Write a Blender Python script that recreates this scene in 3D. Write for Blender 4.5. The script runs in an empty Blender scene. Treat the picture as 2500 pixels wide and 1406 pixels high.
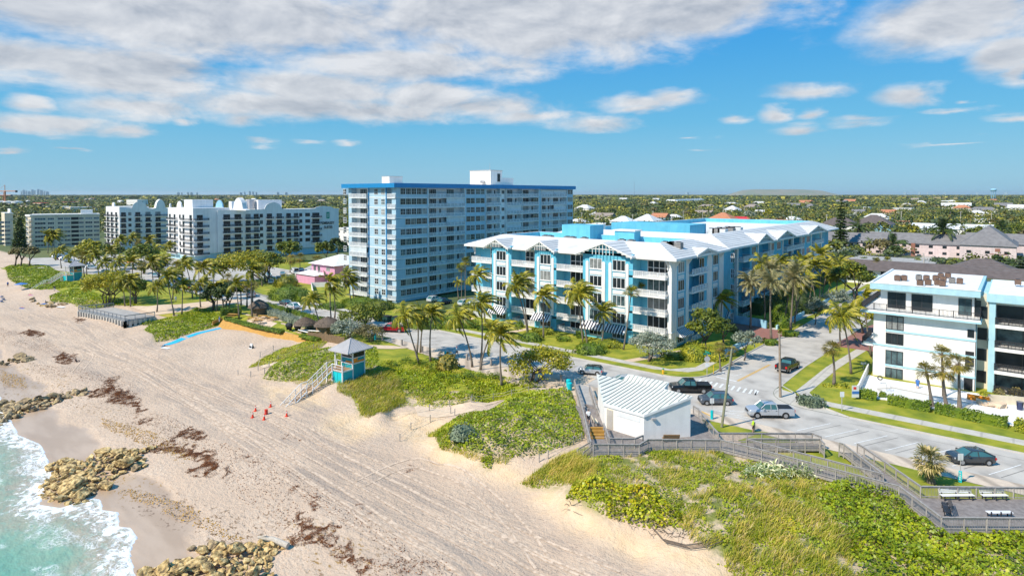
import bpy, math, random
import numpy as np
from mathutils import Vector, Matrix
R=math.radians
sc=bpy.context.scene
random.seed(7); rng=np.random.default_rng(7)
# ---------------------------------------------------------------- camera
F=1500.; PIT=R(1.7); H=29.; YAW=R(39.55); PY=474+F*math.tan(PIT)
cam=bpy.data.objects.new('camera',bpy.data.cameras.new('camera')); sc.collection.objects.link(cam)
cam.location=(0,0,H); cam.rotation_euler=(math.pi/2-PIT,0,YAW)
cam.data.sensor_width=36; cam.data.lens=36*F/2500; cam.data.shift_y=(PY-703)/2500
cam.data.clip_start=.5; cam.data.clip_end=60000
sc.camera=cam
# ---------------------------------------------------------------- light
SUN_EL=R(46); SUN_DIR=Vector((-.34,-1,0)).normalized()      # horizontal direction towards the sun
sd=bpy.data.lights.new('sun','SUN'); sd.energy=4.95; sd.angle=R(.55); sd.color=(1,.90,.76)
so=bpy.data.objects.new('sun',sd); sc.collection.objects.link(so)
d=-Vector((SUN_DIR.x*math.cos(SUN_EL),SUN_DIR.y*math.cos(SUN_EL),math.sin(SUN_EL)))
so.rotation_euler=d.to_track_quat('-Z','Y').to_euler()
sc.view_settings.view_transform='Standard'; sc.view_settings.look='None'; sc.view_settings.exposure=0.29; sc.view_settings.gamma=1
def build_world():
    w=bpy.data.worlds.new('World'); sc.world=w; w.use_nodes=True; nt=w.node_tree; nt.nodes.clear()
    N=nt.nodes.new; L=nt.links.new
    out=N('ShaderNodeOutputWorld'); bg=N('ShaderNodeBackground'); bg.inputs[1].default_value=.1
    sky=N('ShaderNodeTexSky'); sky.sky_type='NISHITA'; sky.sun_disc=False; sky.sun_elevation=SUN_EL
    sky.sun_rotation=math.atan2(SUN_DIR.x,SUN_DIR.y); sky.ozone_density=2.2; sky.dust_density=.3; sky.air_density=1.0
    tc=N('ShaderNodeTexCoord'); V=tc.outputs['Generated']
    def m(op,a,b=None,c=None,clamp=False):
        n=N('ShaderNodeMath'); n.operation=op; n.use_clamp=clamp
        for i,x in enumerate((a,b,c)):
            if x is None: continue
            if isinstance(x,(int,float)): n.inputs[i].default_value=x
            else: L(x,n.inputs[i])
        return n.outputs[0]
    sep=N('ShaderNodeSeparateXYZ'); L(V,sep.inputs[0]); X,Y,Z=sep.outputs
    az=m('ARCTAN2',m('MULTIPLY',X,-1),Y)                       # angle from +Y towards -X
    el=m('ARCSINE',Z)
    # cloud-layer coordinates (flat ceiling seen in perspective)
    zc=m('ADD',m('MAXIMUM',Z,0),.07)
    cx=m('DIVIDE',X,zc); cy=m('DIVIDE',Y,zc)
    comb=N('ShaderNodeCombineXYZ'); L(cx,comb.inputs[0]); L(cy,comb.inputs[1])
    def noise(vec,scale,det,rough=.55,dist=0.):
        n=N('ShaderNodeTexNoise'); n.inputs['Scale'].default_value=scale; n.inputs['Detail'].default_value=det
        n.inputs['Roughness'].default_value=rough; n.inputs['Distortion'].default_value=dist; L(vec,n.inputs['Vector']); return n.outputs['Fac']
    # second coordinate set in angle space so low clouds keep a puffy outline
    ang=N('ShaderNodeCombineXYZ'); L(az,ang.inputs[0]); L(m('MULTIPLY',el,2.2),ang.inputs[1])
    n1=noise(ang.outputs[0],7,9,.6,.3); n2=noise(ang.outputs[0],26,6,.62); n3=noise(comb.outputs[0],1.3,7,.55)
    wx=m('ADD',az,m('MULTIPLY',m('SUBTRACT',n1,.5),.10)); wy=m('ADD',el,m('MULTIPLY',m('SUBTRACT',n3,.5),.035))
    cl=[(500,40,900,120),(1300,50,640,125),(250,165,460,62),(60,150,250,70),(1000,160,420,50),(760,215,260,50),(1700,30,260,90),
        (1050,235,160,55),(900,275,260,32),(2300,50,270,95),(2440,140,110,60),(2480,180,50,30),(1955,226,95,22),(2215,234,100,30),(2320,268,80,9),(2125,297,110,15),
        (1945,320,66,14),(1885,280,48,22),(1975,285,40,16),(1625,240,62,20),(1550,268,80,14),(1450,306,110,18),(1290,285,160,24),(990,294,50,13),
        (600,292,72,22),(285,321,68,17),(330,262,190,36),(70,248,60,24),(60,300,120,24),(655,347,40,9),(760,350,40,8),(850,351,32,10),(1690,336,30,6),(440,298,36,11),(530,265,40,12),
        (1785,290,28,10),(2460,290,60,14),(2360,240,20,8),(180,368,50,6),(1720,368,40,5),(2300,350,90,5),(30,370,50,9),(1100,120,120,40),(120,300,170,26),(700,262,330,44),(340,205,320,46),(1180,262,220,30),(1560,250,130,20)]
    C=None
    for (x,y,rx,ry) in cl:
        a0=YAW-math.atan((x-1250)/F); e0=math.atan((474-y)/F*math.cos(math.atan((x-1250)/F)))
        q=math.cos(math.atan((x-1250)/F)); sa=rx/F*q*q; se=ry/F*q
        dx=m('MULTIPLY',m('SUBTRACT',wx,a0),1/sa); dy=m('MULTIPLY',m('SUBTRACT',wy,e0),1/se)
        r=m('SUBTRACT',1.0,m('SQRT',m('ADD',m('MULTIPLY',dx,dx),m('MULTIPLY',dy,dy))))
        r=m('MULTIPLY',r,min(1.,.35+ry/90.))
        C=r if C is None else m('SMOOTH_MAX',C,r,.12)
    # beyond the view the same kind of broken cloud
    dens=m('ADD',C,m('MULTIPLY',m('SUBTRACT',n1,.5),1.25)); dens=m('ADD',dens,m('MULTIPLY',m('SUBTRACT',n2,.5),.46))
    ramp=N('ShaderNodeMapRange'); ramp.interpolation_type='SMOOTHSTEP'; ramp.inputs[1].default_value=-.15; ramp.inputs[2].default_value=.55
    L(dens,ramp.inputs[0]); fac=m('MULTIPLY',ramp.outputs[0],.93)
    # shading: thick parts greyer, sunlit rims and puffs whiter
    offs=N('ShaderNodeVectorMath'); offs.operation='ADD'; L(ang.outputs[0],offs.inputs[0]); offs.inputs[1].default_value=(.012,.03,0)
    n1b=noise(offs.outputs[0],7,9,.6,.3)
    lit=m('ADD',m('MULTIPLY',m('SUBTRACT',n1,n1b),2.7),m('SUBTRACT',.86,m('MULTIPLY',dens,.40)))
    lit=m('ADD',lit,m('MULTIPLY',m('SUBTRACT',n2,.5),.25),None,True)
    cr=N('ShaderNodeValToRGB'); cr.color_ramp.elements[0].color=(3.1,3.45,4.05,1); cr.color_ramp.elements[0].position=0
    cr.color_ramp.elements[1].color=(6.7,6.75,6.9,1); cr.color_ramp.elements[1].position=1; L(lit,cr.inputs[0])
    # clear air: the Nishita sky, a little more saturated, hazy blue low down
    hs=N('ShaderNodeHueSaturation'); hs.inputs['Hue'].default_value=.478; hs.inputs['Saturation'].default_value=1.25; hs.inputs['Value'].default_value=1.3; L(sky.outputs[0],hs.inputs['Color'])
    mr=N('ShaderNodeMapRange'); mr.interpolation_type='SMOOTHSTEP'; mr.inputs[1].default_value=0.0; mr.inputs[2].default_value=.34; L(el,mr.inputs[0])
    cs=N('ShaderNodeValToRGB'); e=cs.color_ramp.elements; e[0].color=(1.75,4.25,6.0,1); e[1].color=(.34,2.85,6.5,1); e[1].position=.85
    x=cs.color_ramp.elements.new(.25); x.color=(.95,3.75,6.2,1); L(mr.outputs[0],cs.inputs[0])
    mx0=N('ShaderNodeMix'); mx0.data_type='RGBA'; mx0.inputs['Factor'].default_value=.9; L(hs.outputs[0],mx0.inputs[6]); L(cs.outputs[0],mx0.inputs[7])
    mx=N('ShaderNodeMix'); mx.data_type='RGBA'; L(fac,mx.inputs['Factor']); L(mx0.outputs[2],mx.inputs[6]); L(cr.outputs[0],mx.inputs[7])
    L(mx.outputs[2],bg.inputs[0]); L(bg.outputs[0],out.inputs[0])
build_world()
# ---------------------------------------------------------------- pixel -> place helpers (photo pixels 2500x1406)
def ray(x,y):
    a=(x-1250)/F; b=-(y-PY)/F
    fy=math.cos(PIT)+b*math.sin(PIT); up=-math.sin(PIT)+b*math.cos(PIT)
    return a*math.cos(YAW)-fy*math.sin(YAW), a*math.sin(YAW)+fy*math.cos(YAW), up
def g(x,y,z=0.):
    X,Y,Z=ray(x,y); t=(z-H)/Z
    return X*t,Y*t
def atY(x,Y):                                  # X where the sight line of column x meets the plane Y
    X,y,_=ray(x,700); return X*Y/y
def atX(x,X):
    x_,y,_=ray(x,700); return y*X/x_
# ---------------------------------------------------------------- terrain
CP=[]   # control points X,Y,z
def cpp(z,*pts):
    for (x,y) in pts: CP.append((*g(x,y,z),z))
cpp(-2.7,(0,690),(60,712),(115,738),(190,765),(310,815),(385,840),(590,905),(640,935),(700,950),(880,1030),(960,1025),(1060,1060),(1080,1130),(1200,1180),(1290,1195),(1340,1240),(1420,1300),(1560,1360),(1800,1450),(2000,1600))
cpp(-1.9,(480,800),(560,800),(640,835),(700,850),(620,860),(420,845),(760,960),(800,975),(1000,1010),(1100,1000),(1180,985))
cpp(-1.2,(20,668),(100,700),(150,715),(365,815),(520,790),(690,835),(790,870),(640,915),(700,930),(870,1000),(930,1000),(1070,1060),(1100,1095),(1200,1120),(1300,1165),(1380,1215),(1470,1275),(1600,1330),(1760,1390))
cpp(-.8,(820,940),(900,930),(990,920))
cpp(-.3,(60,655),(180,690),(230,730),(300,748),(370,760),(700,880),(800,840),(900,860),(1000,880),(1150,960),(1300,950),(1380,945))
cpp(.3,(1150,1010),(1300,1000),(1400,1000),(1150,1060),(1300,1060),(1400,1060),(1450,1120),(1600,1120),(1450,1180),(1600,1200),(1750,1150),(1900,1180),(1750,1260),(1900,1300),(2000,1400),(1850,1380))
cpp(0.,(2050,1230),(2200,1240),(2200,1330),(2400,1330),(2500,1320),(2300,1400),(2500,1400),(2100,1170),(1500,1100),(1400,960))
cpp(-3.3,(0,760),(250,870),(450,930),(600,1050),(800,1150),(1000,1250),(1250,1350))
cpp(-3.5,(0,830),(200,920),(400,1050),(600,1140),(800,1260),(950,1400))
cpp(-4.5,(0,900),(200,1000),(350,1120),(500,1250),(650,1340),(760,1406),(80,900))
cpp(-4.95,(0,960),(60,1060),(230,1160),(330,1240),(380,1330),(400,1406))
for x in range(-640,81,24):
    CP+= [(x,74.,0.),(x,86.,0.),(x,17.,-5.6),(x,4.,-6.4),(x,-20.,-8.)]
for x in range(-640,-270,30): CP+=[(x,60,-.6),(x,52,-3),(x,40,-3.6),(x,28,-4.9)]
for x in (10,34,60,90): CP+=[(x,60,0),(x,50,-1),(x,40,-3.3),(x,28,-4.9)]
CP+=[(-3,56,0),(-8,50,-1),(-12,44,-3.2),(-20,36,-3.8),(-30,28,-4.9)]
CP=np.array(CP); keep=[0]
for i in range(1,len(CP)):
    if min(np.hypot(CP[keep,0]-CP[i,0],CP[keep,1]-CP[i,1]))>1.0: keep.append(i)
CP=CP[keep]
_A=np.hypot(CP[:,None,0]-CP[None,:,0],CP[:,None,1]-CP[None,:,1]); _A+=np.eye(len(CP))*-.15
_n=len(CP); _B=np.zeros((_n+1,_n+1)); _B[:_n,:_n]=_A; _B[_n,:_n]=1; _B[:_n,_n]=1
_w=np.linalg.solve(_B,np.append(CP[:,2],0))
def _vn(x,y,s):       # cheap smooth value noise, numpy
    x=np.asarray(x)/s; y=np.asarray(y)/s; xi=np.floor(x); yi=np.floor(y); fx=x-xi; fy=y-yi
    fx=fx*fx*(3-2*fx); fy=fy*fy*(3-2*fy)
    def h(a,b):
        v=np.sin(a*127.1+b*311.7)*43758.5453; return v-np.floor(v)
    return (h(xi,yi)*(1-fx)+h(xi+1,yi)*fx)*(1-fy)+(h(xi,yi+1)*(1-fx)+h(xi+1,yi+1)*fx)*fy
def hgt(X,Y):
    X=np.atleast_1d(np.asarray(X,float)).ravel(); Y=np.atleast_1d(np.asarray(Y,float)).ravel(); z=np.zeros(len(X))
    for i in range(0,len(X),20000):
        xs=np.clip(X[i:i+20000],-620,80)[:,None]; ys=np.clip(Y[i:i+20000],-15,86)[:,None]
        z[i:i+20000]=np.hypot(xs-CP[:,0],ys-CP[:,1])@_w[:_n]+_w[_n]
    t=np.clip((Y-68)/5,0,1); z=z*(1-t)+0*t
    z=np.where(Y>=73,0.,z); z=np.where(Y<-15,z-(-15-Y)*.01,z)
    t2=1-t
    z+=t2*((_vn(X,Y,5.3)-.5)*.35+(_vn(X+31,Y,2.1)-.5)*.14)*np.clip((z+5.4)/2.,.1,1)
    return z
def gt(x,y):                                    # pixel -> point on the terrain
    z=-1.
    for k in range(14):
        X,Y=g(x,y,z); z=.45*z+.55*float(hgt(X,Y)[0])
    return X,Y,float(hgt(X,Y)[0])
def gp(pts): return [gt(*p)[:2] for p in pts]
def inpoly(X,Y,poly):
    X=np.asarray(X);Y=np.asarray(Y); c=np.zeros(X.shape,bool); n=len(poly); j=n-1
    for i in range(n):
        xi,yi=poly[i]; xj,yj=poly[j]
        c^=((yi>Y)!=(yj>Y))&(X<(xj-xi)*(Y-yi)/(yj-yi+1e-12)+xi); j=i
    return c
def dseg(X,Y,pts,closed=False):
    D=np.full(np.shape(X),1e9); P=list(pts)+([pts[0]] if closed else [])
    for (a,b),(c,d_) in zip(P[:-1],P[1:]):
        vx,vy=c-a,d_-b; L2=vx*vx+vy*vy+1e-9
        t=np.clip(((X-a)*vx+(Y-b)*vy)/L2,0,1); D=np.minimum(D,np.hypot(X-a-t*vx,Y-b-t*vy))
    return D
# ---------------------------------------------------------------- object helpers
COL=sc.collection
def tag(o,label=None,cat=None,group=None,kind=None):
    if label: o['label']=label
    if cat: o['category']=cat
    if group: o['group']=group
    if kind: o['kind']=kind
    return o
def empty(name,loc,label,cat,group=None,rz=0):
    o=bpy.data.objects.new(name,None); o.empty_display_size=.3; COL.objects.link(o); o.location=loc; o.rotation_euler[2]=rz
    return tag(o,label,cat,group)
MATS={}
class MB:
    def __init__(s): s.v=[];s.f=[];s.m=[]
    def face(s,pts,m=0):
        n=len(s.v); s.v+=[tuple(p) for p in pts]; s.f.append(tuple(range(n,n+len(pts)))); s.m.append(m)
    def box(s,x0,y0,z0,x1,y1,z1,m=0,fr=None):
        if x0>x1:x0,x1=x1,x0
        if y0>y1:y0,y1=y1,y0
        P=[(x0,y0,z0),(x1,y0,z0),(x1,y1,z0),(x0,y1,z0),(x0,y0,z1),(x1,y0,z1),(x1,y1,z1),(x0,y1,z1)]
        if fr: P=[fr(*p) for p in P]
        n=len(s.v); s.v+=P
        for q in ((0,3,2,1),(4,5,6,7),(0,1,5,4),(1,2,6,5),(2,3,7,6),(3,0,4,7)): s.f.append(tuple(n+i for i in q)); s.m.append(m)
    def prism(s,poly,z0,z1,m=0,mt=None,top=None,bot=None):
        n=len(s.v); k=len(poly)
        a=sum(poly[i][0]*poly[(i+1)%k][1]-poly[(i+1)%k][0]*poly[i][1] for i in range(k))
        if a<0: poly=list(reversed(poly)); top=list(reversed(top)) if top else top; bot=list(reversed(bot)) if bot else bot
        s.v+=[(p[0],p[1],(bot[i] if bot else z0)) for i,p in enumerate(poly)]+[(p[0],p[1],(top[i] if top else z1)) for i,p in enumerate(poly)]
        for i in range(k): j=(i+1)%k; s.f.append((n+i,n+j,n+k+j,n+k+i)); s.m.append(m)
        s.f.append(tuple(n+k+i for i in range(k))); s.m.append(m if mt is None else mt)
        s.f.append(tuple(n+k-1-i for i in range(k))); s.m.append(m)
    def tube(s,pts,rad,n=8,m=0,cap=True):
        if not hasattr(rad,'__len__'): rad=[rad]*len(pts)
        P=[Vector(p) for p in pts]; b=len(s.v)
        for i,p in enumerate(P):
            t=(P[min(i+1,len(P)-1)]-P[max(i-1,0)]).normalized()
            a=t.orthogonal() if abs(t.z)>.9 else t.cross(Vector((0,0,1))); 
            if abs(t.z)>.9: a=Vector((1,0,0))-t*t.x
            a.normalize(); c=t.cross(a)
            for k in range(n):
                an=2*math.pi*k/n; s.v.append(tuple(p+(a*math.cos(an)+c*math.sin(an))*rad[i]))
        for i in range(len(P)-1):
            for k in range(n):
                k2=(k+1)%n; s.f.append((b+i*n+k,b+i*n+k2,b+(i+1)*n+k2,b+(i+1)*n+k)); s.m.append(m)
        if cap:
            s.f.append(tuple(b+n-1-k for k in range(n))); s.m.append(m)
            s.f.append(tuple(b+(len(P)-1)*n+k for k in range(n))); s.m.append(m)
    def cyl(s,x,y,z0,z1,r0,r1=None,n=12,m=0): s.tube([(x,y,z0),(x,y,z1)],[r0,r0 if r1 is None else r1],n,m)
    def build(s,name,mats,parent=None,smooth=False,world=True,label=None):
        if isinstance(mats,str): mats=[mats]
        me=bpy.data.meshes.new(name)
        v=np.array(s.v,dtype=float).reshape(-1,3)
        if parent is not None and world: v=v-np.array(parent.location)
        me.from_pydata([tuple(q) for q in v],[],s.f)
        for x in mats: me.materials.append(MATS[x])
        if len(mats)>1: me.polygons.foreach_set('material_index',s.m)
        if smooth:
            me.polygons.foreach_set('use_smooth',[True]*len(me.polygons))
            if smooth!=2: me.set_sharp_from_angle(angle=R(38))
        me.update(); o=bpy.data.objects.new(name,me); COL.objects.link(o)
        if parent is not None: o.parent=parent
        if label: o['label']=label
        return o
def fast_mesh(name,V,Fq,mats,parent=None,midx=None,smooth=False):
    V=np.asarray(V,np.float32); Fq=np.asarray(Fq,np.int32); k=Fq.shape[1]
    me=bpy.data.meshes.new(name); me.vertices.add(len(V)); me.vertices.foreach_set('co',V.ravel())
    me.loops.add(Fq.size); me.loops.foreach_set('vertex_index',Fq.ravel())
    me.polygons.add(len(Fq)); me.polygons.foreach_set('loop_start',np.arange(len(Fq),dtype=np.int32)*k)
    for x in ([mats] if isinstance(mats,str) else mats): me.materials.append(MATS[x])
    if midx is not None: me.polygons.foreach_set('material_index',np.asarray(midx,np.int32))
    if smooth: me.polygons.foreach_set('use_smooth',np.ones(len(Fq),bool))
    me.update(calc_edges=True); me.validate()
    o=bpy.data.objects.new(name,me); COL.objects.link(o)
    if parent is not None: o.parent=parent
    return o
def copy_tree(o,parent=None):
    c=o.copy(); COL.objects.link(c)
    if parent is not None: c.parent=parent
    for ch in list(o.children): copy_tree(ch,c)
    return c
class Proto:
    def __init__(s,root): s.r=root; s.used=False
    def put(s,loc,rz=0,scale=1,label=None,group=None):
        if not s.used: o=s.r; s.used=True
        else: o=copy_tree(s.r)
        o.location=loc; o.rotation_euler=(0,0,rz); o.scale=(scale,)*3 if not hasattr(scale,'__len__') else scale
        if label: o['label']=label
        if group: o['group']=group
        return o
def one(name,mb,mats,label,cat,group=None,smooth=False,loc=None):
    me_o=mb.build(name,mats,None,smooth)
    if loc is not None:
        me_o.data.transform(Matrix.Translation(-Vector(loc))); me_o.location=loc
    return tag(me_o,label,cat,group)
# ---------------------------------------------------------------- materials
WARMER={'frond','fan_leaf','leaf','leaf_yellow','hedge','grape','grape_dark','creeper','grass_blade','lawn','wood_a','wood_c'}
def mat(name,col,rough=.8,col2=None,scale=1.,det=4,bump=0.,bscale=None,metal=0.,lo=.35,hi=.65,stretch=None,wave=None,spec=.5,island=False,trans=0.,alpha=None,streak=0.):
    m=bpy.data.materials.new(name); m.use_nodes=True; nt=m.node_tree; N=nt.nodes.new; L=nt.links.new
    b=nt.nodes['Principled BSDF']; b.inputs['Roughness'].default_value=rough; b.inputs['Metallic'].default_value=metal
    b.inputs['Specular IOR Level'].default_value=spec
    geo=N('ShaderNodeNewGeometry'); src=geo.outputs['Position']
    if stretch:
        mp=N('ShaderNodeMapping'); mp.inputs['Scale'].default_value=stretch[:3]
        if len(stretch)>3: mp.inputs['Rotation'].default_value=(0,0,stretch[3])
        L(src,mp.inputs[0]); src=mp.outputs[0]
    nz=N('ShaderNodeTexNoise'); nz.inputs['Scale'].default_value=scale; nz.inputs['Detail'].default_value=det; L(src,nz.inputs['Vector'])
    if name in WARMER: col=[(c[0]*1.16,c[1]*1.02,c[2]*.8) for c in col]
    if col2 is None and not isinstance(col[0],(tuple,list)): col2=tuple(c*.86 for c in col)
    rp=N('ShaderNodeValToRGB'); e=rp.color_ramp.elements; e[0].position=lo; e[1].position=hi
    cols=[col2]+[col] if not isinstance(col[0],(tuple,list)) else list(col)
    e[0].color=(*cols[0],1); e[1].color=(*cols[-1],1)
    for i,c in enumerate(cols[1:-1]): x=rp.color_ramp.elements.new(lo+(hi-lo)*(i+1)/(len(cols)-1)); x.color=(*c,1)
    if island:
        mx=N('ShaderNodeMath'); mx.operation='MULTIPLY_ADD'; L(geo.outputs['Random Per Island'],mx.inputs[0]); mx.inputs[1].default_value=island; 
        ad=N('ShaderNodeMath'); ad.operation='SUBTRACT'; L(nz.outputs['Fac'],ad.inputs[0]); ad.inputs[1].default_value=island/2; L(ad.outputs[0],mx.inputs[2])
        oi=N('ShaderNodeObjectInfo'); m2=N('ShaderNodeMath'); m2.operation='MULTIPLY_ADD'; L(oi.outputs['Random'],m2.inputs[0]); m2.inputs[1].default_value=.16; L(mx.outputs[0],m2.inputs[2])
        m3=N('ShaderNodeMath'); m3.operation='SUBTRACT'; L(m2.outputs[0],m3.inputs[0]); m3.inputs[1].default_value=.08; L(m3.outputs[0],rp.inputs[0])
    else: L(nz.outputs['Fac'],rp.inputs[0])
    last=rp.outputs[0]
    if wave:      # (axis, scale, strength, colour factor)
        wv=N('ShaderNodeTexWave'); wv.wave_type='BANDS'; wv.bands_direction=wave[0]; wv.inputs['Scale'].default_value=wave[1]; wv.inputs['Distortion'].default_value=0
        L(geo.outputs['Position'],wv.inputs['Vector'])
        r2=N('ShaderNodeMapRange'); r2.inputs[1].default_value=0; r2.inputs[2].default_value=wave[2]; r2.inputs[3].default_value=wave[3]; r2.inputs[4].default_value=1; L(wv.outputs['Fac'],r2.inputs[0])
        mm=N('ShaderNodeMix'); mm.data_type='RGBA'; mm.blend_type='MULTIPLY'; mm.inputs['Factor'].default_value=1; L(last,mm.inputs[6]); L(r2.outputs[0],mm.inputs[7]); last=mm.outputs[2]
    if streak:
        ms=N('ShaderNodeMapping'); ms.inputs['Scale'].default_value=(1.6,1.6,.12); L(geo.outputs['Position'],ms.inputs[0])
        ns=N('ShaderNodeTexNoise'); ns.inputs['Scale'].default_value=1.; ns.inputs['Detail'].default_value=5; L(ms.outputs[0],ns.inputs['Vector'])
        r3=N('ShaderNodeMapRange'); r3.inputs[1].default_value=.35; r3.inputs[2].default_value=.6; r3.inputs[3].default_value=1-streak; r3.inputs[4].default_value=1; L(ns.outputs['Fac'],r3.inputs[0])
        mm=N('ShaderNodeMix'); mm.data_type='RGBA'; mm.blend_type='MULTIPLY'; mm.inputs['Factor'].default_value=1; L(last,mm.inputs[6]); L(r3.outputs[0],mm.inputs[7]); last=mm.outputs[2]
    L(last,b.inputs['Base Color'])
    if bump:
        nb=N('ShaderNodeTexNoise'); nb.inputs['Scale'].default_value=bscale or scale*4; nb.inputs['Detail'].default_value=4; L(src,nb.inputs['Vector'])
        bp=N('ShaderNodeBump'); bp.inputs['Strength'].default_value=1; bp.inputs['Distance'].default_value=bump; L(nb.outputs['Fac'],bp.inputs['Height']); L(bp.outputs[0],b.inputs['Normal'])
    if trans:
        t=N('ShaderNodeBsdfTranslucent'); L(last,t.inputs[0]); mx=N('ShaderNodeMixShader'); mx.inputs[0].default_value=trans
        L(b.outputs[0],mx.inputs[1]); L(t.outputs[0],mx.inputs[2]); L(mx.outputs[0],nt.nodes['Material Output'].inputs[0])
    if alpha is not None: b.inputs['Alpha'].default_value=alpha
    MATS[name]=m; return m
mat('white',(.82,.80,.77),.6,(.76,.74,.71),scale=.8,streak=.06)
mat('white_clean',(.8,.8,.8),.5)
mat('roof_white',(.70,.69,.67),.55,(.60,.59,.57),scale=.35,lo=.3,hi=.6,wave=('Z',2.6,.25,.72))
mat('cream',(.70,.62,.47),.8,(.62,.54,.41),scale=.5,streak=.1)
mat('hotel_white',(.80,.79,.78),.8,(.73,.72,.71),scale=.3,streak=.1)
mat('tower_blue',(.40,.57,.68),.75,(.35,.52,.63),scale=.4,streak=.08)
mat('tower_white',(.78,.80,.81),.7,streak=.06)
mat('band_blue',(.008,.22,.50),.5)
mat('blue',(.13,.49,.65),.75,(.10,.43,.59),scale=.5,streak=.10)
mat('pale_blue',(.40,.63,.70),.7,(.35,.57,.65),streak=.08)
mat('pale_blue2',(.30,.56,.72),.6)
mat('pink',(.70,.34,.50),.75)
mat('pinkwall',(.66,.55,.55),.8,streak=.08)
mat('brick',(.30,.13,.09),.8)
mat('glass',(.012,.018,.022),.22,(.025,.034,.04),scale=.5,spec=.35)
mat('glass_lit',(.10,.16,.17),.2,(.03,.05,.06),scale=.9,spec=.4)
mat('frame_dark',(.03,.03,.035),.5)
mat('rail_grey',(.25,.27,.29),.5)
mat('concrete',(.52,.49,.44),.85,(.44,.41,.37),scale=.7,bump=.01)
mat('shutter',(.60,.66,.70),.6)
mat('black',(.015,.015,.017),.6); mat('tyre',(.02,.02,.02),.85)
mat('chrome',(.55,.56,.58),.28,metal=.9)
mat('navy',(.012,.014,.045),.8)
mat('teal',(.0,.34,.38),.6,(0,.29,.33),scale=2,streak=.12); mat('teal_bright',(.0,.52,.58),.5)
mat('orange',(.85,.28,.02),.6); mat('cone_red',(.8,.05,.015),.55)
mat('yellow',(.8,.45,.02),.6)
mat('wood_grey',(.36,.335,.31),.85,(.25,.23,.215),scale=5,det=6,stretch=(1,1,.4))
mat('deck',(.27,.24,.225),.85,(.19,.165,.155),scale=2.5,wave=('Y',3.2,.15,.7))
mat('deck_pale',(.42,.40,.37),.8,(.34,.32,.30),scale=1)
mat('wood',(.36,.22,.11),.8,(.26,.15,.07),scale=6)
mat('yellow_wood',(.50,.27,.05),.75,(.42,.22,.045),scale=1.5,wave=('X',2.2,.1,.8))
mat('thatch',(.20,.15,.115),.95,(.10,.075,.055),scale=9,stretch=(1,1,.25),bump=.05)
mat('bamboo',(.26,.17,.09),.85,(.15,.10,.06),scale=5)
mat('trunk',(.23,.19,.155),.9,(.14,.115,.09),scale=7,stretch=(.4,.4,2.4))
mat('bark',(.17,.13,.10),.9,(.09,.07,.055),scale=5)
mat('frond',[(.06,.085,.008),(.20,.24,.014),(.46,.43,.03)],.5,scale=.6,island=.7,trans=.25,lo=.2,hi=.85)
mat('frond_dry',[(.18,.11,.05),(.32,.24,.14)],.8,scale=2,island=.6)
mat('frond_grey',[(.15,.15,.05),(.30,.27,.11),(.44,.38,.20)],.6,scale=.6,island=.7,trans=.2,lo=.2,hi=.85)
mat('fan_leaf',[(.09,.10,.014),(.20,.20,.03),(.36,.30,.07)],.55,scale=.7,island=.7,trans=.2,lo=.2,hi=.85)
mat('leaf',[(.04,.075,.007),(.11,.165,.012),(.24,.28,.02)],.55,scale=.35,island=.6,trans=.25,lo=.2,hi=.8)
mat('leaf_dark',[(.02,.045,.010),(.05,.085,.014),(.09,.13,.02)],.6,scale=.35,island=.6,trans=.15,lo=.2,hi=.8)
mat('leaf_yellow',[(.10,.14,.008),(.27,.30,.014),(.46,.43,.025)],.5,scale=.35,island=.6,trans=.3,lo=.2,hi=.8)
mat('leaf_silver',[(.11,.15,.10),(.24,.28,.20),(.38,.41,.31)],.6,scale=.5,island=.6,trans=.15,lo=.2,hi=.8)
mat('leaf_bronze',[(.09,.08,.035),(.17,.15,.05),(.28,.23,.08)],.6,scale=.35,island=.6,trans=.2,lo=.2,hi=.8)
mat('hedge',[(.04,.09,.006),(.10,.19,.012),(.20,.29,.016)],.6,scale=.5,island=.6,trans=.2,lo=.2,hi=.8)
mat('hedge_yellow',[(.12,.16,.008),(.28,.31,.014),(.50,.44,.025)],.6,scale=.5,island=.6,trans=.2,lo=.2,hi=.8)
mat('grape',[(.12,.19,.006),(.28,.36,.012),(.50,.54,.02),(.55,.36,.03)],.42,scale=.45,island=.4,trans=.25,lo=.22,hi=.86)
mat('grape_dark',[(.08,.15,.004),(.22,.33,.007),(.42,.48,.012)],.45,scale=.45,island=.34,trans=.25,lo=.2,hi=.8)
mat('creeper',[(.13,.21,.006),(.27,.37,.010),(.46,.50,.03)],.6,scale=.4,island=.35,trans=.25,lo=.2,hi=.8)
mat('grass_dry',[(.36,.27,.12),(.56,.42,.20),(.72,.56,.32)],.7,scale=.5,island=.5,trans=.2)
mat('stub_leaf',[(.12,.13,.03),(.36,.29,.08),(.56,.44,.20)],.7,scale=1.,island=.6,trans=.2)
mat('grass_blade',[(.18,.27,.012),(.38,.42,.04),(.64,.54,.18)],.6,scale=.5,island=.4,trans=.3,lo=.25,hi=.72)
mat('leaf_greygreen',[(.05,.08,.045),(.11,.15,.09),(.20,.25,.15)],.6,scale=.5,island=.6,lo=.2,hi=.8)
mat('lawn',[(.09,.15,.008),(.17,.225,.012),(.25,.285,.022),(.34,.31,.06)],.9,scale=.38,det=8,lo=.28,hi=.74,bump=.03,bscale=14)
mat('mulch',(.055,.04,.03),.95)
mat('glass_curtain',(.30,.31,.30),.3,(.16,.17,.17),scale=1.2,spec=.4)
mat('seam',(.20,.19,.175),.9)
mat('asphalt',[(.30,.275,.245),(.43,.40,.36),(.50,.465,.415)],.88,scale=.30,det=9,lo=.30,hi=.62,bump=.004,bscale=30)
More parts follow.
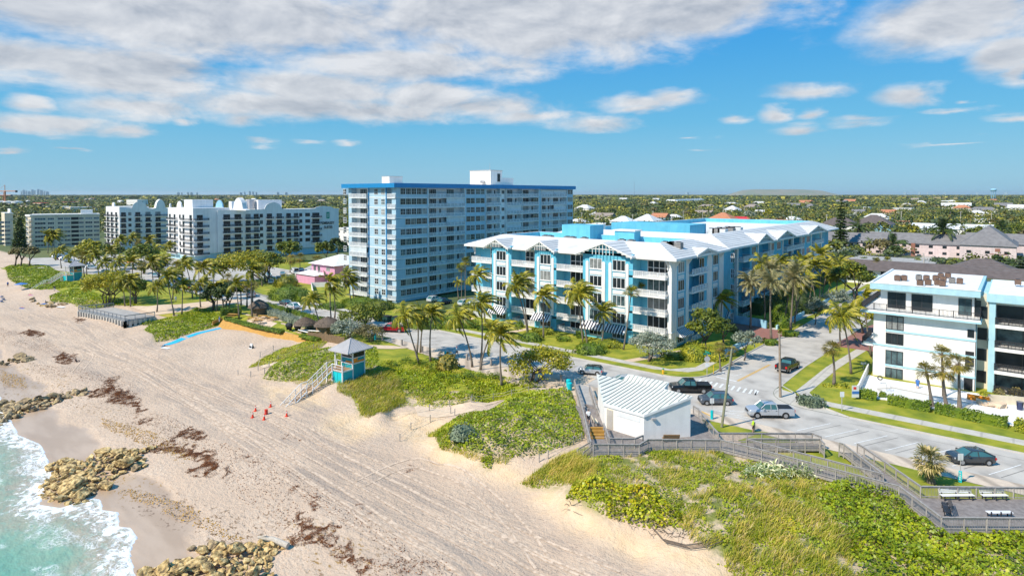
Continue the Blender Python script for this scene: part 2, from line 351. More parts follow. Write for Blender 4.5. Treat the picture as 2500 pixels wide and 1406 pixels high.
mat('walk',(.52,.49,.43),.85,(.44,.41,.36),scale=.9,wave=('X',.105,.03,.8))
mat('path_sand',(.64,.50,.36),.9,(.56,.43,.31),scale=1.4)
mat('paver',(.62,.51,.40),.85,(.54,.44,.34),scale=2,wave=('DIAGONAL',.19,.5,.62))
mat('track_sand',[(.40,.30,.22),(.52,.40,.30),(.62,.48,.36)],.95,scale=2.2,det=5,lo=.38,hi=.6,bump=.05,bscale=5)
mat('wood_a',[(.03,.05,.008),(.07,.105,.012),(.15,.18,.02)],.6,scale=.35,island=.6,lo=.2,hi=.8)
mat('wood_b',[(.015,.03,.008),(.035,.06,.012),(.07,.10,.016)],.6,scale=.35,island=.6,lo=.2,hi=.8)
mat('wood_c',[(.08,.10,.01),(.18,.20,.014),(.32,.31,.025)],.6,scale=.35,island=.6,lo=.2,hi=.8)
mat('roof_pale',(.58,.57,.55),.7)
mat('paver_red',(.30,.14,.115),.85,(.24,.11,.09),scale=2.5)
mat('paint',(.74,.74,.72),.7,(.62,.62,.60),scale=3); mat('paint_yellow',(.72,.42,.06),.7,(.62,.37,.08),scale=3)
mat('rock',[(.12,.08,.04),(.46,.31,.12),(.70,.52,.25)],.9,scale=2.2,det=8,bump=.16,bscale=3.5,lo=.36,hi=.62)
mat('rock_grey',[(.09,.07,.045),(.29,.21,.12),(.52,.39,.20)],.9,scale=2.,det=8,bump=.2,bscale=3.5,lo=.34,hi=.64)
mat('weed',[(.07,.022,.006),(.17,.052,.014),(.32,.12,.03)],.95,scale=3,det=6,island=.5,lo=.25,hi=.75)
mat('weed_gold',[(.34,.18,.02),(.52,.30,.04)],.95,scale=3,island=.5)
mat('driftwood',(.55,.49,.41),.9,(.42,.37,.31),scale=6,stretch=(.3,2,2))
mat('skin',(.50,.29,.20),.6); mat('cloth_white',(.8,.8,.8),.8); mat('cloth_dark',(.03,.03,.04),.85); mat('cloth_blue',(.05,.18,.5),.8)
mat('cloth_hivis',(.55,.85,.02),.7); mat('cloth_red',(.7,.05,.03),.8); mat('hair',(.05,.035,.025),.8); mat('cloth_cyan',(.02,.45,.75),.7)
mat('roof_grey',(.21,.205,.21),.85,(.16,.155,.16),scale=.6,wave=('Z',3.,.2,.85)); mat('roof_tan',(.30,.25,.22),.85); mat('roof_brown',(.13,.105,.10),.85,(.10,.08,.075),scale=.8)
mat('roof_tile',(.52,.22,.11),.85,(.42,.17,.09),scale=.8,wave=('Z',3.,.2,.8)); mat('roof_orange',(.70,.25,.06),.8); mat('red',(.50,.03,.04),.7)
mat('metal_roof',(.64,.66,.62),.85,(.58,.60,.56),scale=.6); mat('metal_seam',(.14,.18,.16),.8); mat('metal_grey',(.46,.44,.44),.5,(.40,.385,.385),scale=1)
mat('ac',(.30,.29,.28),.7,(.22,.21,.20),scale=4); mat('ac_rust',(.26,.16,.11),.8,(.18,.11,.08),scale=4)
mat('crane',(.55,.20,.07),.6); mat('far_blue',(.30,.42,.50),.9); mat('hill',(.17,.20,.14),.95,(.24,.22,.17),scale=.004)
mat('green_sign',(.0,.28,.17),.6); mat('light_sign',(.72,.74,.75),.5)
for n,c in (('silver',(.48,.50,.53)),('red',(.42,.006,.02)),('black',(.010,.011,.013)),('grey',(.10,.115,.14)),('dark',(.055,.06,.065)),('white',(.75,.76,.77)),('navy',(.02,.035,.11)),('purple',(.06,.045,.22)),('maroon',(.2,.01,.03))):
    m=mat('car_'+n,c,.25,tuple(x*.97 for x in c)); m.node_tree.nodes['Principled BSDF'].inputs['Coat Weight'].default_value=.7; m.node_tree.nodes['Principled BSDF'].inputs['Metallic'].default_value=.35
mat('lamp_red',(.5,.01,.01),.3); mat('lamp_clear',(.7,.72,.74),.15); mat('windshield',(.05,.15,.16),.08,spec=.9)
# ---------------------------------------------------------------- ground sheet
def ground_material():
    m=bpy.data.materials.new('ground'); m.use_nodes=True; nt=m.node_tree; N=nt.nodes.new; L=nt.links.new; b=nt.nodes['Principled BSDF']
    geo=N('ShaderNodeNewGeometry'); P=geo.outputs['Position']
    def at(n): a=N('ShaderNodeAttribute'); a.attribute_name=n; return a.outputs['Fac']
    def nz(scale,det=5,st=None,rot=0,rough=.5,vec=None,dist=0):
        s=vec or P
        if st: mp=N('ShaderNodeMapping'); mp.inputs['Scale'].default_value=st; mp.inputs['Rotation'].default_value=(0,0,rot); L(s,mp.inputs[0]); s=mp.outputs[0]
        n=N('ShaderNodeTexNoise'); n.inputs['Scale'].default_value=scale; n.inputs['Detail'].default_value=det; n.inputs['Roughness'].default_value=rough; n.inputs['Distortion'].default_value=dist; L(s,n.inputs['Vector']); return n.outputs['Fac']
    def mr(x,a,b_,c=0,d=1):
        r=N('ShaderNodeMapRange'); r.interpolation_type='SMOOTHSTEP'
        for i,v in enumerate((a,b_,c,d)): r.inputs[i+1].default_value=v
        L(x,r.inputs[0]); return r.outputs[0]
    def mt(op,a,b_):
        n=N('ShaderNodeMath'); n.operation=op
        for i,x in enumerate((a,b_)):
            if isinstance(x,(int,float)): n.inputs[i].default_value=x
            else: L(x,n.inputs[i])
        return n.outputs[0]
    def mix(f,a,b_,bt='MIX'):
        n=N('ShaderNodeMix'); n.data_type='RGBA'; n.blend_type=bt
        if isinstance(f,(int,float)): n.inputs['Factor'].default_value=f
        else: L(f,n.inputs['Factor'])
        for i,x in ((6,a),(7,b_)):
            if isinstance(x,tuple): n.inputs[i].default_value=(*x,1)
            else: L(x,n.inputs[i])
        return n.outputs[2]
    base=mix(mr(nz(.12,6),.35,.65),(.52,.395,.29),(.62,.485,.365))
    base=mix(mr(nz(3.,5),.3,.7),base,(.52,.385,.28)); 
    base=mix(mr(nz(9.,4),.58,.72,0,.5),base,(.30,.24,.19))
    base=mix(at('warm'),base,mix(mr(nz(.8,5),.3,.7),(.66,.47,.28),(.70,.53,.35)))
    # driving lanes: long soft streaks, darker grit, fine lines
    tr=at('track')
    s1=mr(nz(1.,6,(.05,.42,1),R(-7),.7,None,.9),.42,.66); s2=mr(nz(1.,5,(.09,1.9,1),R(-7),.7,None,.7),.52,.68)
    base=mix(mt('MULTIPLY',mt('MULTIPLY',s1,tr),.7),base,(.36,.29,.235))
    base=mix(mt('MULTIPLY',mt('MULTIPLY',s2,tr),.45),base,(.30,.235,.19))
    grit=mr(nz(5.5,3,None,0,.7),.56,.66)
    base=mix(mt('MULTIPLY',mt('MULTIPLY',grit,mr(nz(.5,4,(.12,1,1),R(-6)),.46,.6)),mt('MULTIPLY',tr,.8)),base,(.20,.13,.10))
    # wet sand and scattered golden weed
    wet=at('wet'); wn=mt('ADD',wet,mt('MULTIPLY',mt('SUBTRACT',nz(.16,4,(.5,1,1)),.5),.8)); wf=mr(wn,.42,.62)
    base=mix(wf,base,mix(mr(nz(.5,4,(.25,1,1)),.35,.65),(.40,.29,.20),(.48,.36,.26)))
    gs=at('speck'); v=mr(nz(1.9,3,(.7,1.3,1),R(-15),.75),.57,.62)
    v2=mt('MULTIPLY',v,mr(mt('ADD',gs,mt('MULTIPLY',mt('SUBTRACT',nz(.35,3),.5),.9)),.30,.6))
    base=mix(mt('MULTIPLY',v2,.85),base,mix(mr(nz(.1,2),.45,.55),(.30,.17,.035),(.17,.10,.05)))
    # growing land behind the beach, and the town's ground far inland
    soil=mix(mr(nz(.7,6),.40,.60),(.17,.19,.035),(.54,.42,.28)); base=mix(at('veg'),base,soil)
    far=mix(mr(nz(.012,8,None,0,.65),.38,.62),(.05,.085,.02),(.13,.15,.05)); far=mix(mr(nz(.05,4),.66,.72,0,.8),far,(.30,.28,.25))
    base=mix(at('inland'),base,far)
    L(base,b.inputs['Base Color'])
    r=mr(wf,0,1,.9,.28); L(r,b.inputs['Roughness'])
    hb=mt('ADD',mt('MULTIPLY',nz(1.7,6,(.8,1,1),0,.65),.26),mt('MULTIPLY',nz(6.,3),.06)); hb=mt('ADD',hb,mt('MULTIPLY',mt('MULTIPLY',nz(1.,5,(.09,1.9,1),R(-7),.7,None,.7),tr),.13))
    hb=mt('MULTIPLY',hb,mt('SUBTRACT',1.06,wf))
    bp=N('ShaderNodeBump'); bp.inputs['Distance'].default_value=1.; bp.inputs['Strength'].default_value=1.; L(hb,bp.inputs['Height']); L(bp.outputs[0],b.inputs['Normal'])
    MATS['ground']=m
ground_material()
SHORE_PX=[(-60,905),(0,968),(12,1000),(45,1062),(100,1085),(128,1150),(96,1232),(150,1240),(215,1214),(245,1219),(250,1245),(288,1250),(290,1285),(318,1288),(334,1310),(316,1345),(322,1375),(330,1410),(300,1500)]
SHORE=[(-700,27),(-400,25.5),(-220,26)]+[g(x,y,-5.15) for x,y in SHORE_PX]+[(-45,17),(-20,16),(80,14)]
def signed_shore(X,Y):          # + on the sea side
    D=dseg(X,Y,SHORE); ins=inpoly(X,Y,SHORE+[(80,-3000),(-700,-3000)]); return np.where(ins,D,-D)
SPECK=[gp([(0,900),(60,880),(200,930),(330,1000),(480,1080),(450,1130),(330,1080),(250,1020),(150,980),(0,970)]),
       gp([(240,1180),(330,1150),(450,1210),(640,1270),(720,1330),(640,1340),(520,1320),(330,1240)]),gp([(560,1220),(800,1280),(1000,1380),(1000,1406),(760,1400)])]
WARM=[gp([(950,1010),(1060,1000),(1200,1090),(1320,1180),(1300,1195),(1180,1165),(1060,1130),(985,1070)]),
      gp([(1340,1180),(1480,1260),(1640,1320),(1800,1370),(1850,1406),(1700,1406),(1500,1350),(1390,1290),(1300,1220)]),
      gp([(800,1010),(870,1010),(950,1050),(860,1080),(780,1050)]),gp([(640,940),(770,950),(800,990),(720,1000),(650,970)])]
def ground():
    xs=np.concatenate([-np.geomspace(30000,640,22)[:-1],np.arange(-640,-176,2.5),np.arange(-176,28,.55),np.arange(28,80,3),np.geomspace(80,30000,22)])
    ys=np.concatenate([-np.geomspace(4000,20,9),np.arange(-14,10,3),np.arange(10,77,.5),np.arange(77,110,4),np.geomspace(110,40000,46)])
    X,Y=np.meshgrid(xs,ys,indexing='ij'); X=X.ravel();Y=Y.ravel(); Z=hgt(X,Y); nx,ny=len(xs),len(ys)
    sd=signed_shore(np.clip(X,-690,79),Y)
    near=np.abs(sd)<14; t=np.clip(1-np.abs(sd)/7,0,1); zt=-5.15+np.clip(-sd,-9,9)*.055
    Z=np.where(near,Z*(1-t)+zt*t,Z); Z=np.where(sd>0,np.minimum(Z,-5.25-sd*.04),np.where(Y<73,np.maximum(Z,-5.1),Z))
    i,j=np.meshgrid(np.arange(nx-1),np.arange(ny-1),indexing='ij'); i=i.ravel();j=j.ravel()
    Fq=np.stack([i*ny+j,(i+1)*ny+j,(i+1)*ny+j+1,i*ny+j+1],1)
    o=fast_mesh('ground',np.stack([X,Y,Z],1),Fq,'ground',smooth=True); tag(o,kind='structure')
    me=o.data
    def att(n,v): a=me.attributes.new(n,'FLOAT','POINT'); a.data.foreach_set('value',np.asarray(v,np.float32))
    soft=lambda polys,w: np.clip(np.max([np.where(inpoly(X,Y,p),.5+dseg(X,Y,p,True)/w,.5-dseg(X,Y,p,True)/w) for p in polys],0),0,1)
    msk=(Y>0)&(Y<90)&(np.abs(X)<500)
    att('wet',np.clip(1-(-sd-1.)/9.,0,1)*(Y<60)); att('speck',soft(SPECK,3)*msk); att('warm',soft(WARM,2.5)*msk)
    tp=gp([(0,735),(250,790),(520,900),(760,960),(1010,1130),(1400,1300),(1760,1450),(1100,1500),(760,1260),(560,1080),(300,960),(0,850)])
    att('track',soft([tp],4)*msk)
    VEG=[VP[k] for k in VP]; att('veg',np.clip(soft(VEG,1.2)*1.2-.1,0,1)*msk)
    att('inland',np.clip((Y-74)/2,0,1))
# vegetation outlines, traced on the photograph and dropped onto the terrain
VPX={'far dune':[(12,652),(60,645),(120,650),(150,668),(175,690),(150,706),(95,708),(50,697),(20,680)],
 'far dune2':[(100,692),(160,684),(180,690),(300,700),(330,690),(360,700),(330,718),(240,702),(170,702),(120,705)],
 'park dune':[(120,722),(170,706),(215,706),(260,725),(330,735),(330,748),(285,745),(235,755),(190,752),(160,738),(125,738)],
 'bar mound':[(352,805),(380,782),(440,770),(480,752),(540,765),(545,790),(520,800),(470,812),(430,828),(380,835)],
 'deck mound':[(330,790),(350,777),(380,780),(370,795)],
 'mid strip':[(605,898),(650,870),(690,848),(760,828),(800,835),(760,862),(700,880),(640,893)],
 'mid mound':[(640,925),(670,890),(720,865),(800,848),(860,845),(920,848),(925,880),(905,905),(850,925),(780,928),(700,932)],
 'stand':[(905,905),(930,880),(1010,880),(1060,876),(1130,900),(1200,915),(1300,930),(1340,945),(1250,965),(1130,985),(1060,998),(1000,990),(935,995),(880,1020),(855,960),(865,930)],
 'block':[(1075,1095),(1050,1060),(1090,1035),(1180,1008),(1250,968),(1330,955),(1395,955),(1410,1000),(1428,1070),(1400,1085),(1320,1110),(1240,1118),(1160,1105),(1110,1105)],
 'tuft':[(1175,1120),(1195,1108),(1205,1120),(1200,1145),(1180,1145)],
 'front':[(1270,1180),(1340,1130),(1420,1092),(1560,1102),(1760,1098),(1900,1130),(2060,1160),(2190,1200),(2300,1290),(2520,1290),(2520,1600),(1850,1600),(1800,1420),(1740,1370),(1720,1300),(1640,1290),(1560,1265),(1480,1260),(1400,1220),(1370,1190)]}
VP={k:gp(v) for k,v in VPX.items()}
ground()
# ---------------------------------------------------------------- sea
def water_material():
    m=bpy.data.materials.new('water'); m.use_nodes=True; nt=m.node_tree; N=nt.nodes.new; L=nt.links.new; b=nt.nodes['Principled BSDF']
    P=N('ShaderNodeNewGeometry').outputs['Position']; a=N('ShaderNodeAttribute'); a.attribute_name='d'; D=a.outputs['Fac']
    def nz(scale,det=5,st=(1,1,1),rot=0,dist=0,rough=.5):
        mp=N('ShaderNodeMapping'); mp.inputs['Scale'].default_value=st; mp.inputs['Rotation'].default_value=(0,0,rot); L(P,mp.inputs[0])
        n=N('ShaderNodeTexNoise'); n.inputs['Scale'].default_value=scale; n.inputs['Detail'].default_value=det; n.inputs['Distortion'].default_value=dist; n.inputs['Roughness'].default_value=rough; L(mp.outputs[0],n.inputs['Vector']); return n.outputs['Fac']
    def mr(x,a,b_,c=0,d=1):
        r=N('ShaderNodeMapRange'); r.interpolation_type='SMOOTHSTEP'
        for i,v in enumerate((a,b_,c,d)): r.inputs[i+1].default_value=v
        L(x,r.inputs[0]); return r.outputs[0]
    def mt(op,a,b_):
        n=N('ShaderNodeMath'); n.operation=op
        for i,x in enumerate((a,b_)):
            if isinstance(x,(int,float)): n.inputs[i].default_value=x
            else: L(x,n.inputs[i])
        return n.outputs[0]
    def mix(f,a,b_):
        n=N('ShaderNodeMix'); n.data_type='RGBA'
        if isinstance(f,(int,float)): n.inputs['Factor'].default_value=f
        else: L(f,n.inputs['Factor'])
        for i,x in ((6,a),(7,b_)):
            if isinstance(x,tuple): n.inputs[i].default_value=(*x,1)
            else: L(x,n.inputs[i])
        return n.outputs[2]
    dn=mt('ADD',D,mt('MULTIPLY',mt('SUBTRACT',nz(.22,4),.5),7.))
    c=mix(mr(dn,1.,7.),(.36,.31,.23),(.24,.36,.26)); c=mix(mr(dn,5.,13.),c,(.10,.30,.22)); c=mix(mr(dn,13,40),c,(.05,.23,.19))
    c=mix(mr(nz(.8,5,(1,1.8,1),R(20),1.),.45,.7,0,.35),c,(.17,.40,.32))
    # foam: lacy ridges, densest at the swash edge
    r1=mt('ABSOLUTE',mt('SUBTRACT',nz(.75,7,(1,1,1),R(15),1.3,.6),.5),0); r2=mt('ABSOLUTE',mt('SUBTRACT',nz(2.1,5,(1,1,1),0,1.,.6),.5),0)
    lace=mt('MAXIMUM',mr(r1,.0,.04,1,0),mr(r2,.0,.035,.8,0))
    band=mt('ADD',mr(D,.15,3.6,1,0),mt('MULTIPLY',mr(nz(.3,4,(.5,1.1,1),R(25),.6),.5,.62),mr(D,9.,15,1,.12)))
    f=mt('MULTIPLY',lace,mt('MINIMUM',mt('MULTIPLY',band,.72),1.)); f=mt('MAXIMUM',f,mr(D,.05,.45,.95,0))
    f=mt('MAXIMUM',f,mt('MULTIPLY',mr(mt('ADD',nz(1.1,6,(1,1,1),0,.5,.65),mt('MULTIPLY',mr(D,.3,4.5,1,0),.16)),.60,.70),mr(D,.5,8,1,0)))
    c=mix(f,c,(.80,.82,.83)); L(c,b.inputs['Base Color']); L(mr(f,0,1,.13,.7),b.inputs['Roughness']); b.inputs['IOR'].default_value=1.33
    h=mt('ADD',mt('MULTIPLY',nz(.9,5,(1,1.6,1),R(15)),.20),mt('MULTIPLY',nz(4.,3),.03)); bp=N('ShaderNodeBump'); bp.inputs['Distance'].default_value=1; L(h,bp.inputs['Height']); L(bp.outputs[0],b.inputs['Normal'])
    MATS['water']=m
water_material()
def water():
    xs=np.concatenate([-np.geomspace(20000,200,16)[:-1],np.arange(-200,-130,2),np.arange(-130,-54,.22),np.arange(-54,100,4),[400,3000,20000]])
    ys=np.concatenate([-np.geomspace(20000,6,14),np.arange(-5,7,1.5),np.arange(7,28,.22)])
    X,Y=np.meshgrid(xs,ys,indexing='ij'); X=X.ravel();Y=Y.ravel(); nx,ny=len(xs),len(ys)
    sd=signed_shore(np.clip(X,-690,79),Y)
    W=(_vn(X,Y*1.6,3.1)-.5)*.16+(_vn(X+9,Y+4,1.2)-.5)*.07
    Z=np.where(sd<9,-5.12-.009*np.clip(sd,0,9)**1.2,-5.24)+W*np.clip(sd/3,0,1)
    Z=Z-.35*(sd<0)*np.clip(-sd*2,0,1)
    i,j=np.meshgrid(np.arange(nx-1),np.arange(ny-1),indexing='ij'); i=i.ravel();j=j.ravel()
    Fq=np.stack([i*ny+j,(i+1)*ny+j,(i+1)*ny+j+1,i*ny+j+1],1)
    keep=(sd[Fq]>-.5).all(1)
    o=fast_mesh('water',np.stack([X,Y,Z],1),Fq[keep],'water',smooth=True); tag(o,kind='structure')
    a=o.data.attributes.new('d','FLOAT','POINT'); a.data.foreach_set('value',np.clip(sd,0,200).astype(np.float32))
water()
# ---------------------------------------------------------------- flat surfaces
import bmesh
def drape(name,poly,dz,m,step=2.,flat=False,kind='structure',thick=0.,z0=None):
    bm=bmesh.new(); vs=[bm.verts.new((x,y,0)) for x,y in poly]; f=bm.faces.new(vs); 
    if f.normal.z<0 or (f.normal_update() or f.normal.z<0): f.normal_flip()
    bmesh.ops.triangulate(bm,faces=bm.faces[:])
    if not flat:
        for ax in (0,1):
            lo=min(p[ax] for p in poly); hi=max(p[ax] for p in poly); k=math.ceil(lo/step)*step
            while k<hi:
                no=(1,0,0) if ax==0 else (0,1,0); co=(k,0,0) if ax==0 else (0,k,0)
                bmesh.ops.bisect_plane(bm,geom=bm.verts[:]+bm.edges[:]+bm.faces[:],plane_co=co,plane_no=no); k+=step
    if flat:
        for v in bm.verts: v.co.z=dz
    else:
        z=hgt([v.co.x for v in bm.verts],[v.co.y for v in bm.verts])
        for v,h in zip(bm.verts,z): v.co.z=h+dz
    if thick:
        r=bmesh.ops.extrude_face_region(bm,geom=bm.faces[:]); tops=[v for v in r['geom'] if isinstance(v,bmesh.types.BMVert)]
        for v in tops: v.co.z+=thick
        bmesh.ops.recalc_face_normals(bm,faces=bm.faces[:])
    me=bpy.data.meshes.new(name); bm.to_mesh(me); bm.free(); me.materials.append(MATS[m]); o=bpy.data.objects.new(name,me); COL.objects.link(o)
    return tag(o,kind=kind)
def arc(cx,cy,r,a0,a1,n=7): return [(cx+r*math.cos(R(a0+(a1-a0)*i/n)),cy+r*math.sin(R(a0+(a1-a0)*i/n))) for i in range(n+1)]
def flat(name,poly,z,m,thick=.0): return drape(name,poly,z-thick,m,flat=True,thick=thick)
# asphalt: coast road with its parking, joined to the side street
flat('road',[(-176,78.5),(-97,79.5),(-60,78.3),(-30,79),(60,79.6),(60,88.5),(-17,88.6)]+arc(-21.5,94.6,6,-90,-180,6)+[(-27.3,110),(-26,150),(-24,420),(-33,420),(-37,170),(-37.6,110)]+arc(-43.5,96.4,6,0,-90,6)+[(-60,90.2),(-104,90.2),(-125,88),(-160,88),(-176,91)],.012,'asphalt')
flat('road',[(-176,78.5),(-176,91),(-196,100),(-214,150),(-224,150),(-232,128),(-330,112),(-345,74),(-300,66),(-226,81)],.012,'asphalt')
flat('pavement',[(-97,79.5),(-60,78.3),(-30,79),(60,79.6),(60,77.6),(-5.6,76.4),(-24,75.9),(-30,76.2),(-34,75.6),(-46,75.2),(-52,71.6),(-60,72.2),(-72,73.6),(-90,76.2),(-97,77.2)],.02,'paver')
# lawns are raised behind kerbs
flat('lawn',[(-104,90.4),(-60,90.4)]+[(-43.5,90.6)]+arc(-43.6,96.4,5.8,-90,0,6)+[(-37.8,110),(-37.6,122.5),(-39.4,122.5),(-39.4,107),(-104,107)],.10,'lawn',.12)
flat('lawn',[(-110,107),(-39.4,107),(-39.4,128),(-48,128),(-48,139),(-50,240),(-110,240)],.101,'lawn',.12)
flat('lawn',[(-36.6,136),(-36.4,160),(-36,240),(-48,240),(-48,136)],.10,'lawn',.12)
flat('lawn',[(60,88.7),(-16.5,88.8),(-20.5,91),(-22.6,92.0),(-24.6,94.6),(-26.6,95.2)]+[(-27.1,97),(-27.1,110),(-26.2,129),(-21.3,129),(-18,118),(60,118)],.10,'lawn',.12)
flat('lawn',[(-22,150),(60,150),(60,240),(-22,240)],.10,'lawn',.12)
flat('lawn',[(-150,105),(-150,92.5),(-128,91),(-110,91.8),(-104.8,93),(-104.8,104)],.10,'lawn',.12)
flat('lawn',[(-199,98),(-168,90.5),(-150,92.5),(-150,125),(-196,125)],.10,'lawn',.12)
flat('lawn',[(-208,126),(-232,150),(-345,150),(-345,112),(-240,128)],.10,'lawn',.12)
drape('lawn',[(-60.5,72),(-72,73.4),(-90,76),(-97.2,77),(-99,74.5),(-97,69),(-88,66.6),(-80,65.2),(-70,65),(-62,66.2),(-54,69.5),(-52,71.4)],.05,'lawn')
drape('lawn',gp([(1735,1028),(1728,1046),(1762,1056),(1880,1056),(1850,1053)]),.05,'lawn')
drape('lawn',[(-23.8,75.7),(-17.8,75.8),(-10,76.3),(-5.6,76.2),(60,77.4),(60,71),(0,71),(-8,67.8),(-14,69),(-22,70),(-25,72)],.05,'lawn')
drape('lawn',[(-188,59),(-163,60.5),(-156,62),(-146,66),(-140,73),(-137,76),(-150,78.5),(-176,77.8),(-195,78),(-226,80),(-300,65.6),(-322,60),(-300,58.5),(-262,59),(-225,57),(-200,57.5)],.05,'lawn')
drape('lawn',[(-143,68.6),(-118,68.4),(-108,70.5),(-99,72.5),(-99,77),(-120,79),(-140,77.5)],.045,'lawn')
for poly in ([(-160,91.6),(-120,89.7),(-104,92.6),(-46,92.6),(-41,94.6),(-39.6,97),(-39.6,122.6),(-41.2,122.6),(-41.2,98),(-44,94.3),(-60,94.3),(-104,94.3),(-120,91.5),(-160,93.4)],
             [(-39.4,136.2),(-37.8,160),(-37.2,240),(-38.8,240),(-39.4,160),(-41,136.2)],
             [(60,91.4),(-21,91.4),(-23.6,93.4),(-24.8,95.4),(-24.4,112),(-22.9,129),(-21.3,129),(-22.7,112),(-23.1,96),(-21.6,93.4),(60,93.2)]):
    flat('pavement',poly,.125,'walk',.02)
for poly in ([(-63.4,94.2),(-61.8,94.2),(-60.4,105),(-62,105)],[(-52.6,94.2),(-51,94.2),(-45.5,108),(-48,107)],[(-83,94.2),(-81.4,94.2),(-80,104),(-81.4,104)],[(-98,94.2),(-96.6,94.2),(-97,104),(-98.4,104)]): flat('path',poly,.13,'path_sand',.02)
flat('path',[(-37.3,122.8),(-36.6,136),(-41,136.1),(-50,142),(-50,133),(-41,126)],.135,'paver_red',.02)
flat('path',[(-27,128.6),(-19,128.6),(-14,140),(-24,158),(-25.5,150)],.135,'paver_red',.02)
drape('path',gp([(575,742),(480,757),(380,770),(310,748),(360,748),(430,744),(520,735),(600,728)]),.09,'path_sand')
drape('path',gp([(1010,988),(1130,985),(1250,965),(1345,940),(1405,925),(1430,915),(1455,925),(1400,955),(1330,960),(1230,975),(1150,1005),(1020,1015)]),.03,'path_sand')
drape('path',gp([(770,862),(800,848),(860,843),(960,845),(1000,850),(960,853),(860,853),(800,862),(700,884),(640,900),(635,894)]),.10,'path_sand')
drape('path',gp([(600,785),(640,772),(700,782),(660,800),(800,835),(770,835)]),.06,'path_sand')
def kerb(pts,name='kerb'):
    b=MB()
    for (x0,y0),(x1,y1) in zip(pts[:-1],pts[1:]):
        d=Vector((x1-x0,y1-y0)).normalized(); n=Vector((-d.y,d.x))*.09
        b.prism([(x0-n.x,y0-n.y),(x1-n.x,y1-n.y),(x1+n.x,y1+n.y),(x0+n.x,y0+n.y)],0,.145)
    tag(b.build(name,'concrete'),kind='structure')
flat('pavement',[(-16.9,88.65)]+arc(-21.5,94.6,5.95,-90,-180,6)+[(-27.2,96.4),(-26.5,95.3),(-24.5,94.7),(-22.5,92.1),(-20.4,91.1),(-16.4,88.9)],.03,'walk')
flat('pavement',[(-38.2,107),(-37.9,97)]+[],.03,'walk') if 0 else None
kerb([(-160,88.1),(-125,88.1),(-104,90.3),(-60,90.3),(-43.5,90.45)]+arc(-43.6,96.4,5.9,-90,0,6)+[(-37.7,110),(-37.4,122)])
kerb([(60,88.6),(-16.5,88.7),(-20.5,90.9),(-22.7,91.9)]); kerb([(-24.6,94.4),(-27.2,97),(-27.2,110),(-26.3,128)])
# road paint
def paint(name,polys,m='paint',z=.03):
    b=MB()
    for p in polys: b.face([(x,y,z) for x,y in p])
    o=b.build(name,m); tag(o,kind='structure')
def stripe(x0,y0,x1,y1,w=.12):
    d=Vector((x1-x0,y1-y0)).normalized(); n=Vector((-d.y,d.x))*w/2
    return [(x0-n.x,y0-n.y),(x1-n.x,y1-n.y),(x1+n.x,y1+n.y),(x0+n.x,y0+n.y)]
P_=[stripe(-37.6+i*.87,90.2,-37.9+i*.87,92.4,.32) for i in range(11)]
P_+= [stripe(-36.6,95.3,-33.2,94.9,.35)]
P_+= [stripe(x,79.2,x+2.6,84.6) for x in np.arange(-94,-52,2.75)]+[stripe(x,79.8,x+2.6,85) for x in np.arange(-20.5,40,3.1)]
P_+= [stripe(-30.5,80.4,-25,84.4),stripe(-28,79.6,-24.8,79.6),stripe(-31.5,80.3,-25.2,80.3)]+[stripe(-30.2+i*1.1,80.4,-28.9+i*1.1,81.9) for i in range(4)]
P_+= [stripe(-29.6,92.6,-28.9,90.2,.3),stripe(-36.6,98.4,-34.6,97.6,.14),stripe(-36.9,98.8,-36.4,98.1,.3),stripe(-34.6,97.6,-34,99.4,.14)]
paint('road_marking',P_)
paint('road_marking',[stripe(-33.35,95.2,-32.35,108,.14),stripe(-33.1,95.2,-32.1,108,.14),stripe(-32.5,78.9,-30.6,77.9,.25)],'paint_yellow')
# tyre-dark oil marks and patches are in the asphalt itself
b=MB(); b.face([(x,y,.022) for x,y in ((-56.5,84.5),(-53.4,84.8),(-53.8,87.2),(-57,86.8))]); tag(b.build('road_patch','metal_grey'),kind='structure')

def tyre(pts,w=.26,gap=.85):
    W=[Vector(gt(*p)[:2]) for p in pts]; P=[]
    for k in range(len(W)-1):
        p0=W[max(k-1,0)];p1=W[k];p2=W[k+1];p3=W[min(k+2,len(W)-1)]; n=max(2,int((p2-p1).length/1.2))
        for i in range(n): t=i/n; P.append(.5*((2*p1)+(p2-p0)*t+(2*p0-5*p1+4*p2-p3)*t*t+(3*p1-p0-3*p2+p3)*t**3))
    P.append(W[-1]); b=MB()
    for sg in (-1,1):
        prev=None
        for i in range(len(P)):
            d=(P[min(i+1,len(P)-1)]-P[max(i-1,0)]).normalized(); n=Vector((-d.y,d.x)); c=P[i]+n*sg*gap; a=c-n*w/2; e=c+n*w/2; za,ze=hgt([a.x,e.x],[a.y,e.y])
            cur=((a.x,a.y,za+.035),(e.x,e.y,ze+.035))
            if prev: b.face([prev[0],prev[1],cur[1],cur[0]])
            prev=cur
    o=b.build('tyre_track','track_sand'); tag(o,kind='structure')
for q in ([(150,850),(330,905),(480,985),(620,1092),(800,1222),(1000,1345),(1110,1420)],[(0,742),(150,800),(260,868),(400,940),(560,1030),(760,1135),(960,1255),(1200,1400)],[(230,790),(420,885),(640,1005),(850,1130),(1100,1262),(1400,1420)],
          [(60,735),(200,800),(330,880),(520,960),(760,1060),(1000,1180),(1250,1300),(1500,1410)],[(190,905),(215,870),(190,850),(230,860),(380,920),(600,1060)],[(880,1180),(1000,1130),(1120,1160),(1220,1240),(1330,1380)],[(420,960),(640,1085),(900,1260),(1040,1370)]): tyre(q)

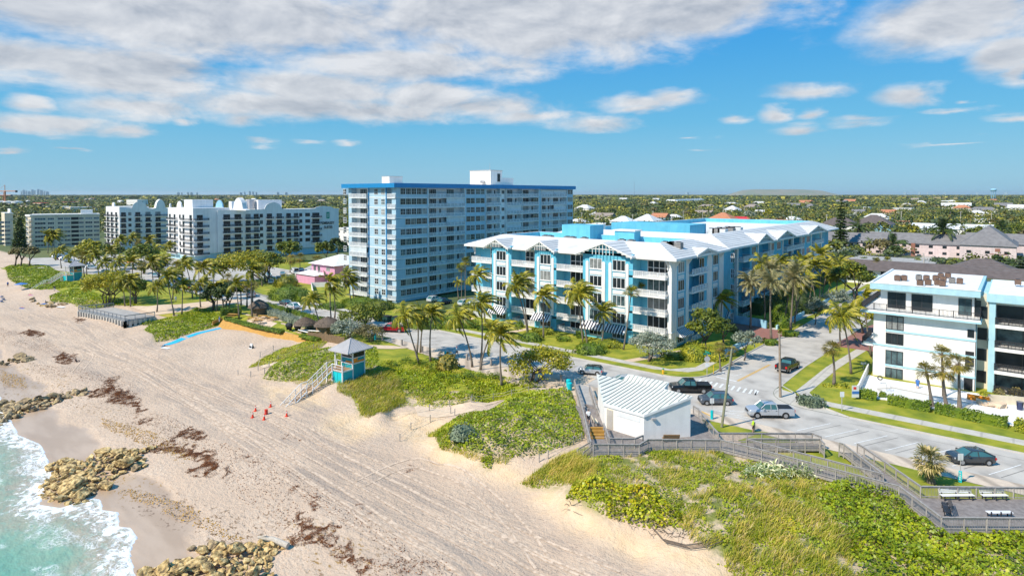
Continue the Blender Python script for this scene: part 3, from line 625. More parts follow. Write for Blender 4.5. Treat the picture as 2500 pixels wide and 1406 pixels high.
paint('road_marking',[stripe(x+.75,79.3,x+3.3,84.4,.07) for x in np.arange(-94,-52,2.75)]+[stripe(x+1.0,79.8,x+3.7,85.2,.08) for x in np.arange(-20.5,40,3.1)]+[stripe(-36.8,130,-26.8,128,.06),stripe(-37,112,-27.5,113,.06),stripe(-90,87.2,-48,88,.05),stripe(-16,86.6,40,86.4,.05)],'seam',.026)
# ---------------------------------------------------------------- buildings
mat('rail_panel',(.66,.70,.74),.5,alpha=.42); mat('rail_white',(.78,.79,.80),.5,alpha=.38); mat('rail_dark',(.03,.03,.035),.5,alpha=.3); mat('glass_rail',(.45,.5,.52),.3,alpha=.35)
class Fr:
    def __init__(s,x,y,dx,dy):
        l=math.hypot(dx,dy); s.o=(x,y); s.d=(dx/l,dy/l); s.n=(dy/l,-dx/l)     # outward = right-hand side of the run
    def __call__(s,a,o,z): return (s.o[0]+s.d[0]*a+s.n[0]*o, s.o[1]+s.d[1]*a+s.n[1]*o, z)
    def at(s,px_):           # run coordinate where photo column px_ crosses the facade plane
        X,Y,_=ray(px_,700); # solve o+d*a = t*(X,Y)
        det=s.d[0]*(-Y)+X*s.d[1]; return ((-s.o[0])*(-Y)+X*(-s.o[1]))/det
class Bld:
    def __init__(s,name,loc,label,cat='building',group=None):
        s.root=empty(name,loc,label,cat,group); s.rec={}
    def part(s,kind,mats,label=None):
        m=MB(); m.kids=[]; m.mats=mats; m.label=label; s.rec.setdefault(kind,[]).append(m); return m
    def sub(s,pm,kind,mats): m=MB(); m.mats=mats; pm.kids.append((kind,m)); return m
    def done(s):
        for kind,L_ in s.rec.items():
            if len(L_)>100:
                c=[np.mean(np.array(m.v)[:,:2],0) for m in L_]; dz=[np.mean(np.array(m.v)[:,2]) for m in L_]
                L_=[L_[i] for i in sorted(range(len(L_)),key=lambda i:c[i][0]**2+c[i][1]**2+(dz[i]-H)**2)]
            big=L_[:100]; rest=L_[100:]
            for m in big:
                o=m.build(kind,m.mats,s.root,label=m.label)
                for k,sm in m.kids:
                    if sm.v: so=sm.build(k,sm.mats,s.root); so.parent=o
            if rest:
                a=MB(); mats=[]
                for m in rest:
                    for mm in [m]+[q for _,q in m.kids]:
                        ms=[mm.mats] if isinstance(mm.mats,str) else mm.mats; n=len(a.v); a.v+=mm.v
                        for x in ms:
                            if x not in mats: mats.append(x)
                        for f,i in zip(mm.f,mm.m): a.f.append(tuple(n+q for q in f)); a.m.append(mats.index(ms[i]))
                o=a.build(kind,mats,s.root); o['kind']='stuff'
    # --- common pieces
    def window(s,fr,a0,a1,z0,z1,cols=2,rows=1,o=0.,gl='glass',frm='white_clean',w=.07,sill=False,kind='window'):
        if gl=='glass' and random.random()<.16: gl='glass_curtain' if random.random()<.4 else 'glass_lit'
        m=s.part(kind,[gl,frm]); m.box(a0,o,z0,a1,o+.03,z1,0,fr)
        for i in range(cols+1): x=a0+(a1-a0)*i/cols; m.box(x-w/2,o,z0-w/2,x+w/2,o+.07,z1+w/2,1,fr)
        for j in range(rows+1): z=z0+(z1-z0)*j/rows; m.box(a0,o,z-w/2,a1,o+.065,z+w/2,1,fr)
        if sill: m.box(a0-.12,o,z0-.2,a1+.12,o+.16,z0-.06,1,fr)
        return m
    def balcony(s,fr,a0,a1,z,o0,o1,slab='tower_white',rail='rail_panel',post='white_clean',h=1.05,sides=True,th=.22,x=False,sl=None):
        m=s.part('balcony',[slab,sl or slab]); m.box(a0,o0,z-th,a1,o1,z,0,fr)
        r=s.sub(m,'railing',[rail,post])
        r.box(a0,o1-.05,z+.08,a1,o1-.02,z+h-.06,0,fr); r.box(a0,o1-.09,z+h-.07,a1,o1+.01,z+h,1,fr); r.box(a0,o1-.08,z+.04,a1,o1,z+.1,1,fr)
        n=max(1,round((a1-a0)/1.5))
        for i in range(n+1): q=a0+(a1-a0)*i/n; r.box(q-.04,o1-.08,z,q+.04,o1,z+h,1,fr)
        if x:
            k=max(3,round((a1-a0)/.42))
            for i in range(k): q=a0+(a1-a0)*(i+.5)/k; r.box(q-.022,o1-.07,z,q+.022,o1-.012,z+h,1,fr)
        if sides:
            for q in (a0,a1): r.box(q-.03,o0+.05,z+.08,q+.03,o1-.05,z+h-.06,0,fr); r.box(q-.04,o0+.05,z+h-.07,q+.04,o1-.05,z+h,1,fr)
        return m
def rnd(*a): return random.uniform(*a)
# ======================= the tall blue-banded tower
def tower():
    X0,X1,Y0,Y1=-148.6,-127.7,106.2,106.2+Fr(-127.7,106.2,0,1).at(1398); T=31.9; F0=.75; S=2.73
    B=Bld('apartment_tower',(X1,Y0,0),'tall eleven storey pale blue apartment tower with a deep blue roof band')
    fr=Fr(X0,Y0,1,0); fs=Fr(X1,Y0,0,1)
    w=B.part('wall',['tower_blue','tower_white'])
    A=lambda c: fs.at(820+c/4.135); C=lambda c: fr.at(820+c/4.135)
    e=1.7
    w.box(X0+.3,Y0+e,0,X1-e,Y1,T-1.2,1)
    # full depth blocks (window bands) on the side facade
    for a0,a1 in ((0,A(932)),(A(1308),A(1512)),(A(2050),A(2068)),(A(2333),Y1-Y0)): w.box(X1-e,Y0+a0,0,X1,Y0+a1,T-1.2,0)
    w.box(X1-e,Y0+A(1668),0,X1-.5,Y0+A(1722),T-1.2,1)
    for a in (A(938),A(1303),A(1518),A(1722),A(1880),A(2046),A(2072),A(2328)): w.box(X1-e,Y0+a-.12,0,X1+.1,Y0+a+.12,T-1.2,1)
    for c0,c1 in ((-5,C(165)),(C(338),C(512))): w.box(X0+max(0,c0),Y0,0,X0+c1,Y0+e,T-1.2,0)
    w.box(X1-.5,Y0,0,X1-.02,Y0+.5,T-1.2,0) if 0 else None
    st=B.part('stripe','band_blue')
    for c in (340,516): a=C(c); st.box(a-.16,0,1.0,a+.16,.14,T-1.2,0,fr)
    rf=B.part('roof',['band_blue','white'])
    rf.box(X0-1.6,Y0-1.3,T-1.2,X1+.9,Y1+.6,T,0); rf.box(X0-1.4,Y0-1.1,T+.002,X1+.7,Y1+.4,T+.02,1)
    p=B.part('penthouse',['white','glass','metal_grey'])
    xk=X1-7; ya=atX(1198,xk); yb=atX(1226,xk); xl=atY(1148,ya)
    p.box(xl,ya,T+.01,xk,yb,T+4.9,0); p.box(xl+1,yb,T+.01,xk-.5,atX(1256,xk),T+2.6,0); p.box(xk,ya+(yb-ya)*.58,T+1.2,xk+.06,ya+(yb-ya)*.82,T+3.9,1); p.box(xl-.2,ya-.2,T+4.9,xk+.2,yb+.2,T+5.05,2)
    p.tube([(xk-3.6,ya-1.2,T+1.3),(xk-2.6,ya-.2,T+1.)],.55,10,2); p.tube([(xk-3,ya+3,T+5),(xk-3,ya+3,T+7.5)],.05,5,2)
    xq=X1-5; yq=atX(952,xq); p=B.part('lift_house',['white','metal_grey']); p.box(atY(934,yq),yq,T+.01,xq,atX(984,xq),T+1.9,0); p.box(atY(934,yq)-.1,yq-.1,T+1.9,xq+.1,atX(984,xq)+.1,T+2,1)
    rr=random.Random(3)
    for k in range(11):
        z=F0+S*k; gl=lambda: rr.choice(['glass','glass','glass','glass','glass_lit','glass_curtain'])
        # side window bands
        full=rr.random()<.75
        segs=[(A(652) if full else A(702),A(924),5 if full else 4),(A(1316),A(1404),2),(A(1412),A(1503),2),(A(2336),A(2386),2)]
        for a0,a1,n in segs:
            q=n; 
            for i in range(q): u0=a0+(a1-a0)*i/q; u1=a0+(a1-a0)*(i+1)/q; B.window(fs,u0+.12,u1-.12,z+.88,z+2.45,3,2,gl=gl(),frm='cream' if k%2 else 'white',w=.042)
        w.box(A(1316),.0,z-.25,A(1503),.05,z+.65,0,fs); w.box(0,.0,z-.12,A(928),.06,z+.12,1,fs)
        # side balconies
        for a0,a1 in ((A(945),A(1120)),(A(1120),A(1300)),(A(1524),A(1664)),(A(1726),A(1876)),(A(1884),A(2042)),(A(2076),A(2200)),(A(2200),A(2324))):
            B.balcony(fs,a0,a1,z,-e,.25,sides=False)
            if rr.random()<.11:
                sh=B.part('shutter','shutter'); sh.box(a0+.1,-.2,z+.05,a1-.1,-.1,z+S-.25,0,fs)
            else:
                L_=a1-a0; B.window(fs,a0+L_*.22,a0+L_*.62,z+.05,z+2.3,4,1,o=-e,gl=gl(),kind='glass_door',w=.06)
                if rr.random()<.7: B.window(fs,a0+L_*.80,a0+L_*.90,z+.05,z+2.2,1,1,o=-e,kind='glass_door',w=.06)
        if k%2: B.window(fs,A(1990),A(2040),z+.95,z+2.2,3,2,o=-.02,frm='cream')
        B.window(fs,A(1684),A(1712),z+1.0,z+2.1,2,1,o=-.5)
        # sea front
        for c0,c1 in ((395,430),(465,500)): B.window(fr,C(c0),C(c1),z+.85,z+2.35,2,2,gl=gl(),w=.09)
        B.window(fr,C(84),C(112),z+.85,z+2.35,2,2,w=.09)
        w.box(C(345),0,z-.1,C(512),.06,z+.15,1,fr)
        B.balcony(fr,C(168),C(336),z,-e,.9)
        B.window(fr,C(205),C(272),z+.05,z+2.3,4,1,o=-e,gl=gl(),kind='glass_door'); B.window(fr,C(305),C(328),z+.05,z+2.3,1,1,o=-e,kind='glass_door')
        if k in (4,): sh=B.part('shutter','shutter'); sh.box(C(172),.7,z+.05,C(334),.78,z+S-.25,0,fr)
        B.balcony(fr,C(530),X1-X0,z,-e,.3,sides=False); B.window(fr,C(548),C(566),z+.05,z+2.2,1,1,o=-e,kind='glass_door')
    B.done()
tower()
# ======================= the blue apartment house (front block and rear block)
def ring_roof(B,x0,y0,x1,y1,ze,zr,ins,zf,mats=('roof_white','blue','white')):
    r=B.part('roof',list(mats)); O=[(x0,y0),(x1,y0),(x1,y1),(x0,y1)]; I=[(x0+ins,y0+ins),(x1-ins,y0+ins),(x1-ins,y1-ins),(x0+ins,y1-ins)]
    for i in range(4):
        j=(i+1)%4; r.face([(*O[i],ze),(*O[j],ze),(*I[j],zr),(*I[i],zr)],0)
        r.face([(*O[i],ze-.45),(*O[j],ze-.45),(*O[j],ze),(*O[i],ze)],2)
        I2=[(a+(.5 if a<(x0+x1)/2 else -.5),b+(.5 if b<(y0+y1)/2 else -.5)) for a,b in I]
        r.face([(*I[i],zr),(*I[j],zr),(*I2[j],zr-.05),(*I2[i],zr-.05)],0)
        r.face([(*I2[i],zr-.05),(*I2[j],zr-.05),(*I2[j],zf),(*I2[i],zf)],1)
    r.face([(*p,ze-.45) for p in reversed(O)],2); r.face([(*p,zf) for p in I2],2)
    # standing courses on the slopes
    for k in range(1,9):
        t=k/9; c=[(O[i][0]+(I[i][0]-O[i][0])*t,O[i][1]+(I[i][1]-O[i][1])*t) for i in range(4)]; z=ze+(zr-ze)*t
        for i in range(4):
            j=(i+1)%4; a=c[i];b=c[j]; r.tube([(a[0],a[1],z+.03),(b[0],b[1],z+.03)],.055,4,0,False)
    return r
def gable(B,fr,a0,a1,ze,zp,back,over=1.15):
    g_=B.part('gable',['roof_white','white','blue']); m=(a0+a1)/2; th=.32
    for sgn,e in ((1,a0),(-1,a1)):
        P=[fr(e,over,ze),fr(m,over,zp),fr(m,-back,zp),fr(e,-back*.55,ze)]
        Q=[(p[0],p[1],p[2]-th) for p in P]
        g_.face(P if sgn>0 else P[::-1],0); g_.face(Q[::-1] if sgn>0 else Q,1)
        g_.face([Q[0],Q[1],P[1],P[0]],1); g_.face([Q[0],P[0],P[3],Q[3]],1)
        for k in range(1,6):
            t=k/6; g_.tube([tuple(Vector(fr(e+(m-e)*t,over,ze+(zp-ze)*t+.04))),tuple(Vector(fr(e+(m-e)*t,-back*(.55+.45*t),ze+(zp-ze)*t+.04)))],.05,4,0,False)
    g_.face([fr(a0+.7,0,ze-.1),fr(a1-.7,0,ze-.1),fr(m,0,zp-.4)],2)
    t=B.part('truss','white')
    for k in range(-3,4):
        q=m+k*(a1-a0)*.06; t.box(q-.06,over-.25,ze+.35*abs(k)*0,q+.06,over-.13,zp-.3-abs(k)*(zp-ze)*.12,0,fr)
    t.box(m-(a1-a0)*.25,over-.26,ze+(zp-ze)*.42,m+(a1-a0)*.25,over-.12,ze+(zp-ze)*.42+.14,0,fr)
    for sg in (-1,1):
        for k in range(5):
            u0=m+sg*(a1-a0)*(.10+.075*k); u1=u0+sg*(a1-a0)*.075; zz=zp-.5-(zp-ze)*(.2+.165*k)*.95
            t.box(min(u0,u1),over-.24,zz-.12,max(u0,u1),over-.1,zz+.05,0,fr); t.box(u1-.06,over-.24,zz-.45,u1+.06,over-.1,zz,0,fr)
def awning(B,fr,a0,a1,zt,drop=1.25,out=1.35):
    m=B.part('awning',['cloth_white','navy']); n=max(8,round((a1-a0)/.34)) | 1
    for i in range(n):
        u0=a0+(a1-a0)*i/n; u1=a0+(a1-a0)*(i+1)/n; c=(i%2)
        m.face([fr(u0,.05,zt),fr(u0,out,zt-drop),fr(u1,out,zt-drop),fr(u1,.05,zt)],c); m.face([fr(u0,out,zt-drop),fr(u0,out+.02,zt-drop-.25),fr(u1,out+.02,zt-drop-.25),fr(u1,out,zt-drop)],c)
    for u in (a0,a1): m.face([fr(u,.05,zt),fr(u,out,zt-drop),fr(u,.05,zt-drop)],0)
FZ=[0.,2.95,6.4,9.85,13.3]
def win_col(B,fr,a0,a1,zs=FZ,o=0.,lowest=True,shut=True):
    for k,z in enumerate(zs):
        if k==0 and not lowest: continue
        B.window(fr,a0,a1,z+.75,z+2.75,3,1,o=o,sill=True,w=.1,frm='white_clean',gl='glass')
        if k<len(zs)-1 and k>0: q=B.part('panel','white'); q.box(a0,o,z+2.95,a1,o+.07,z+3.75,0,fr); q.box(a0+.2,o+.07,z+3.1,a1-.2,o+.11,z+3.6,0,fr)
def pilaster(B,fr,a0,a1,z0=3.3,z1=15.2,o=0.):
    q=B.part('pilaster','white'); n=8; P=[(a0,z0),(a1,z0)]+[((a0+a1)/2+(a1-a0)/2*math.cos(math.pi*i/n),z1+(a1-a0)/2*math.sin(math.pi*i/n)) for i in range(n+1)]
    f=[fr(a,o+.12,z) for a,z in P]; bk=[fr(a,o,z) for a,z in P]; q.face(f,0)
    for i in range(len(P)): j=(i+1)%len(P); q.face([bk[i],bk[j],f[j],f[i]],0)
def ac_unit(name,x,y,z,s,m,label,group): 
    b=MB(); b.box(x-s/2,y-s/2,z+.12,x+s/2,y+s/2,z+s*1.05,0); b.cyl(x,y,z+s*1.05,z+s*1.13,s*.38,n=10,m=1); 
    for dx in (-.35,.35): b.box(x+dx*s-.05,y-s/2,z,x+dx*s+.05,y+s/2,z+.12,1)
    for k in range(5): b.box(x-s/2-.012,y-s/2-.012,z+.2+k*s*.17,x+s/2+.012,y+s/2+.012,z+.24+k*s*.17,1)
    o=b.build(name,[m,'black']); o.data.transform(Matrix.Translation((-x,-y,-z))); o.location=(x,y,z); tag(o,label,'air conditioner',group)
def blue_house():
    X1=-49.6; Y0=106.6; X0=-101.5; E=17.05
    B=Bld('apartment_house',(X1,Y0,0),'turquoise five storey apartment house with white roof, gables and striped awnings facing the coast')
    fr=Fr(X0,Y0,1,0); C=lambda c: fr.at(1120+c/3.788)
    fs=Fr(X1,Y0,0,1); A=lambda c: fs.at(1120+c/3.788)
    YB=Y0+A(2440); rec=2.2
    w=B.part('wall',['blue','white'])
    w.box(X0+.4,Y0+rec,.0,X1-1.6,YB,E-.4,0)
    bays=[(330,510),(725,925),(1170,1630)]
    PJ=.9; fb=Fr(X0,Y0-PJ,1,0)
    for c0,c1 in bays: w.box(X0+C(c0),Y0-PJ,0,X0+C(c1),Y0+rec,E+.3,0)
    w.box(X0+C(1932),Y0,0,X1+.05,Y0+rec,E-.4,1)                                    # white corner column
    w.box(X1-1.6,Y0+rec,0,X1,Y0+A(2110),E-.4,0); w.box(X1-1.6,Y0+A(2245),0,X1,YB,E-.4,0)
    w.box(X1-.1,Y0+A(2098),0,X1+.15,Y0+A(2122),E-.4,1); w.box(X1-.1,Y0+A(2402),0,X1+.15,YB+.1,E-.4,1); w.box(X1-.1,Y0+A(1995),0,X1+.15,Y0+A(2012),E-.4,1)
    w.box(X1-1.6,YB-.5,0,X1-.02,YB+6,E-.4,0)
    for k,z in enumerate(FZ):
        for (c0,c1,d0,d1) in ((152,328,240,325),(512,723,565,720),(927,1168,982,1166),(1632,1930,1700,1915)):
            a0,a1=C(c0)+.02,C(c1)-.02
            if k>0: B.balcony(fr,a0-(1.2 if c0>900 else .3),a1,z,-rec,.9,slab='white',sl='pale_blue2',rail='rail_white',x=True,th=.35)
            else: B.balcony(fr,a0,a1,z+.25,-rec+.1,.7,slab='white',rail='rail_white',x=True,th=.25)
            B.window(fr,C(d0),C(d1),z+.1,z+2.9,4,1 if k<4 else 2,o=-rec,kind='glass_door',w=.11)
            q=B.part('ceiling_beam','white'); q.box(a0,-rec,z+3.02,a1,-.1,z+3.1,0,fr) if k==4 else q.box(a0,-.25,z+3.0,a1,-.05,z+3.1,0,fr)
        u=B.part('balcony',['white','white']); 
        a0,a1=A(2124),A(2243); u.box(a0,-1.6,z-.3,a1+1.4,.85,z,0,fs) if k else u.box(a0,-1.6,z,a1,.6,z+.2,0,fs)
        r=B.sub(u,'railing',['rail_white','white_clean']); zz=z+(.0 if k else .2)
        r.box(a0,.78,zz+.08,a1+1.4,.82,zz+1.,0,fs); r.box(a0,.75,zz+1.,a1+1.4,.85,zz+1.07,1,fs)
        for i in range(7): q=a0+(a1+1.4-a0)*i/6; r.box(q-.05,.75,zz,q+.05,.85,zz+1.05,1,fs)
        B.window(fs,A(2222),A(2243)+1.2,z+.8,z+2.7,2,1,o=-.0 if 0 else .0,w=.1) if k else None
        B.window(fs,A(2130),A(2180),z+.1,z+2.3,2,1,o=-1.6,kind='glass_door',w=.08)
    for c0,c1,l in ((375,460,0),(778,872,0),(1234,1344,0),(1446,1560,0)): win_col(B,fb,C(c0),C(c1))
    win_col(B,fs,A(2027),A(2082)); win_col(B,fs,A(2350),A(2392))
    for c0,c1 in ((349,368),(466,486),(748,770),(880,902),(1198,1224),(1346,1376),(1408,1436),(1566,1592)): pilaster(B,fb,C(c0),C(c1))
    pilaster(B,fs,A(2292),A(2338))
    for c0,c1 in ((322,470),(720,880),(1175,1375),(1388,1580)): awning(B,fb,C(c0),C(c1),3.35)
    awning(B,fs,A(2010),A(2118),3.35)
    ct=B.part('string_course','white'); ct.box(C(1630),.0,2.95,X1-X0+.12,.14,3.15,0,fr); ct.box(0,0,2.95,A(2440),.17,3.15,0,fs)
    br=B.part('bracket','white')
    for fr_,a in ((fr,C(1935)),(fr,C(1968)),(fs,A(2001)),(fs,A(2110)),(fs,A(2410)),(fr,C(155))):
        br.box(a-.09,.0,E-2.2,a+.09,.25,E-.45,0,fr_); br.face([fr_(a,.1,E-2.1),fr_(a,1.1,E-.5),fr_(a,.1,E-.5)],0)
    ring_roof(B,X0-.8,Y0-.75,X1+1.3,YB+1.2,E,19.35,6.6,18.0)
    for c0,c1,zp in ((278,510,18.9),(668,935,19.05),(1122,1650,19.5)): gable(B,fb,C(c0),C(c1),E-.05,zp,7.2,over=1.25)
    gable(B,fs,A(2140),A(2330),E+.06,18.2,4.5,over=1.5)
    ph=B.part('penthouse',['blue','white']); x0=X0+16; ph.box(x0,Y0+16,18,x0+8,Y0+22,21.6,0); ph=B.part('roof_hut',['blue','white']); ph.box(x0+14,Y0+17,18,x0+19,Y0+20,20.6,0); ph.box(x0+13.7,Y0+16.7,20.6,x0+19.3,Y0+20.3,20.9,1)
    B.done()
    for i,(c,n) in enumerate(((640,2),(850,2),(1010,1),(1370,1),(1460,1),(1790,2),(1850,1),(1920,1))):
        fx=fr.at(1120+c/3.788)+X0+ (c-640)*.0
        for j in range(n): ac_unit('air_conditioner',fx-1.5+j*1.3,Y0+8.6,18.0,1.35,'ac','dark rooftop air conditioner behind the front roof of the turquoise house','air conditioners on the front block roof')
    # rear block
    Xr=-50.2; Yr=YB+3.2; Ye=239
    B=Bld('apartment_house',(Xr,Yr,0),'second turquoise apartment house along the side street, row of small white gables and corner balconies')
    f2=Fr(-60,Yr,1,0); f3=Fr(Xr,Yr,0,1); A=lambda c: f3.at(1560+c/4.393); C=lambda c: f2.at(1560+c/4.393)
    w=B.part('wall',['blue','white']); w.box(-101,Yr,0,Xr-1.8,Ye,E-.4,0)
    for a,b in ((1185,1262),(1398,1530),(1730,1835)): w.box(Xr-1.8,Yr+A(a),0,Xr,Yr+A(b),E-.2,0)
    w.box(Xr-1.8,Yr,0,Xr-.2,Yr+.9,E-.4,0)
    for a in (1048,1268,1402,1532,1640,1732,1836,1945): w.box(Xr-.35,Yr+A(a)-.4,0,Xr+.2,Yr+A(a)+.4,E-.4,1)
    for k,z in enumerate(FZ):
        for a,b in ((1075,1184),(1283,1396),(1545,1636),(1642,1728),(1842,1940)):
            B.balcony(f3,A(a),A(b),z+.05,-1.8,1.0,slab='white',rail='rail_white',th=.3); L_=A(b)-A(a)
            B.window(f3,A(a)+L_*.25,A(a)+L_*.62,z+.15,z+2.5,2,1,o=-1.8,kind='glass_door',w=.08)
        for a,b in ((1206,1248),(1398,1440),(1474,1512),(1735,1768),(1790,1822)): B.window(f3,A(a),A(b),z+.8,z+2.7,3,1,sill=True,w=.1)
        B.window(f2,C(985),C(1018),z+.6,z+2.6,2,2,w=.1)
        p=B.part('panel','white'); p.box(C(876),0,z+.5,C(905),.1,z+2.6,0,f2)
    ring_roof(B,-102,Yr-1.2,Xr+1.3,Ye+1.2,E,19.6,7,18.2)
    for a,b in ((1215,1380),(1420,1625),(1760,1960)): gable(B,f3,A(a),A(b),E+.06,19.1,6,over=1.4)
    ph=B.part('penthouse',['blue','white']); ph.box(-84,Yr+8,18.2,-62,Yr+18,21.4,0); ph=B.part('roof_hut',['blue','white']); ph.box(-92,Yr+7,18.2,-87,Yr+10,20.8,1)
    awning(B,f2,C(905),C(985),3.2); B.done()
    for i in range(9): ac_unit('air_conditioner',-60.5+.6*(i%3)*2.4,Yr+18+ (i//3)*5.5,18.2,1.9,'ac' if i%2 else 'light_sign','rooftop air conditioner in the cluster on the rear block','air conditioners on the rear block roof')
blue_house()
# ======================= white house on the right
def white_house():
    Y0=112.; X0=-17.6
    B=Bld('apartment_house',(X0,Y0,0),'white four storey apartment house with pale blue bands and a roof terrace, pool in front')
    fr=Fr(X0,Y0,1,0); C=lambda c: fr.at(2040+c/3.348); W=C(1160)
    fs=Fr(X0+W,Y0,0,1); A=lambda c: fs.at(2040+c/3.348)
    w=B.part('wall',['white','pale_blue','cream']); w.box(X0,Y0,-.1,X0+W,Y0+22,10.6,0); w.box(X0+.6,Y0+2.2,10.7,X0+W-.4,Y0+22,13.8,0)
    for z,c0,c1 in ((7.55,C(415),W),(5.15,-1.4,W),(2.1,C(415),W)): w.box(c0,0,z-.14,c1,.1,z+.14,1,fr)
    w.box(X0+W-.1,Y0+.0,0,X0+W+.04,Y0+.35,10.6,1)
    s_=B.part('terrace',['white','pale_blue']); s_.box(X0-1.6,Y0-1.15,10.5,X0+W+.5,Y0+20,10.75,0); s_.box(X0-1.7,Y0-1.25,10.25,X0+W+.6,Y0+20,10.5,1); s_.box(X0-1.6,Y0-.2,4.8,X0,Y0+9,5.05,0)
    r=B.part('railing',['rail_dark','frame_dark']); 
    def rl(x0,y0,x1,y1,z):
        q=Fr(x0,y0,x1-x0,y1-y0); L_=math.hypot(x1-x0,y1-y0); r.box(0,-.02,z+1.0,L_,.03,z+1.07,1,q); r.box(0,-.02,z+.06,L_,.03,z+.11,1,q)
        for i in range(int(L_/.16)+1): r.box(i*.16-.024,-.02,z,i*.16+.024,.02,z+1.03,1,q)
        for i in range(int(L_/1.7)+1): r.box(i*1.7-.04,-.04,z,i*1.7+.04,.04,z+1.1,1,q)
    rl(X0-1.5,Y0-1.05,X0+W+.4,Y0-1.05,10.75); rl(X0-1.5,Y0-1.05,X0-1.5,Y0+16,10.75); rl(X0+W+.4,Y0-1.05,X0+W+.4,Y0+8,10.75); rl(X0-1.5,Y0-.1,X0-1.5,Y0+8,5.05); rl(X0-1.5,Y0-.1,X0,Y0-.1,5.05)
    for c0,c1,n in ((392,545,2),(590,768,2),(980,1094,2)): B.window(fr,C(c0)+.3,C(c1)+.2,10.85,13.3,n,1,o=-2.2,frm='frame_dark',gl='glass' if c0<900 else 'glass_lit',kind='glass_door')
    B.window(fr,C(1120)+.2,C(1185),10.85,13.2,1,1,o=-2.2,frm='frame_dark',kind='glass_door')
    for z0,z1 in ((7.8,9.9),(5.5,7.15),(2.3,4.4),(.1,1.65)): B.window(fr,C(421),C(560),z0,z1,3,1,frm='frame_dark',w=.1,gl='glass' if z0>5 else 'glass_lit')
    B.window(fr,C(1088),C(1140),8.0,9.1,1,1,frm='frame_dark'); B.window(fr,C(1074),C(1145),3.55+.0,5.0+.0,1,1,frm='frame_dark') if 0 else None
    lg=B.part('loggia',['black','pale_blue','frame_dark']); lg.box(C(1072),-.0,3.7,C(1145),.02,5.9,0,fr); lg.box(C(1072),0.02,3.7,C(1145),.06,4.7,2,fr); lg.box(C(1066),-.0,.1,C(1138),.02,1.9,0,fr)
    for k,(a,b) in enumerate(((1176,1185),(1190,1198),(1170,1215))):
        for z in (1,4,7.6): B.window(fs,A(a)+.2,A(b)+.3,z,z+1.4,1,1,frm='frame_dark',w=.08)
    rf=B.part('roof',['pale_blue','white','white_clean']); rf.box(X0-.7,Y0+.7,13.8,X0+W+.35,Y0+23,14.75,0); rf.box(X0-.3,Y0+1.1,14.76,X0+W-.05,Y0+22.6,14.8,1)
    rf.box(X0-.75,Y0+.65,14.76,X0+W+.4,Y0+.95,14.9,2); rf.box(X0-.75,Y0+.95,14.76,X0-.45,Y0+23,14.9,2)
    B.done()
    # east wing with the deep balconies
    X2=fr.at(2424)+X0-.4
    B=Bld('apartment_house',(X2,Y0+1,0),'pale blue and white wing with dark glazed balconies at the right edge of the photo')
    f2=Fr(X2,Y0+1.2,1,0); D=lambda c: f2.at(2040+c/3.348)
    w=B.part('wall',['white','pale_blue','cream']); w.box(X2-1.6,Y0+2.6,0,X2-.01,Y0+20,13.9,2); w.box(X2,Y0+3.4,0,X2+22,Y0+20,13.9,0); w.box(X2,Y0+1.2,0,X2+.75,Y0+5,14.,1); w.box(X2+10,Y0+1.2,0,X2+10.7,Y0+5,14.,1)
    for z in (1.,4.3,7.4,10.6): B.window(Fr(X2-1.55,Y0+2.6,1,0),.1,1.3,z,z+1.7,1,1,frm='frame_dark')
    rf=B.part('roof',['pale_blue','white']); rf.box(X2-.3,Y0+.9,13.3,X2+22,Y0+20,14.5,0); rf.box(X2-.1,Y0+1.1,14.51,X2+22,Y0+20,14.56,1); rf.box(X2-1.8,Y0+5.8,13.2,X2-.3,Y0+20,14.1,0)
    for k,z in enumerate((.15,3.4,6.75,10.1)):
        B.window(f2,.9,9.9,z+.1,z+2.5,3,1,o=-2.2,frm='frame_dark',kind='glass_door',w=.12,gl='glass' if k%2 else 'glass_lit')
        B.balcony(f2,.75,10,z,-2.2,.15,slab='white',sl='pale_blue',rail='rail_dark',post='frame_dark',th=.5,x=True,sides=False); B.balcony(f2,10.7,20,z,-2.2,.15,slab='white',rail='rail_dark',post='frame_dark',th=.5,sides=False)
    B.done()
    sp=[(505,130,'ac_rust'),(560,130,'ac_rust'),(680,125,'ac'),(742,130,'ac_rust'),(818,130,'ac_rust'),(860,112,'ac_rust'),(918,110,'ac_rust'),(880,138,'ac_rust'),(690,170,'ac_rust'),(756,165,'ac_rust'),(833,165,'ac_rust'),(873,175,'ac_rust'),(952,150,'ac'),(1015,155,'ac_rust'),(1490,165,'ac_rust')]
    for c,y,m in sp:
        x,yy=g(2040+c/3.348,640+(y+22)/3.348,14.8); ac_unit('air_conditioner',x,yy,14.8,.82,m,'rusty box air conditioner on the white flat roof' if m=='ac_rust' else 'pale grey box air conditioner on the white flat roof','air conditioners on the white flat roof')
white_house()
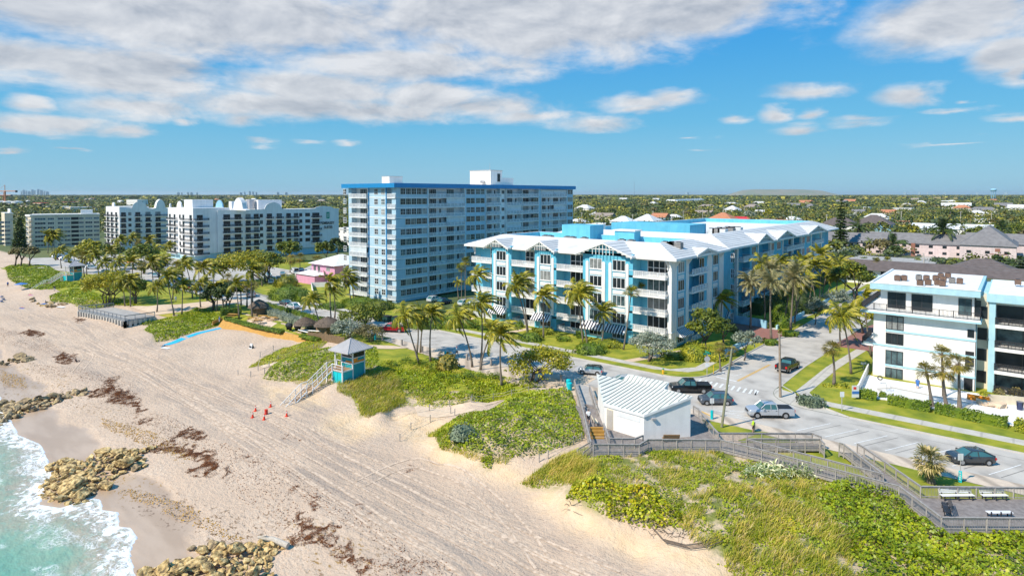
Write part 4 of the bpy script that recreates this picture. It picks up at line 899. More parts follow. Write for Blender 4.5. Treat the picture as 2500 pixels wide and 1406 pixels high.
# ======================= hotel, tan flats, pink house
def sail(b,fr,a0,a1,z,h,m=0,th=.5):        # curved mission parapet
    n=16; P=[]
    for i in range(n+1):
        t=i/n; u=(t-.5)*2; P.append((a0+(a1-a0)*t, z+ h*(math.sqrt(max(0,1-(u/.62)**2)) if abs(u)<.62 else 0)+h*.25*(1-abs(u))))
    P=[(a0,z-.3)]+P+[(a1,z-.3)]; f=[fr(a,.03,q) for a,q in P]; k=[fr(a,-th,q) for a,q in P]; b.face(f,m); b.face(k[::-1],m)
    for i in range(len(P)): j=(i+1)%len(P); b.face([k[i],k[j],f[j],f[i]],m)
def hotel():
    A0=(-272.8,126.2); A1=(-261.5,181.); fs=Fr(*A0,A1[0]-A0[0],A1[1]-A0[1]); L_=math.hypot(A1[0]-A0[0],A1[1]-A0[1])
    B=Bld('hotel',(A0[0],A0[1],0),'white mission style hotel with black balconies and dark lettering high on its end wall','hotel')
    C=lambda c: fs.at(400+c/5.41)
    w=B.part('wall',['hotel_white','pale_blue','black']); 
    w.box(0,-22,3.2,L_,0,21.6,0,fs); w.box(.5,-21,0,L_-.5,-.6,3.3,1,fs)
    fA=Fr(*fs(-10.5,.4,0)[:2],fs.d[0],fs.d[1]); LA=9.5
    # corner block
    xk,yk=fs(-10,1.2,0)[:2]; ff=Fr(xk-25.5,yk-4.5,25.5,4.5); ff=Fr(xk-26,yk,1,0)
    w.box(xk-26,yk,3,xk,yk+16,22.9,0); w.box(xk-25,yk+.6,0,xk-.5,yk+12,3.2,1)
    w.box(xk-7.5,yk+3,22.9,xk-16,yk+12,26.5,0)
    for q in ((fs,C(1270),C(1640),21.9,2.7),(fs,C(1920),C(2330),21.9,1.),(ff,8,16,22.9,2.4),(ff,1,3,22.9,1.5)): sail(B.part('parapet','hotel_white'),*q)
    B.part('coping','hotel_white').box(0,-.3,21.6,L_,.05,21.9,0,fs)
    pt=B.part('roof_tower',['hotel_white','pale_blue2','metal_grey'])
    pt.box(20,-16,21.6,31,-9,26.2,0,fs); pt.box(9,-17,21.6,16,-12,25.6,0,fs) ; pt.cyl(*fs(17.5,-13,0)[:2],22,26.5,2.0,n=10,m=2)
    gt_=B.part('roof_gable',['hotel_white','pale_blue2']); fg=Fr(xk-4,yk+17,1,.1); sail(gt_,fg,-12,-2,22,3.4,1); sail(gt_,fg,2,14,22,4.3,0,2)
    hr=random.Random(5)
    for k in range(6):
        z=2.55+3.0*k
        for c0,c1 in ((790,1040),(1085,1270),(1360,1455),(1490,1585),(1622,1790),(1955,2085)):
            if k==0 and c0>1480: continue
            B.balcony(fs,C(c0),C(c1),z,0,1.1,slab='hotel_white',rail='rail_dark',post='rail_grey',h=1.0)
            n=2 if c1-c0>130 else 1
            for i in range(n):
                u=C(c0)+(C(c1)-C(c0))*((.04,.62)[i] if n>1 else .12); wd=(C(c1)-C(c0))*(.34 if n>1 else .7); B.window(fs,u,u+wd,z+.1,z+2.35,4,1,frm='frame_dark',kind='glass_door',w=.08,gl='glass')
        for c0,c1 in ((1278,1318),(1798,1835),(1878,1938)):
            if k: B.window(fs,C(c0),C(c1),z+.7,z+2.3,2,1,frm='frame_dark',gl='glass')
        # sea front of the corner block
        for a0,a1 in ((.8,5.2),(5.8,10.2),(15.,25.5)):
            B.balcony(ff,a0,a1,z,0,1.1,slab='hotel_white',rail='rail_dark',post='rail_grey',h=1.0); B.window(ff,a0+.5,a0+2.2,z+.1,z+2.35,2,1,frm='frame_dark',kind='glass_door',w=.1)
            if a1-a0>6: B.window(ff,a1-3,a1-.8,z+.1,z+2.35,3,1,frm='frame_dark',kind='glass_door',w=.1)
        B.window(ff,12,13.5,z+.7,z+2.3,2,1,frm='frame_dark')
        fe=Fr(xk,yk,0,1); B.balcony(fe,.2,6.4,z,0,1.0,slab='hotel_white',rail='rail_dark',post='rail_grey',h=1.0); B.window(fe,1.6,4,z+.1,z+2.35,2,1,frm='frame_dark',kind='glass_door')
    lo=B.part('logo','green_sign'); lo.box(C(2155),.03,17.0,C(2195),.12,20.2,0,fs)
    lo2=B.part('logo_glyph','white_clean'); 
    for d0,d1 in ((.25,.32),(.46,.54),(.68,.75)): a=C(2155);b_=C(2195); lo2.box(a+(b_-a)*d0,.12,17.6,a+(b_-a)*d1,.16,19.6,0,fs)
    B.done()
    def lettering(txt,z,h):
        cu=bpy.data.curves.new('lettering','FONT'); cu.body=txt; cu.size=h*1.38; cu.extrude=.06; cu.align_x='CENTER'; cu.offset=.03
        t=bpy.data.objects.new('tmp',cu); COL.objects.link(t); bpy.context.view_layer.update()
        me=bpy.data.meshes.new_from_object(t); bpy.data.objects.remove(t); me.materials.clear(); me.materials.append(MATS['frame_dark']); o=bpy.data.objects.new('lettering',me); COL.objects.link(o)
        w0=max(v.co.x for v in me.vertices)-min(v.co.x for v in me.vertices); tgt=(C(2255)-C(2100)) if txt[0]=='E' else (C(2235)-C(2125))
        for v in me.vertices: v.co.x*=tgt/w0
        p=Vector(fs(C(2178),.12,z)); o.parent=B.root; o.location=p-B.root.location
        o.rotation_euler=(math.pi/2,0,math.atan2(fs.d[1],fs.d[0]))
    lettering('EMBASSY',14.2,1.35); lettering('SUITES',12.1,1.35)
    # the seaward wing of the same hotel, standing apart
    c=(-360.,116.); B=Bld('hotel',(*c,0),'left wing of the white hotel, scalloped parapet, behind the palm trees','hotel')
    fs2=Fr(*c,.14,.99); D=lambda q: fs2.at(q/5.625); L2=D(2440); f4=Fr(c[0]-20,c[1],1,0)
    w=B.part('wall','hotel_white'); w.box(0,-18,0,L2,0,21.2,0,fs2); w.box(c[0]-20,c[1],0,c[0],c[1]+14,22.4,0)
    sail(B.part('parapet','hotel_white'),fs2,D(1760),D(2110),21.2,3.2); sail(B.part('parapet','hotel_white'),fs2,D(2120),D(2330),21.2,4.,0,4); sail(B.part('parapet','hotel_white'),f4,8,14,22.4,1.8)
    for k in range(6):
        z=2.4+2.95*k
        for q0,q1 in ((1672,1745),(1868,1960),(2008,2095),(2145,2315)):
            B.balcony(fs2,D(q0),D(q1),z,0,1.1,slab='hotel_white',rail='rail_dark',post='rail_grey'); B.window(fs2,D(q0)+.3,D(min(q1,q0+75)),z+.1,z+2.3,3,1,frm='frame_dark',kind='glass_door')
        B.window(fs2,D(1780),D(1820),z+.7,z+2.2,2,1,frm='frame_dark')
        for a in (.5,6.5,13): B.balcony(f4,a,a+5,z,0,1.1,slab='hotel_white',rail='rail_dark',post='rail_grey'); B.window(f4,a+1,a+3.6,z+.1,z+2.3,3,1,frm='frame_dark',kind='glass_door')
    B.done()
    # tan flats
    for (cx,cy,dx,dy,qa,qb,wd,top,lab) in ((-406,89,8,30,415,1385,14,17.9,'long tan block of flats with seven window bands, nearest the beach'),(-437,84,3,30,-60,200,16,18.4,'tan block of flats cut by the left edge of the photo')):
        fb=Fr(cx,cy,dx,dy); D=lambda q: fb.at(q/5.625); L3=D(qb); B=Bld('apartment_house',(cx,cy,0),lab); w=B.part('wall',['cream','white']); w.box(0,-wd,0,L3,0,top-.9,0,fb)
        w.box(-.0,-wd-.3,top-.9,L3+.3,.3,top,0,fb); rf=B.part('roof','white'); rf.box(0,-wd,top,L3,0,top+.12,0,fb); rf.box(L3*.72,-wd*.8,top+.1,L3*.9,-wd*.2,top+2.2,0,fb)
        if qa>0: dk=B.part('stair_recess',['black','glass_rail']); dk.box(D(995),.0,1,D(1100),.05,top-1,0,fb)
        for k in range(7 if qa>0 else 6):
            z=.9+2.35*k; S_=((495,650),(675,765),(812,890),(900,988),(1106,1170),(1190,1290),(1305,1380)) if qa>0 else ((10,80),(85,165))
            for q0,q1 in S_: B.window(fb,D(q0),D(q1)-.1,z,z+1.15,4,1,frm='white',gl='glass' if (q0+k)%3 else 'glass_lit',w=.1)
            w.box(.0,0,z+1.3,L3,.12,z+2.2,0,fb)
        if qa>0:
            fq=Fr(cx-9,cy-.4,1,.05)
            for k in range(6): B.balcony(fq,4,9.5,1.5+2.6*k,-.3,1.0,slab='cream',rail='glass_rail'); B.window(fq,1,3,2.1+2.6*k,3.4+2.6*k,2,1)
            w.box(cx-9,cy,0,cx,cy+14,top-.9,0); rf.box(cx-9.3,cy-.5,top-.9,cx,cy+14,top,0)
        B.done()
def hip(b,x0,y0,x1,y1,ze,zr,m=0,ov=.6,fr=None,ridge=None):
    x0-=ov;y0-=ov;x1+=ov;y1+=ov; dx,dy=x1-x0,y1-y0; i=min(dx,dy)/2
    if dx>dy: r0=(x0+i,(y0+y1)/2); r1=(x1-i,(y0+y1)/2)
    else: r0=((x0+x1)/2,y0+i); r1=((x0+x1)/2,y1-i)
    f=fr or (lambda a,b_,c:(a,b_,c)); P=lambda p,z: f(p[0],p[1],z)
    a,b1,c,d=(x0,y0),(x1,y0),(x1,y1),(x0,y1)
    if dx>dy: fs_=[[P(a,ze),P(b1,ze),P(r1,zr),P(r0,zr)],[P(b1,ze),P(c,ze),P(r1,zr)],[P(c,ze),P(d,ze),P(r0,zr),P(r1,zr)],[P(d,ze),P(a,ze),P(r0,zr)]]
    else: fs_=[[P(a,ze),P(b1,ze),P(r0,zr)],[P(b1,ze),P(c,ze),P(r1,zr),P(r0,zr)],[P(c,ze),P(d,ze),P(r1,zr)],[P(d,ze),P(a,ze),P(r0,zr),P(r1,zr)]]
    for q in fs_: b.face(q,m)
    b.face([P(d,ze-.02),P(c,ze-.02),P(b1,ze-.02),P(a,ze-.02)],m)
def pink_house():
    x,y=g(752,690); B=Bld('house',(x,y,0),'pink two storey house with a white hip roof and white balcony beside the tower','house')
    w=B.part('wall',['pink','white']); w.box(x-1,y+2,0,x+12,y+16,6.2,0); w.box(x-4,y-2,0,x+7,y+4,3.,0); w.box(x-4.2,y-2.2,0,x-3.6,y-1.6,3,1)
    r=B.part('roof','white'); hip(r,x-1,y+2,x+12,y+16,6.2,9.,0,.9); r2=B.part('porch_roof','white'); hip(r2,x-4,y-2,x+7,y+4,3.,3.9,0,.4)
    fr=Fr(x-1,y+2,1,0); 
    for a in (1.2,3.6): B.window(fr,a,a+1.4,3.6,5.6,2,1)
    B.window(fr,8.5,10.5,4.2,5.4,2,1); B.balcony(fr,0,6,3.2,0,1.6,slab='white',rail='rail_white'); B.window(Fr(x+12,y+2,0,1),3,5,4,5.5,2,1); B.done()
hotel(); pink_house()
# ======================= beach restroom pavilion
def pavilion():
    B=Bld('beach_pavilion',(-35,66,0),'small white beach restroom building with a ribbed white butterfly roof beside the boardwalk','building')
    Hh=g(1472.8,985,3.5); G=g(1572.6,1013,3.5); Fp=g(1691,966.7,5.4); A_=g(1456.6,913,5.4); zB=4.6
    Bp=g(1519,927,4.9); Cp=g(1534,913,5.6); Dp=g(1633,933,5.6); Ep=g(1621,949,5.1)
    top=[(Hh,3.5),(G,3.5),(Fp,5.4),(Ep,5.1),(Dp,5.6),(Cp,5.6),(Bp,4.9),(A_,5.4)]
    r=B.part('roof',['metal_roof','white_clean','metal_seam'])
    up=[(p[0],p[1],z) for p,z in top]; dn=[(p[0],p[1],z-.28) for p,z in top]; tri=[(0,1,6),(1,3,6),(1,2,3),(6,3,5),(5,3,4),(0,6,7)]
    for t in tri: r.face([up[i] for i in t],0); r.face([dn[i] for i in reversed(t)],1)
    for i in range(8): j=(i+1)%8; r.face([dn[i],dn[j],up[j],up[i]],1)
    # standing seams, laid on the roof facets from the low eave upwards
    def zat(x,y):
        best=-1
        for t in tri:
            a,b,c=[up[i] for i in t]; d_=(b[1]-c[1])*(a[0]-c[0])+(c[0]-b[0])*(a[1]-c[1]); l1=((b[1]-c[1])*(x-c[0])+(c[0]-b[0])*(y-c[1]))/d_; l2=((c[1]-a[1])*(x-c[0])+(a[0]-c[0])*(y-c[1]))/d_; l3=1-l1-l2
            if min(l1,l2,l3)>-1e-4: best=max(best,l1*a[2]+l2*b[2]+l3*c[2])
        return best if best>0 else None
    a=Vector(G)-Vector(Hh); ax=a.normalized(); up_d=Vector((-ax.y,ax.x)); up_d=(up_d+ax*.18).normalized(); n=Vector((up_d.y,-up_d.x))
    s=-14
    while s<14:
        cur=None; seg=[]; t=-1.
        while t<13:
            p=Vector(Hh)+n*s+up_d*t; z=zat(p.x,p.y)
            if z is not None: seg.append((p.x,p.y,z+.05))
            t+=.25
        if len(seg)>2: r.tube(seg[::2]+[seg[-1]],.04,4,2,False)
        s+=.55
    w=B.part('wall',['white','cream'])
    c=Vector((sum(p[0][0] for p in top)/8,sum(p[0][1] for p in top)/8))
    sh=lambda p,k=.35:(p[0]+(c.x-p[0])*k*.1,p[1]+(c.y-p[1])*k*.1)
    P=[sh(G),sh(Fp),sh(Ep),sh(Dp),sh(Cp),sh(Bp),sh(A_)]; H2=(sh(A_)[0]+ (sh(Hh)[0]-sh(A_)[0])*.72,sh(A_)[1]+(sh(Hh)[1]-sh(A_)[1])*.72)
    inn=(sh(Hh)[0]*.5+sh(G)[0]*.5,sh(Hh)[1]*.5+sh(G)[1]*.5+1.1)
    poly=[sh(Hh),sh(G)]+P[1:]; tops=[3.2,3.2,5.1,4.8,5.3,5.3,4.6,5.1]; 
    for i in range(len(poly)):
        j=(i+1)%len(poly); w.face([(*poly[i],-.3),(*poly[j],-.3),(*poly[j],tops[j]),(*poly[i],tops[i])],0)
    fg=Fr(*sh(Hh),sh(G)[0]-sh(Hh)[0],sh(G)[1]-sh(Hh)[1]); L_=math.hypot(sh(G)[0]-sh(Hh)[0],sh(G)[1]-sh(Hh)[1])
    d_=B.part('louvre_door',['cream','metal_grey']); d_.box(.35,.0,.6,1.25,.05,3.0,0,fg)
    for k in range(16): d_.box(.42,.05,.7+k*.14,1.18,.09,.77+k*.14,1,fg)
    v=B.part('vent',['light_sign']); v.box(1.7,.0,2.45,L_-.5,.04,3.0,0,fg)
    f2=Fr(*sh(G),sh(Fp)[0]-sh(G)[0],sh(Fp)[1]-sh(G)[1]); lm=B.part('wall_lamp',['metal_grey']); lm.box(.9,.0,2.9,1.35,.3,3.1,0,f2)
    B.done()
pavilion()
# ---------------------------------------------------------------- vegetation builders (numpy)
def nrm(a): return a/np.maximum(np.linalg.norm(a,axis=1,keepdims=True),1e-9)
def leafq(P,s,bias=(0,0,1),tilt=.6,asp=.7,r=rng):
    n=len(P); s=np.broadcast_to(np.asarray(s,float),(n,))[:,None]
    nn=nrm(np.broadcast_to(np.asarray(bias,float),(n,3))+r.normal(size=(n,3))*tilt)
    u=nrm(np.cross(nn,r.normal(size=(n,3)))); v=np.cross(nn,u)
    V=np.stack([P-u*s*.5,P+v*s*.5*asp,P+u*s*.5,P-v*s*.5*asp],1).reshape(-1,3)
    return V,np.arange(4*n).reshape(-1,4)
def join(L_):
    V=[];Fq=[];n=0
    for v,f in L_: V.append(v);Fq.append(f+n);n+=len(v)
    return np.concatenate(V),np.concatenate(Fq)
def scatter(poly,dens,r=rng):
    a=np.array(poly); lo=a.min(0);hi=a.max(0); n=int((hi-lo).prod()*dens)
    p=lo+(hi-lo)*r.random((n,2)); return p[inpoly(p[:,0],p[:,1],poly)]
WIND=np.array([.80,.60,0.])
def coconut(seed,nf=22,Lf=3.5,wind=1.0,droop=1.0,stiff=0.,wl=.115,nl=28):
    r=np.random.default_rng(seed); out=[]
    for i in range(nf):
        a=2*math.pi*(i*.381966+.03*r.random()); el=math.radians(r.uniform(-12,80)) if i<nf*.8 else math.radians(r.uniform(-45,0))
        d=np.array([math.cos(a)*math.cos(el),math.sin(a)*math.cos(el),math.sin(el)]); p=np.zeros(3); K=14; L_=Lf*r.uniform(.8,1.1); pts=[p.copy()];ds=[d.copy()]
        for k in range(K):
            t=k/K; p=p+d*L_/K; d=d+np.array([0,0,-1.])*(.05+.16*t)*droop*(1-stiff)+WIND*(.05+.13*t)*wind; d/=np.linalg.norm(d); pts.append(p.copy()); ds.append(d.copy())
        pts=np.array(pts);ds=np.array(ds); ts=np.linspace(.08,1,nl); idx=ts*K; i0=np.minimum(idx.astype(int),K-1); fr_=(idx-i0)[:,None]
        B=pts[i0]*(1-fr_)+pts[i0+1]*fr_; D=nrm(ds[i0]*(1-fr_)+ds[i0+1]*fr_)
        side=nrm(np.cross(D,np.broadcast_to([0,0,1.],D.shape)+1e-3))
        for sg in (-1,1):
            ll=(.95*np.sin(np.pi*(ts*.78+.14)))[:,None]*Lf/3.5*r.uniform(.8,1.15,(nl,1))
            dr=nrm(side*sg*.75+D*.75+np.array([0,0,-.45])*(1-.7*stiff)+WIND*.55*wind+r.normal(size=(nl,3))*.10)
            up=nrm(np.cross(dr,D)); wv=nrm(np.cross(up,dr))*wl
            out.append((np.stack([B-wv*.5,B+wv*.5,B+dr*ll*.6+wv*.45+np.array([0,0,-.02]),B+dr*ll+np.array([0,0,-.10])*ll],1).reshape(-1,3),np.arange(4*nl).reshape(-1,4)))
        # midrib
        sd_=nrm(np.cross(ds,np.broadcast_to([0,0,1.],ds.shape)+1e-3))*.045; m=len(pts)
        V=np.concatenate([pts-sd_,pts+sd_]); Fq=np.array([[k,k+m,k+1+m,k+1] for k in range(m-1)]); out.append((V,Fq))
    return join(out)
def fancrown(seed,n=34,Rr=1.5,el0=-50,wl=.10,nb=11):
    r=np.random.default_rng(seed); out=[]
    for i in range(n):
        a=2*math.pi*r.random(); el=math.asin(r.uniform(math.sin(math.radians(el0)),1)); d=np.array([math.cos(a)*math.cos(el),math.sin(a)*math.cos(el),math.sin(el)]); b=d*Rr*r.uniform(.35,.6)
        s=np.cross(d,[0,0,1.]); s/=max(np.linalg.norm(s),1e-6); u=np.cross(s,d)
        for k in range(nb):
            an=(k/(nb-1)-.5)*2.5; dr=d*math.cos(an)+s*math.sin(an)+u*r.uniform(-.1,.25); dr=dr/np.linalg.norm(dr); L_=Rr*r.uniform(.5,.72); e=b+dr*L_*.65; f=b+dr*L_+np.array([WIND[0]*.12,WIND[1]*.12,-.22]); w=np.cross(dr,u); w=w/np.linalg.norm(w)*wl
            out.append((np.array([b-w*.3,e-w*.5,f,e+w*.5]),np.array([[0,1,2,3]])))
        s2=s*.025; out.append((np.array([-s2,b-s2,b+s2,s2]),np.array([[0,1,2,3]])))
    return join(out)
CR={}
def crown_mesh(key):
    if key in CR: return CR[key]
    k,i=key
    if k=='coconut': V,Fq=coconut(10+i,22+i%3*2); m='frond'
    elif k=='golden': V,Fq=coconut(40+i,20); m='leaf_yellow'
    elif k=='date': V,Fq=coconut(60+i,38,3.6,.35,1.05,.25,.10,22); m='frond_grey'
    elif k=='royal': V,Fq=coconut(80+i,20,3.6,.25,1.1,.1); m='leaf_dark'
    elif k=='sabal': V,Fq=fancrown(90+i); m='fan_leaf'
    elif k=='fan': V,Fq=fancrown(100+i,30,1.7,-25,.12); m='frond'
    elif k=='stub': V,Fq=fancrown(120+i,46,1.6,-75,.12); m='stub_leaf'
    me=fast_mesh('crown',V,Fq,m).data; o=[x for x in bpy.data.objects if x.data==me][0]; bpy.data.objects.remove(o); CR[key]=me; return me
def skirt_mesh(i):
    key=('skirt',i)
    if key not in CR:
        V,Fq=fancrown(150+i,16,1.25,-85,.10,7); V=V*np.array([.8,.8,1]); V[:,2]=-np.abs(V[:,2])-.1; me=fast_mesh('dead_leaves',V,Fq,'frond_dry').data; o=[x for x in bpy.data.objects if x.data==me][0]; bpy.data.objects.remove(o); CR[key]=me
    return CR[key]
def depth(X,Y): return -X*math.sin(YAW)+Y*math.cos(YAW)
def at_depth(x,y,yf):
    X,Y,Z=ray(x,y); k=yf/depth(X,Y); return Vector((X*k,Y*k,H+Z*k))
PALMN=[0]
def palm(kind,bx,by,cx,cy,label,scale=1.,group=None,r0=.17,z=None,cat='palm tree',name=None):
    if z is None: X,Y,Z=gt(bx,by)
    else: X,Y=g(bx,by,z); Z=z
    yf=depth(X,Y); top=at_depth(cx,cy,yf); PALMN[0]+=1; i=PALMN[0]
    r=random.Random(i); nm=name or {'coconut':'coconut_palm','golden':'coconut_palm','date':'date_palm','royal':'royal_palm','sabal':'cabbage_palm','fan':'fan_palm','stub':'cabbage_palm'}[kind]
    root=empty(nm,(X,Y,Z),label,cat,group)
    d=top-Vector((X,Y,Z)); hgt_=max(d.z,.6); pts=[];rad=[]; n=9; side=Vector((d.x,d.y,0)); bow=r.uniform(-.35,.35)*min(1,hgt_/8); bw=Vector((math.cos(YAW),math.sin(YAW),0))
    for k in range(n+1):
        t=k/n; tt=t**(1.35) if kind in('coconut','golden') else t
        p=Vector((side.x*tt,side.y*tt,hgt_*t))+bw*bow*math.sin(math.pi*t); pts.append(p); rad.append(r0*(1.35-.55*min(1,t*3)) if t<.34 else r0*.82*(1-.25*t))
    b=MB(); b.tube([tuple(p) for p in pts],rad,8); b.build('trunk','trunk',root,smooth=2,world=False)
    o=bpy.data.objects.new('crown',crown_mesh((kind,i%4))); COL.objects.link(o); o.parent=root; o.location=pts[-1]; s=scale*r.uniform(.9,1.12); o.scale=(s,s,s)
    if kind in ('date','royal','sabal','stub'): o.rotation_euler[2]=r.uniform(0,6.28)
    else: o.rotation_euler[2]=r.uniform(-.35,.35)
    if kind in ('sabal','stub','date','fan'):
        q=bpy.data.objects.new('dead_leaves',skirt_mesh(i%3)); COL.objects.link(q); q.parent=root; q.location=pts[-1]; k_={'sabal':.62,'stub':1.15,'date':.7,'fan':.6}[kind]*s; q.scale=(k_,)*3; q.rotation_euler[2]=r.uniform(0,6)
    return root
def crown_cloud(seed,rx,ry,rz,nclump,nleaf,ls,flat_=.35):
    r=np.random.default_rng(seed); out=[]
    for k in range(nclump):
        d=r.normal(size=3); d/=np.linalg.norm(d); d[2]=abs(d[2])*1.0-.25; q=r.uniform(.45,1.)**.6; c=d*np.array([rx,ry,rz])*q; cr=r.uniform(.20,.38)*min(rx,ry)
        m=int(nleaf*r.uniform(.6,1.4)); e=nrm(r.normal(size=(m,3))); P=c+e*cr*(r.random((m,1))**.33)*np.array([1,1,.75])
        out.append(leafq(P,ls*r.uniform(.7,1.3,m),e+np.array([0,0,.5]),.5,.75,r))
    return join(out)
TC={}
def tree(name,bx,by,cx,cy,wpx,hpx,m,label,trunks=1,nclump=38,nleaf=60,ls=.42,cat='tree',group=None,z=None,seed=None,trunk_r=.2,bark='bark'):
    if z is None: X,Y,Z=gt(bx,by)
    else: X,Y=g(bx,by,z); Z=z
    yf=depth(X,Y); c=at_depth(cx,cy,yf)-Vector((X,Y,Z)); k=yf/F; rx=wpx*k/2; rz=hpx*k/2
    root=empty(name,(X,Y,Z),label,cat,group); sd=seed or int(bx*7+by); r=random.Random(sd)
    V,Fq=crown_cloud(sd,rx,rx,rz,nclump,nleaf,ls); V=V+np.array([c.x,c.y,max(c.z,rz*.8)]); o=fast_mesh('crown',V,Fq,m,root)
    if trunks:
        b=MB()
        for t in range(trunks):
            a=r.uniform(0,6.28); s=Vector((math.cos(a),math.sin(a),0))*(.0 if trunks==1 else rx*.18*r.random())
            fork=Vector((c.x*.4,c.y*.4,0))+s*1.8+Vector((0,0,c.z*.45)); b.tube([tuple(s),tuple((s+fork)/2+Vector((.1,.05,0))),tuple(fork)],[trunk_r*1.3,trunk_r,trunk_r*.85],7)
            for q in range(4 if trunks==1 else 3):
                a=r.uniform(0,6.28); e=Vector((c.x+math.cos(a)*rx*.62,c.y+math.sin(a)*rx*.62,c.z+r.uniform(-.2,.5)*rz)); mid=fork.lerp(e,.5)+Vector((0,0,-.1*rz)); b.tube([tuple(fork),tuple(mid),tuple(e)],[trunk_r*.75,trunk_r*.5,trunk_r*.2],5)
        b.build('trunk',bark,root,smooth=2,world=False)
    return root
def bush(x,y,wpx,hpx,m,label,dpx=None,ls=.26,cat='bush',name='bush',group=None,dens=1.,z=None,flatb=False):
    """round or clipped bush whose footprint centre is at photo pixel x,y"""
    if z is None: X,Y,Z=gt(x,y)
    else: X,Y=g(x,y,z); Z=z
    yf=depth(X,Y); k=yf/F; rx=wpx*k/2; h=hpx*k; ry=(dpx*k/2 if dpx else rx*.8); r=np.random.default_rng(abs(int(x*3+y)))
    root=empty(name,(X,Y,Z),label,cat,group)
    n=int(dens*(rx*ry*3.2+ (rx+ry)*h*2.2)*26/(ls/.26)**2)+40; n=min(n,9000)
    e=nrm(r.normal(size=(n,3))); e[:,2]=np.abs(e[:,2]); 
    if flatb: e=np.sign(e)*np.abs(e)**.45; 
    P=e*np.array([rx,ry,h])*(.80+.24*r.random((n,1)))*(1+.10*np.sin(e[:,:1]*7+e[:,1:2]*5+x))
    a=YAW; c,s=math.cos(a),math.sin(a); P=np.stack([P[:,0]*c-P[:,1]*s,P[:,0]*s+P[:,1]*c,P[:,2]],1)
    V,Fq=leafq(P,ls*r.uniform(.7,1.3,n),e*1.,.5,.75,r); fast_mesh('foliage',V,Fq,m,root)
    b=MB(); m_=10; prev=None
    R_=[(1,.0),(.86,.45),(.62,.74),(.3,.86)] if not flatb else [(.88,0),(.9,.55),(.82,.84),(.4,.86)]
    rings=[[(math.cos(2*math.pi*i/m_)*rx*.88*q,math.sin(2*math.pi*i/m_)*ry*.88*q,h*w_) for i in range(m_)] for q,w_ in R_]
    rings=[[(p[0]*c-p[1]*s,p[0]*s+p[1]*c,p[2]) for p in rg] for rg in rings]
    for r0,r1 in zip(rings[:-1],rings[1:]):
        for i in range(m_): j=(i+1)%m_; b.face([r0[i],r0[j],r1[j],r1[i]])
    b.face(rings[-1]); b.build('inner_foliage',m,root,world=False)
    return root
def hedge(pts,w,h,m,label,ls=.24,z=0.1,dens=1.,group=None,px_=True):
    W=[g(*p,z) for p in pts] if px_ else pts
    root=empty('hedge',(*W[0],z),label,'hedge',group); out=[]; b=MB(); r=np.random.default_rng(abs(int(W[0][0]*9))+7)
    for (x0,y0),(x1,y1) in zip(W[:-1],W[1:]):
        d=np.array([x1-x0,y1-y0]); L_=np.linalg.norm(d); d/=L_; n_=np.array([-d[1],d[0]]); N=int((L_*w+2*L_*h+2*w*h)*38*dens/(ls/.24)**2)
        u=r.random(N)*(L_+.1); k=r.random(N); a=w/(w+2*h); top=k<a; o=np.where(top,(r.random(N)-.5)*w,np.where(r.random(N)<.5,-w/2,w/2)); zz=np.where(top,h,r.random(N)*h)
        lump=1+.10*np.sin(u*1.7)+.07*np.sin(u*4.1+1); P=np.stack([x0+d[0]*u+n_[0]*o*lump,y0+d[1]*u+n_[1]*o*lump,z+zz*lump+r.normal(size=N)*.05],1)
        bias=np.stack([n_[0]*np.where(top,0,np.sign(o)),n_[1]*np.where(top,0,np.sign(o)),np.where(top,1,.3)],1); out.append(leafq(P,ls*r.uniform(.7,1.3,N),bias,.5,.75,r))
        q=n_*w*.44; b.prism([(x0-q[0],y0-q[1]),(x1-q[0],y1-q[1]),(x1+q[0],y1+q[1]),(x0+q[0],y0+q[1])],z,z+h*.9)
    V,Fq=join(out); V=V-np.array([*W[0],z]); fast_mesh('foliage',V,Fq,m,root); b.build('inner_foliage',m,root)
# ---------------------------------------------------------------- dune vegetation (stuff)
def edge(X,Y,poly): return dseg(X,Y,poly,True)
def patch(name,poly,m,dens,ls,hh,layers=1,tilt=.55,lump=1.,ew=1.5,asp=.8,holes=0.,seed=1):
    r=np.random.default_rng(seed); p=scatter(poly,dens,r)
    if holes: p=p[(_vn(p[:,0],p[:,1],2.3)*.6+_vn(p[:,0]+5,p[:,1],.9)*.4)>holes]
    d=np.clip(edge(p[:,0],p[:,1],poly)/ew,0,1); L_=(.12+.88*_vn(p[:,0],p[:,1],1.7))*(.5+.5*_vn(p[:,0]+7,p[:,1]-3,.65)); top=hh*L_*d**.5*lump+.05
    z=hgt(p[:,0],p[:,1])+top*(1-.45*r.random(len(p))**2)
    ep=.25; gx=(_vn(p[:,0]+ep,p[:,1],1.7)-_vn(p[:,0]-ep,p[:,1],1.7))*hh/(2*ep); gy=(_vn(p[:,0],p[:,1]+ep,1.7)-_vn(p[:,0],p[:,1]-ep,1.7))*hh/(2*ep)
    V,Fq=leafq(np.stack([p[:,0],p[:,1],z],1),ls*r.uniform(.65,1.35,len(p)),np.stack([-gx,-gy,np.ones_like(gx)],1),tilt,asp,r)
    o=fast_mesh(name,V,Fq,m); return tag(o,kind='stuff')
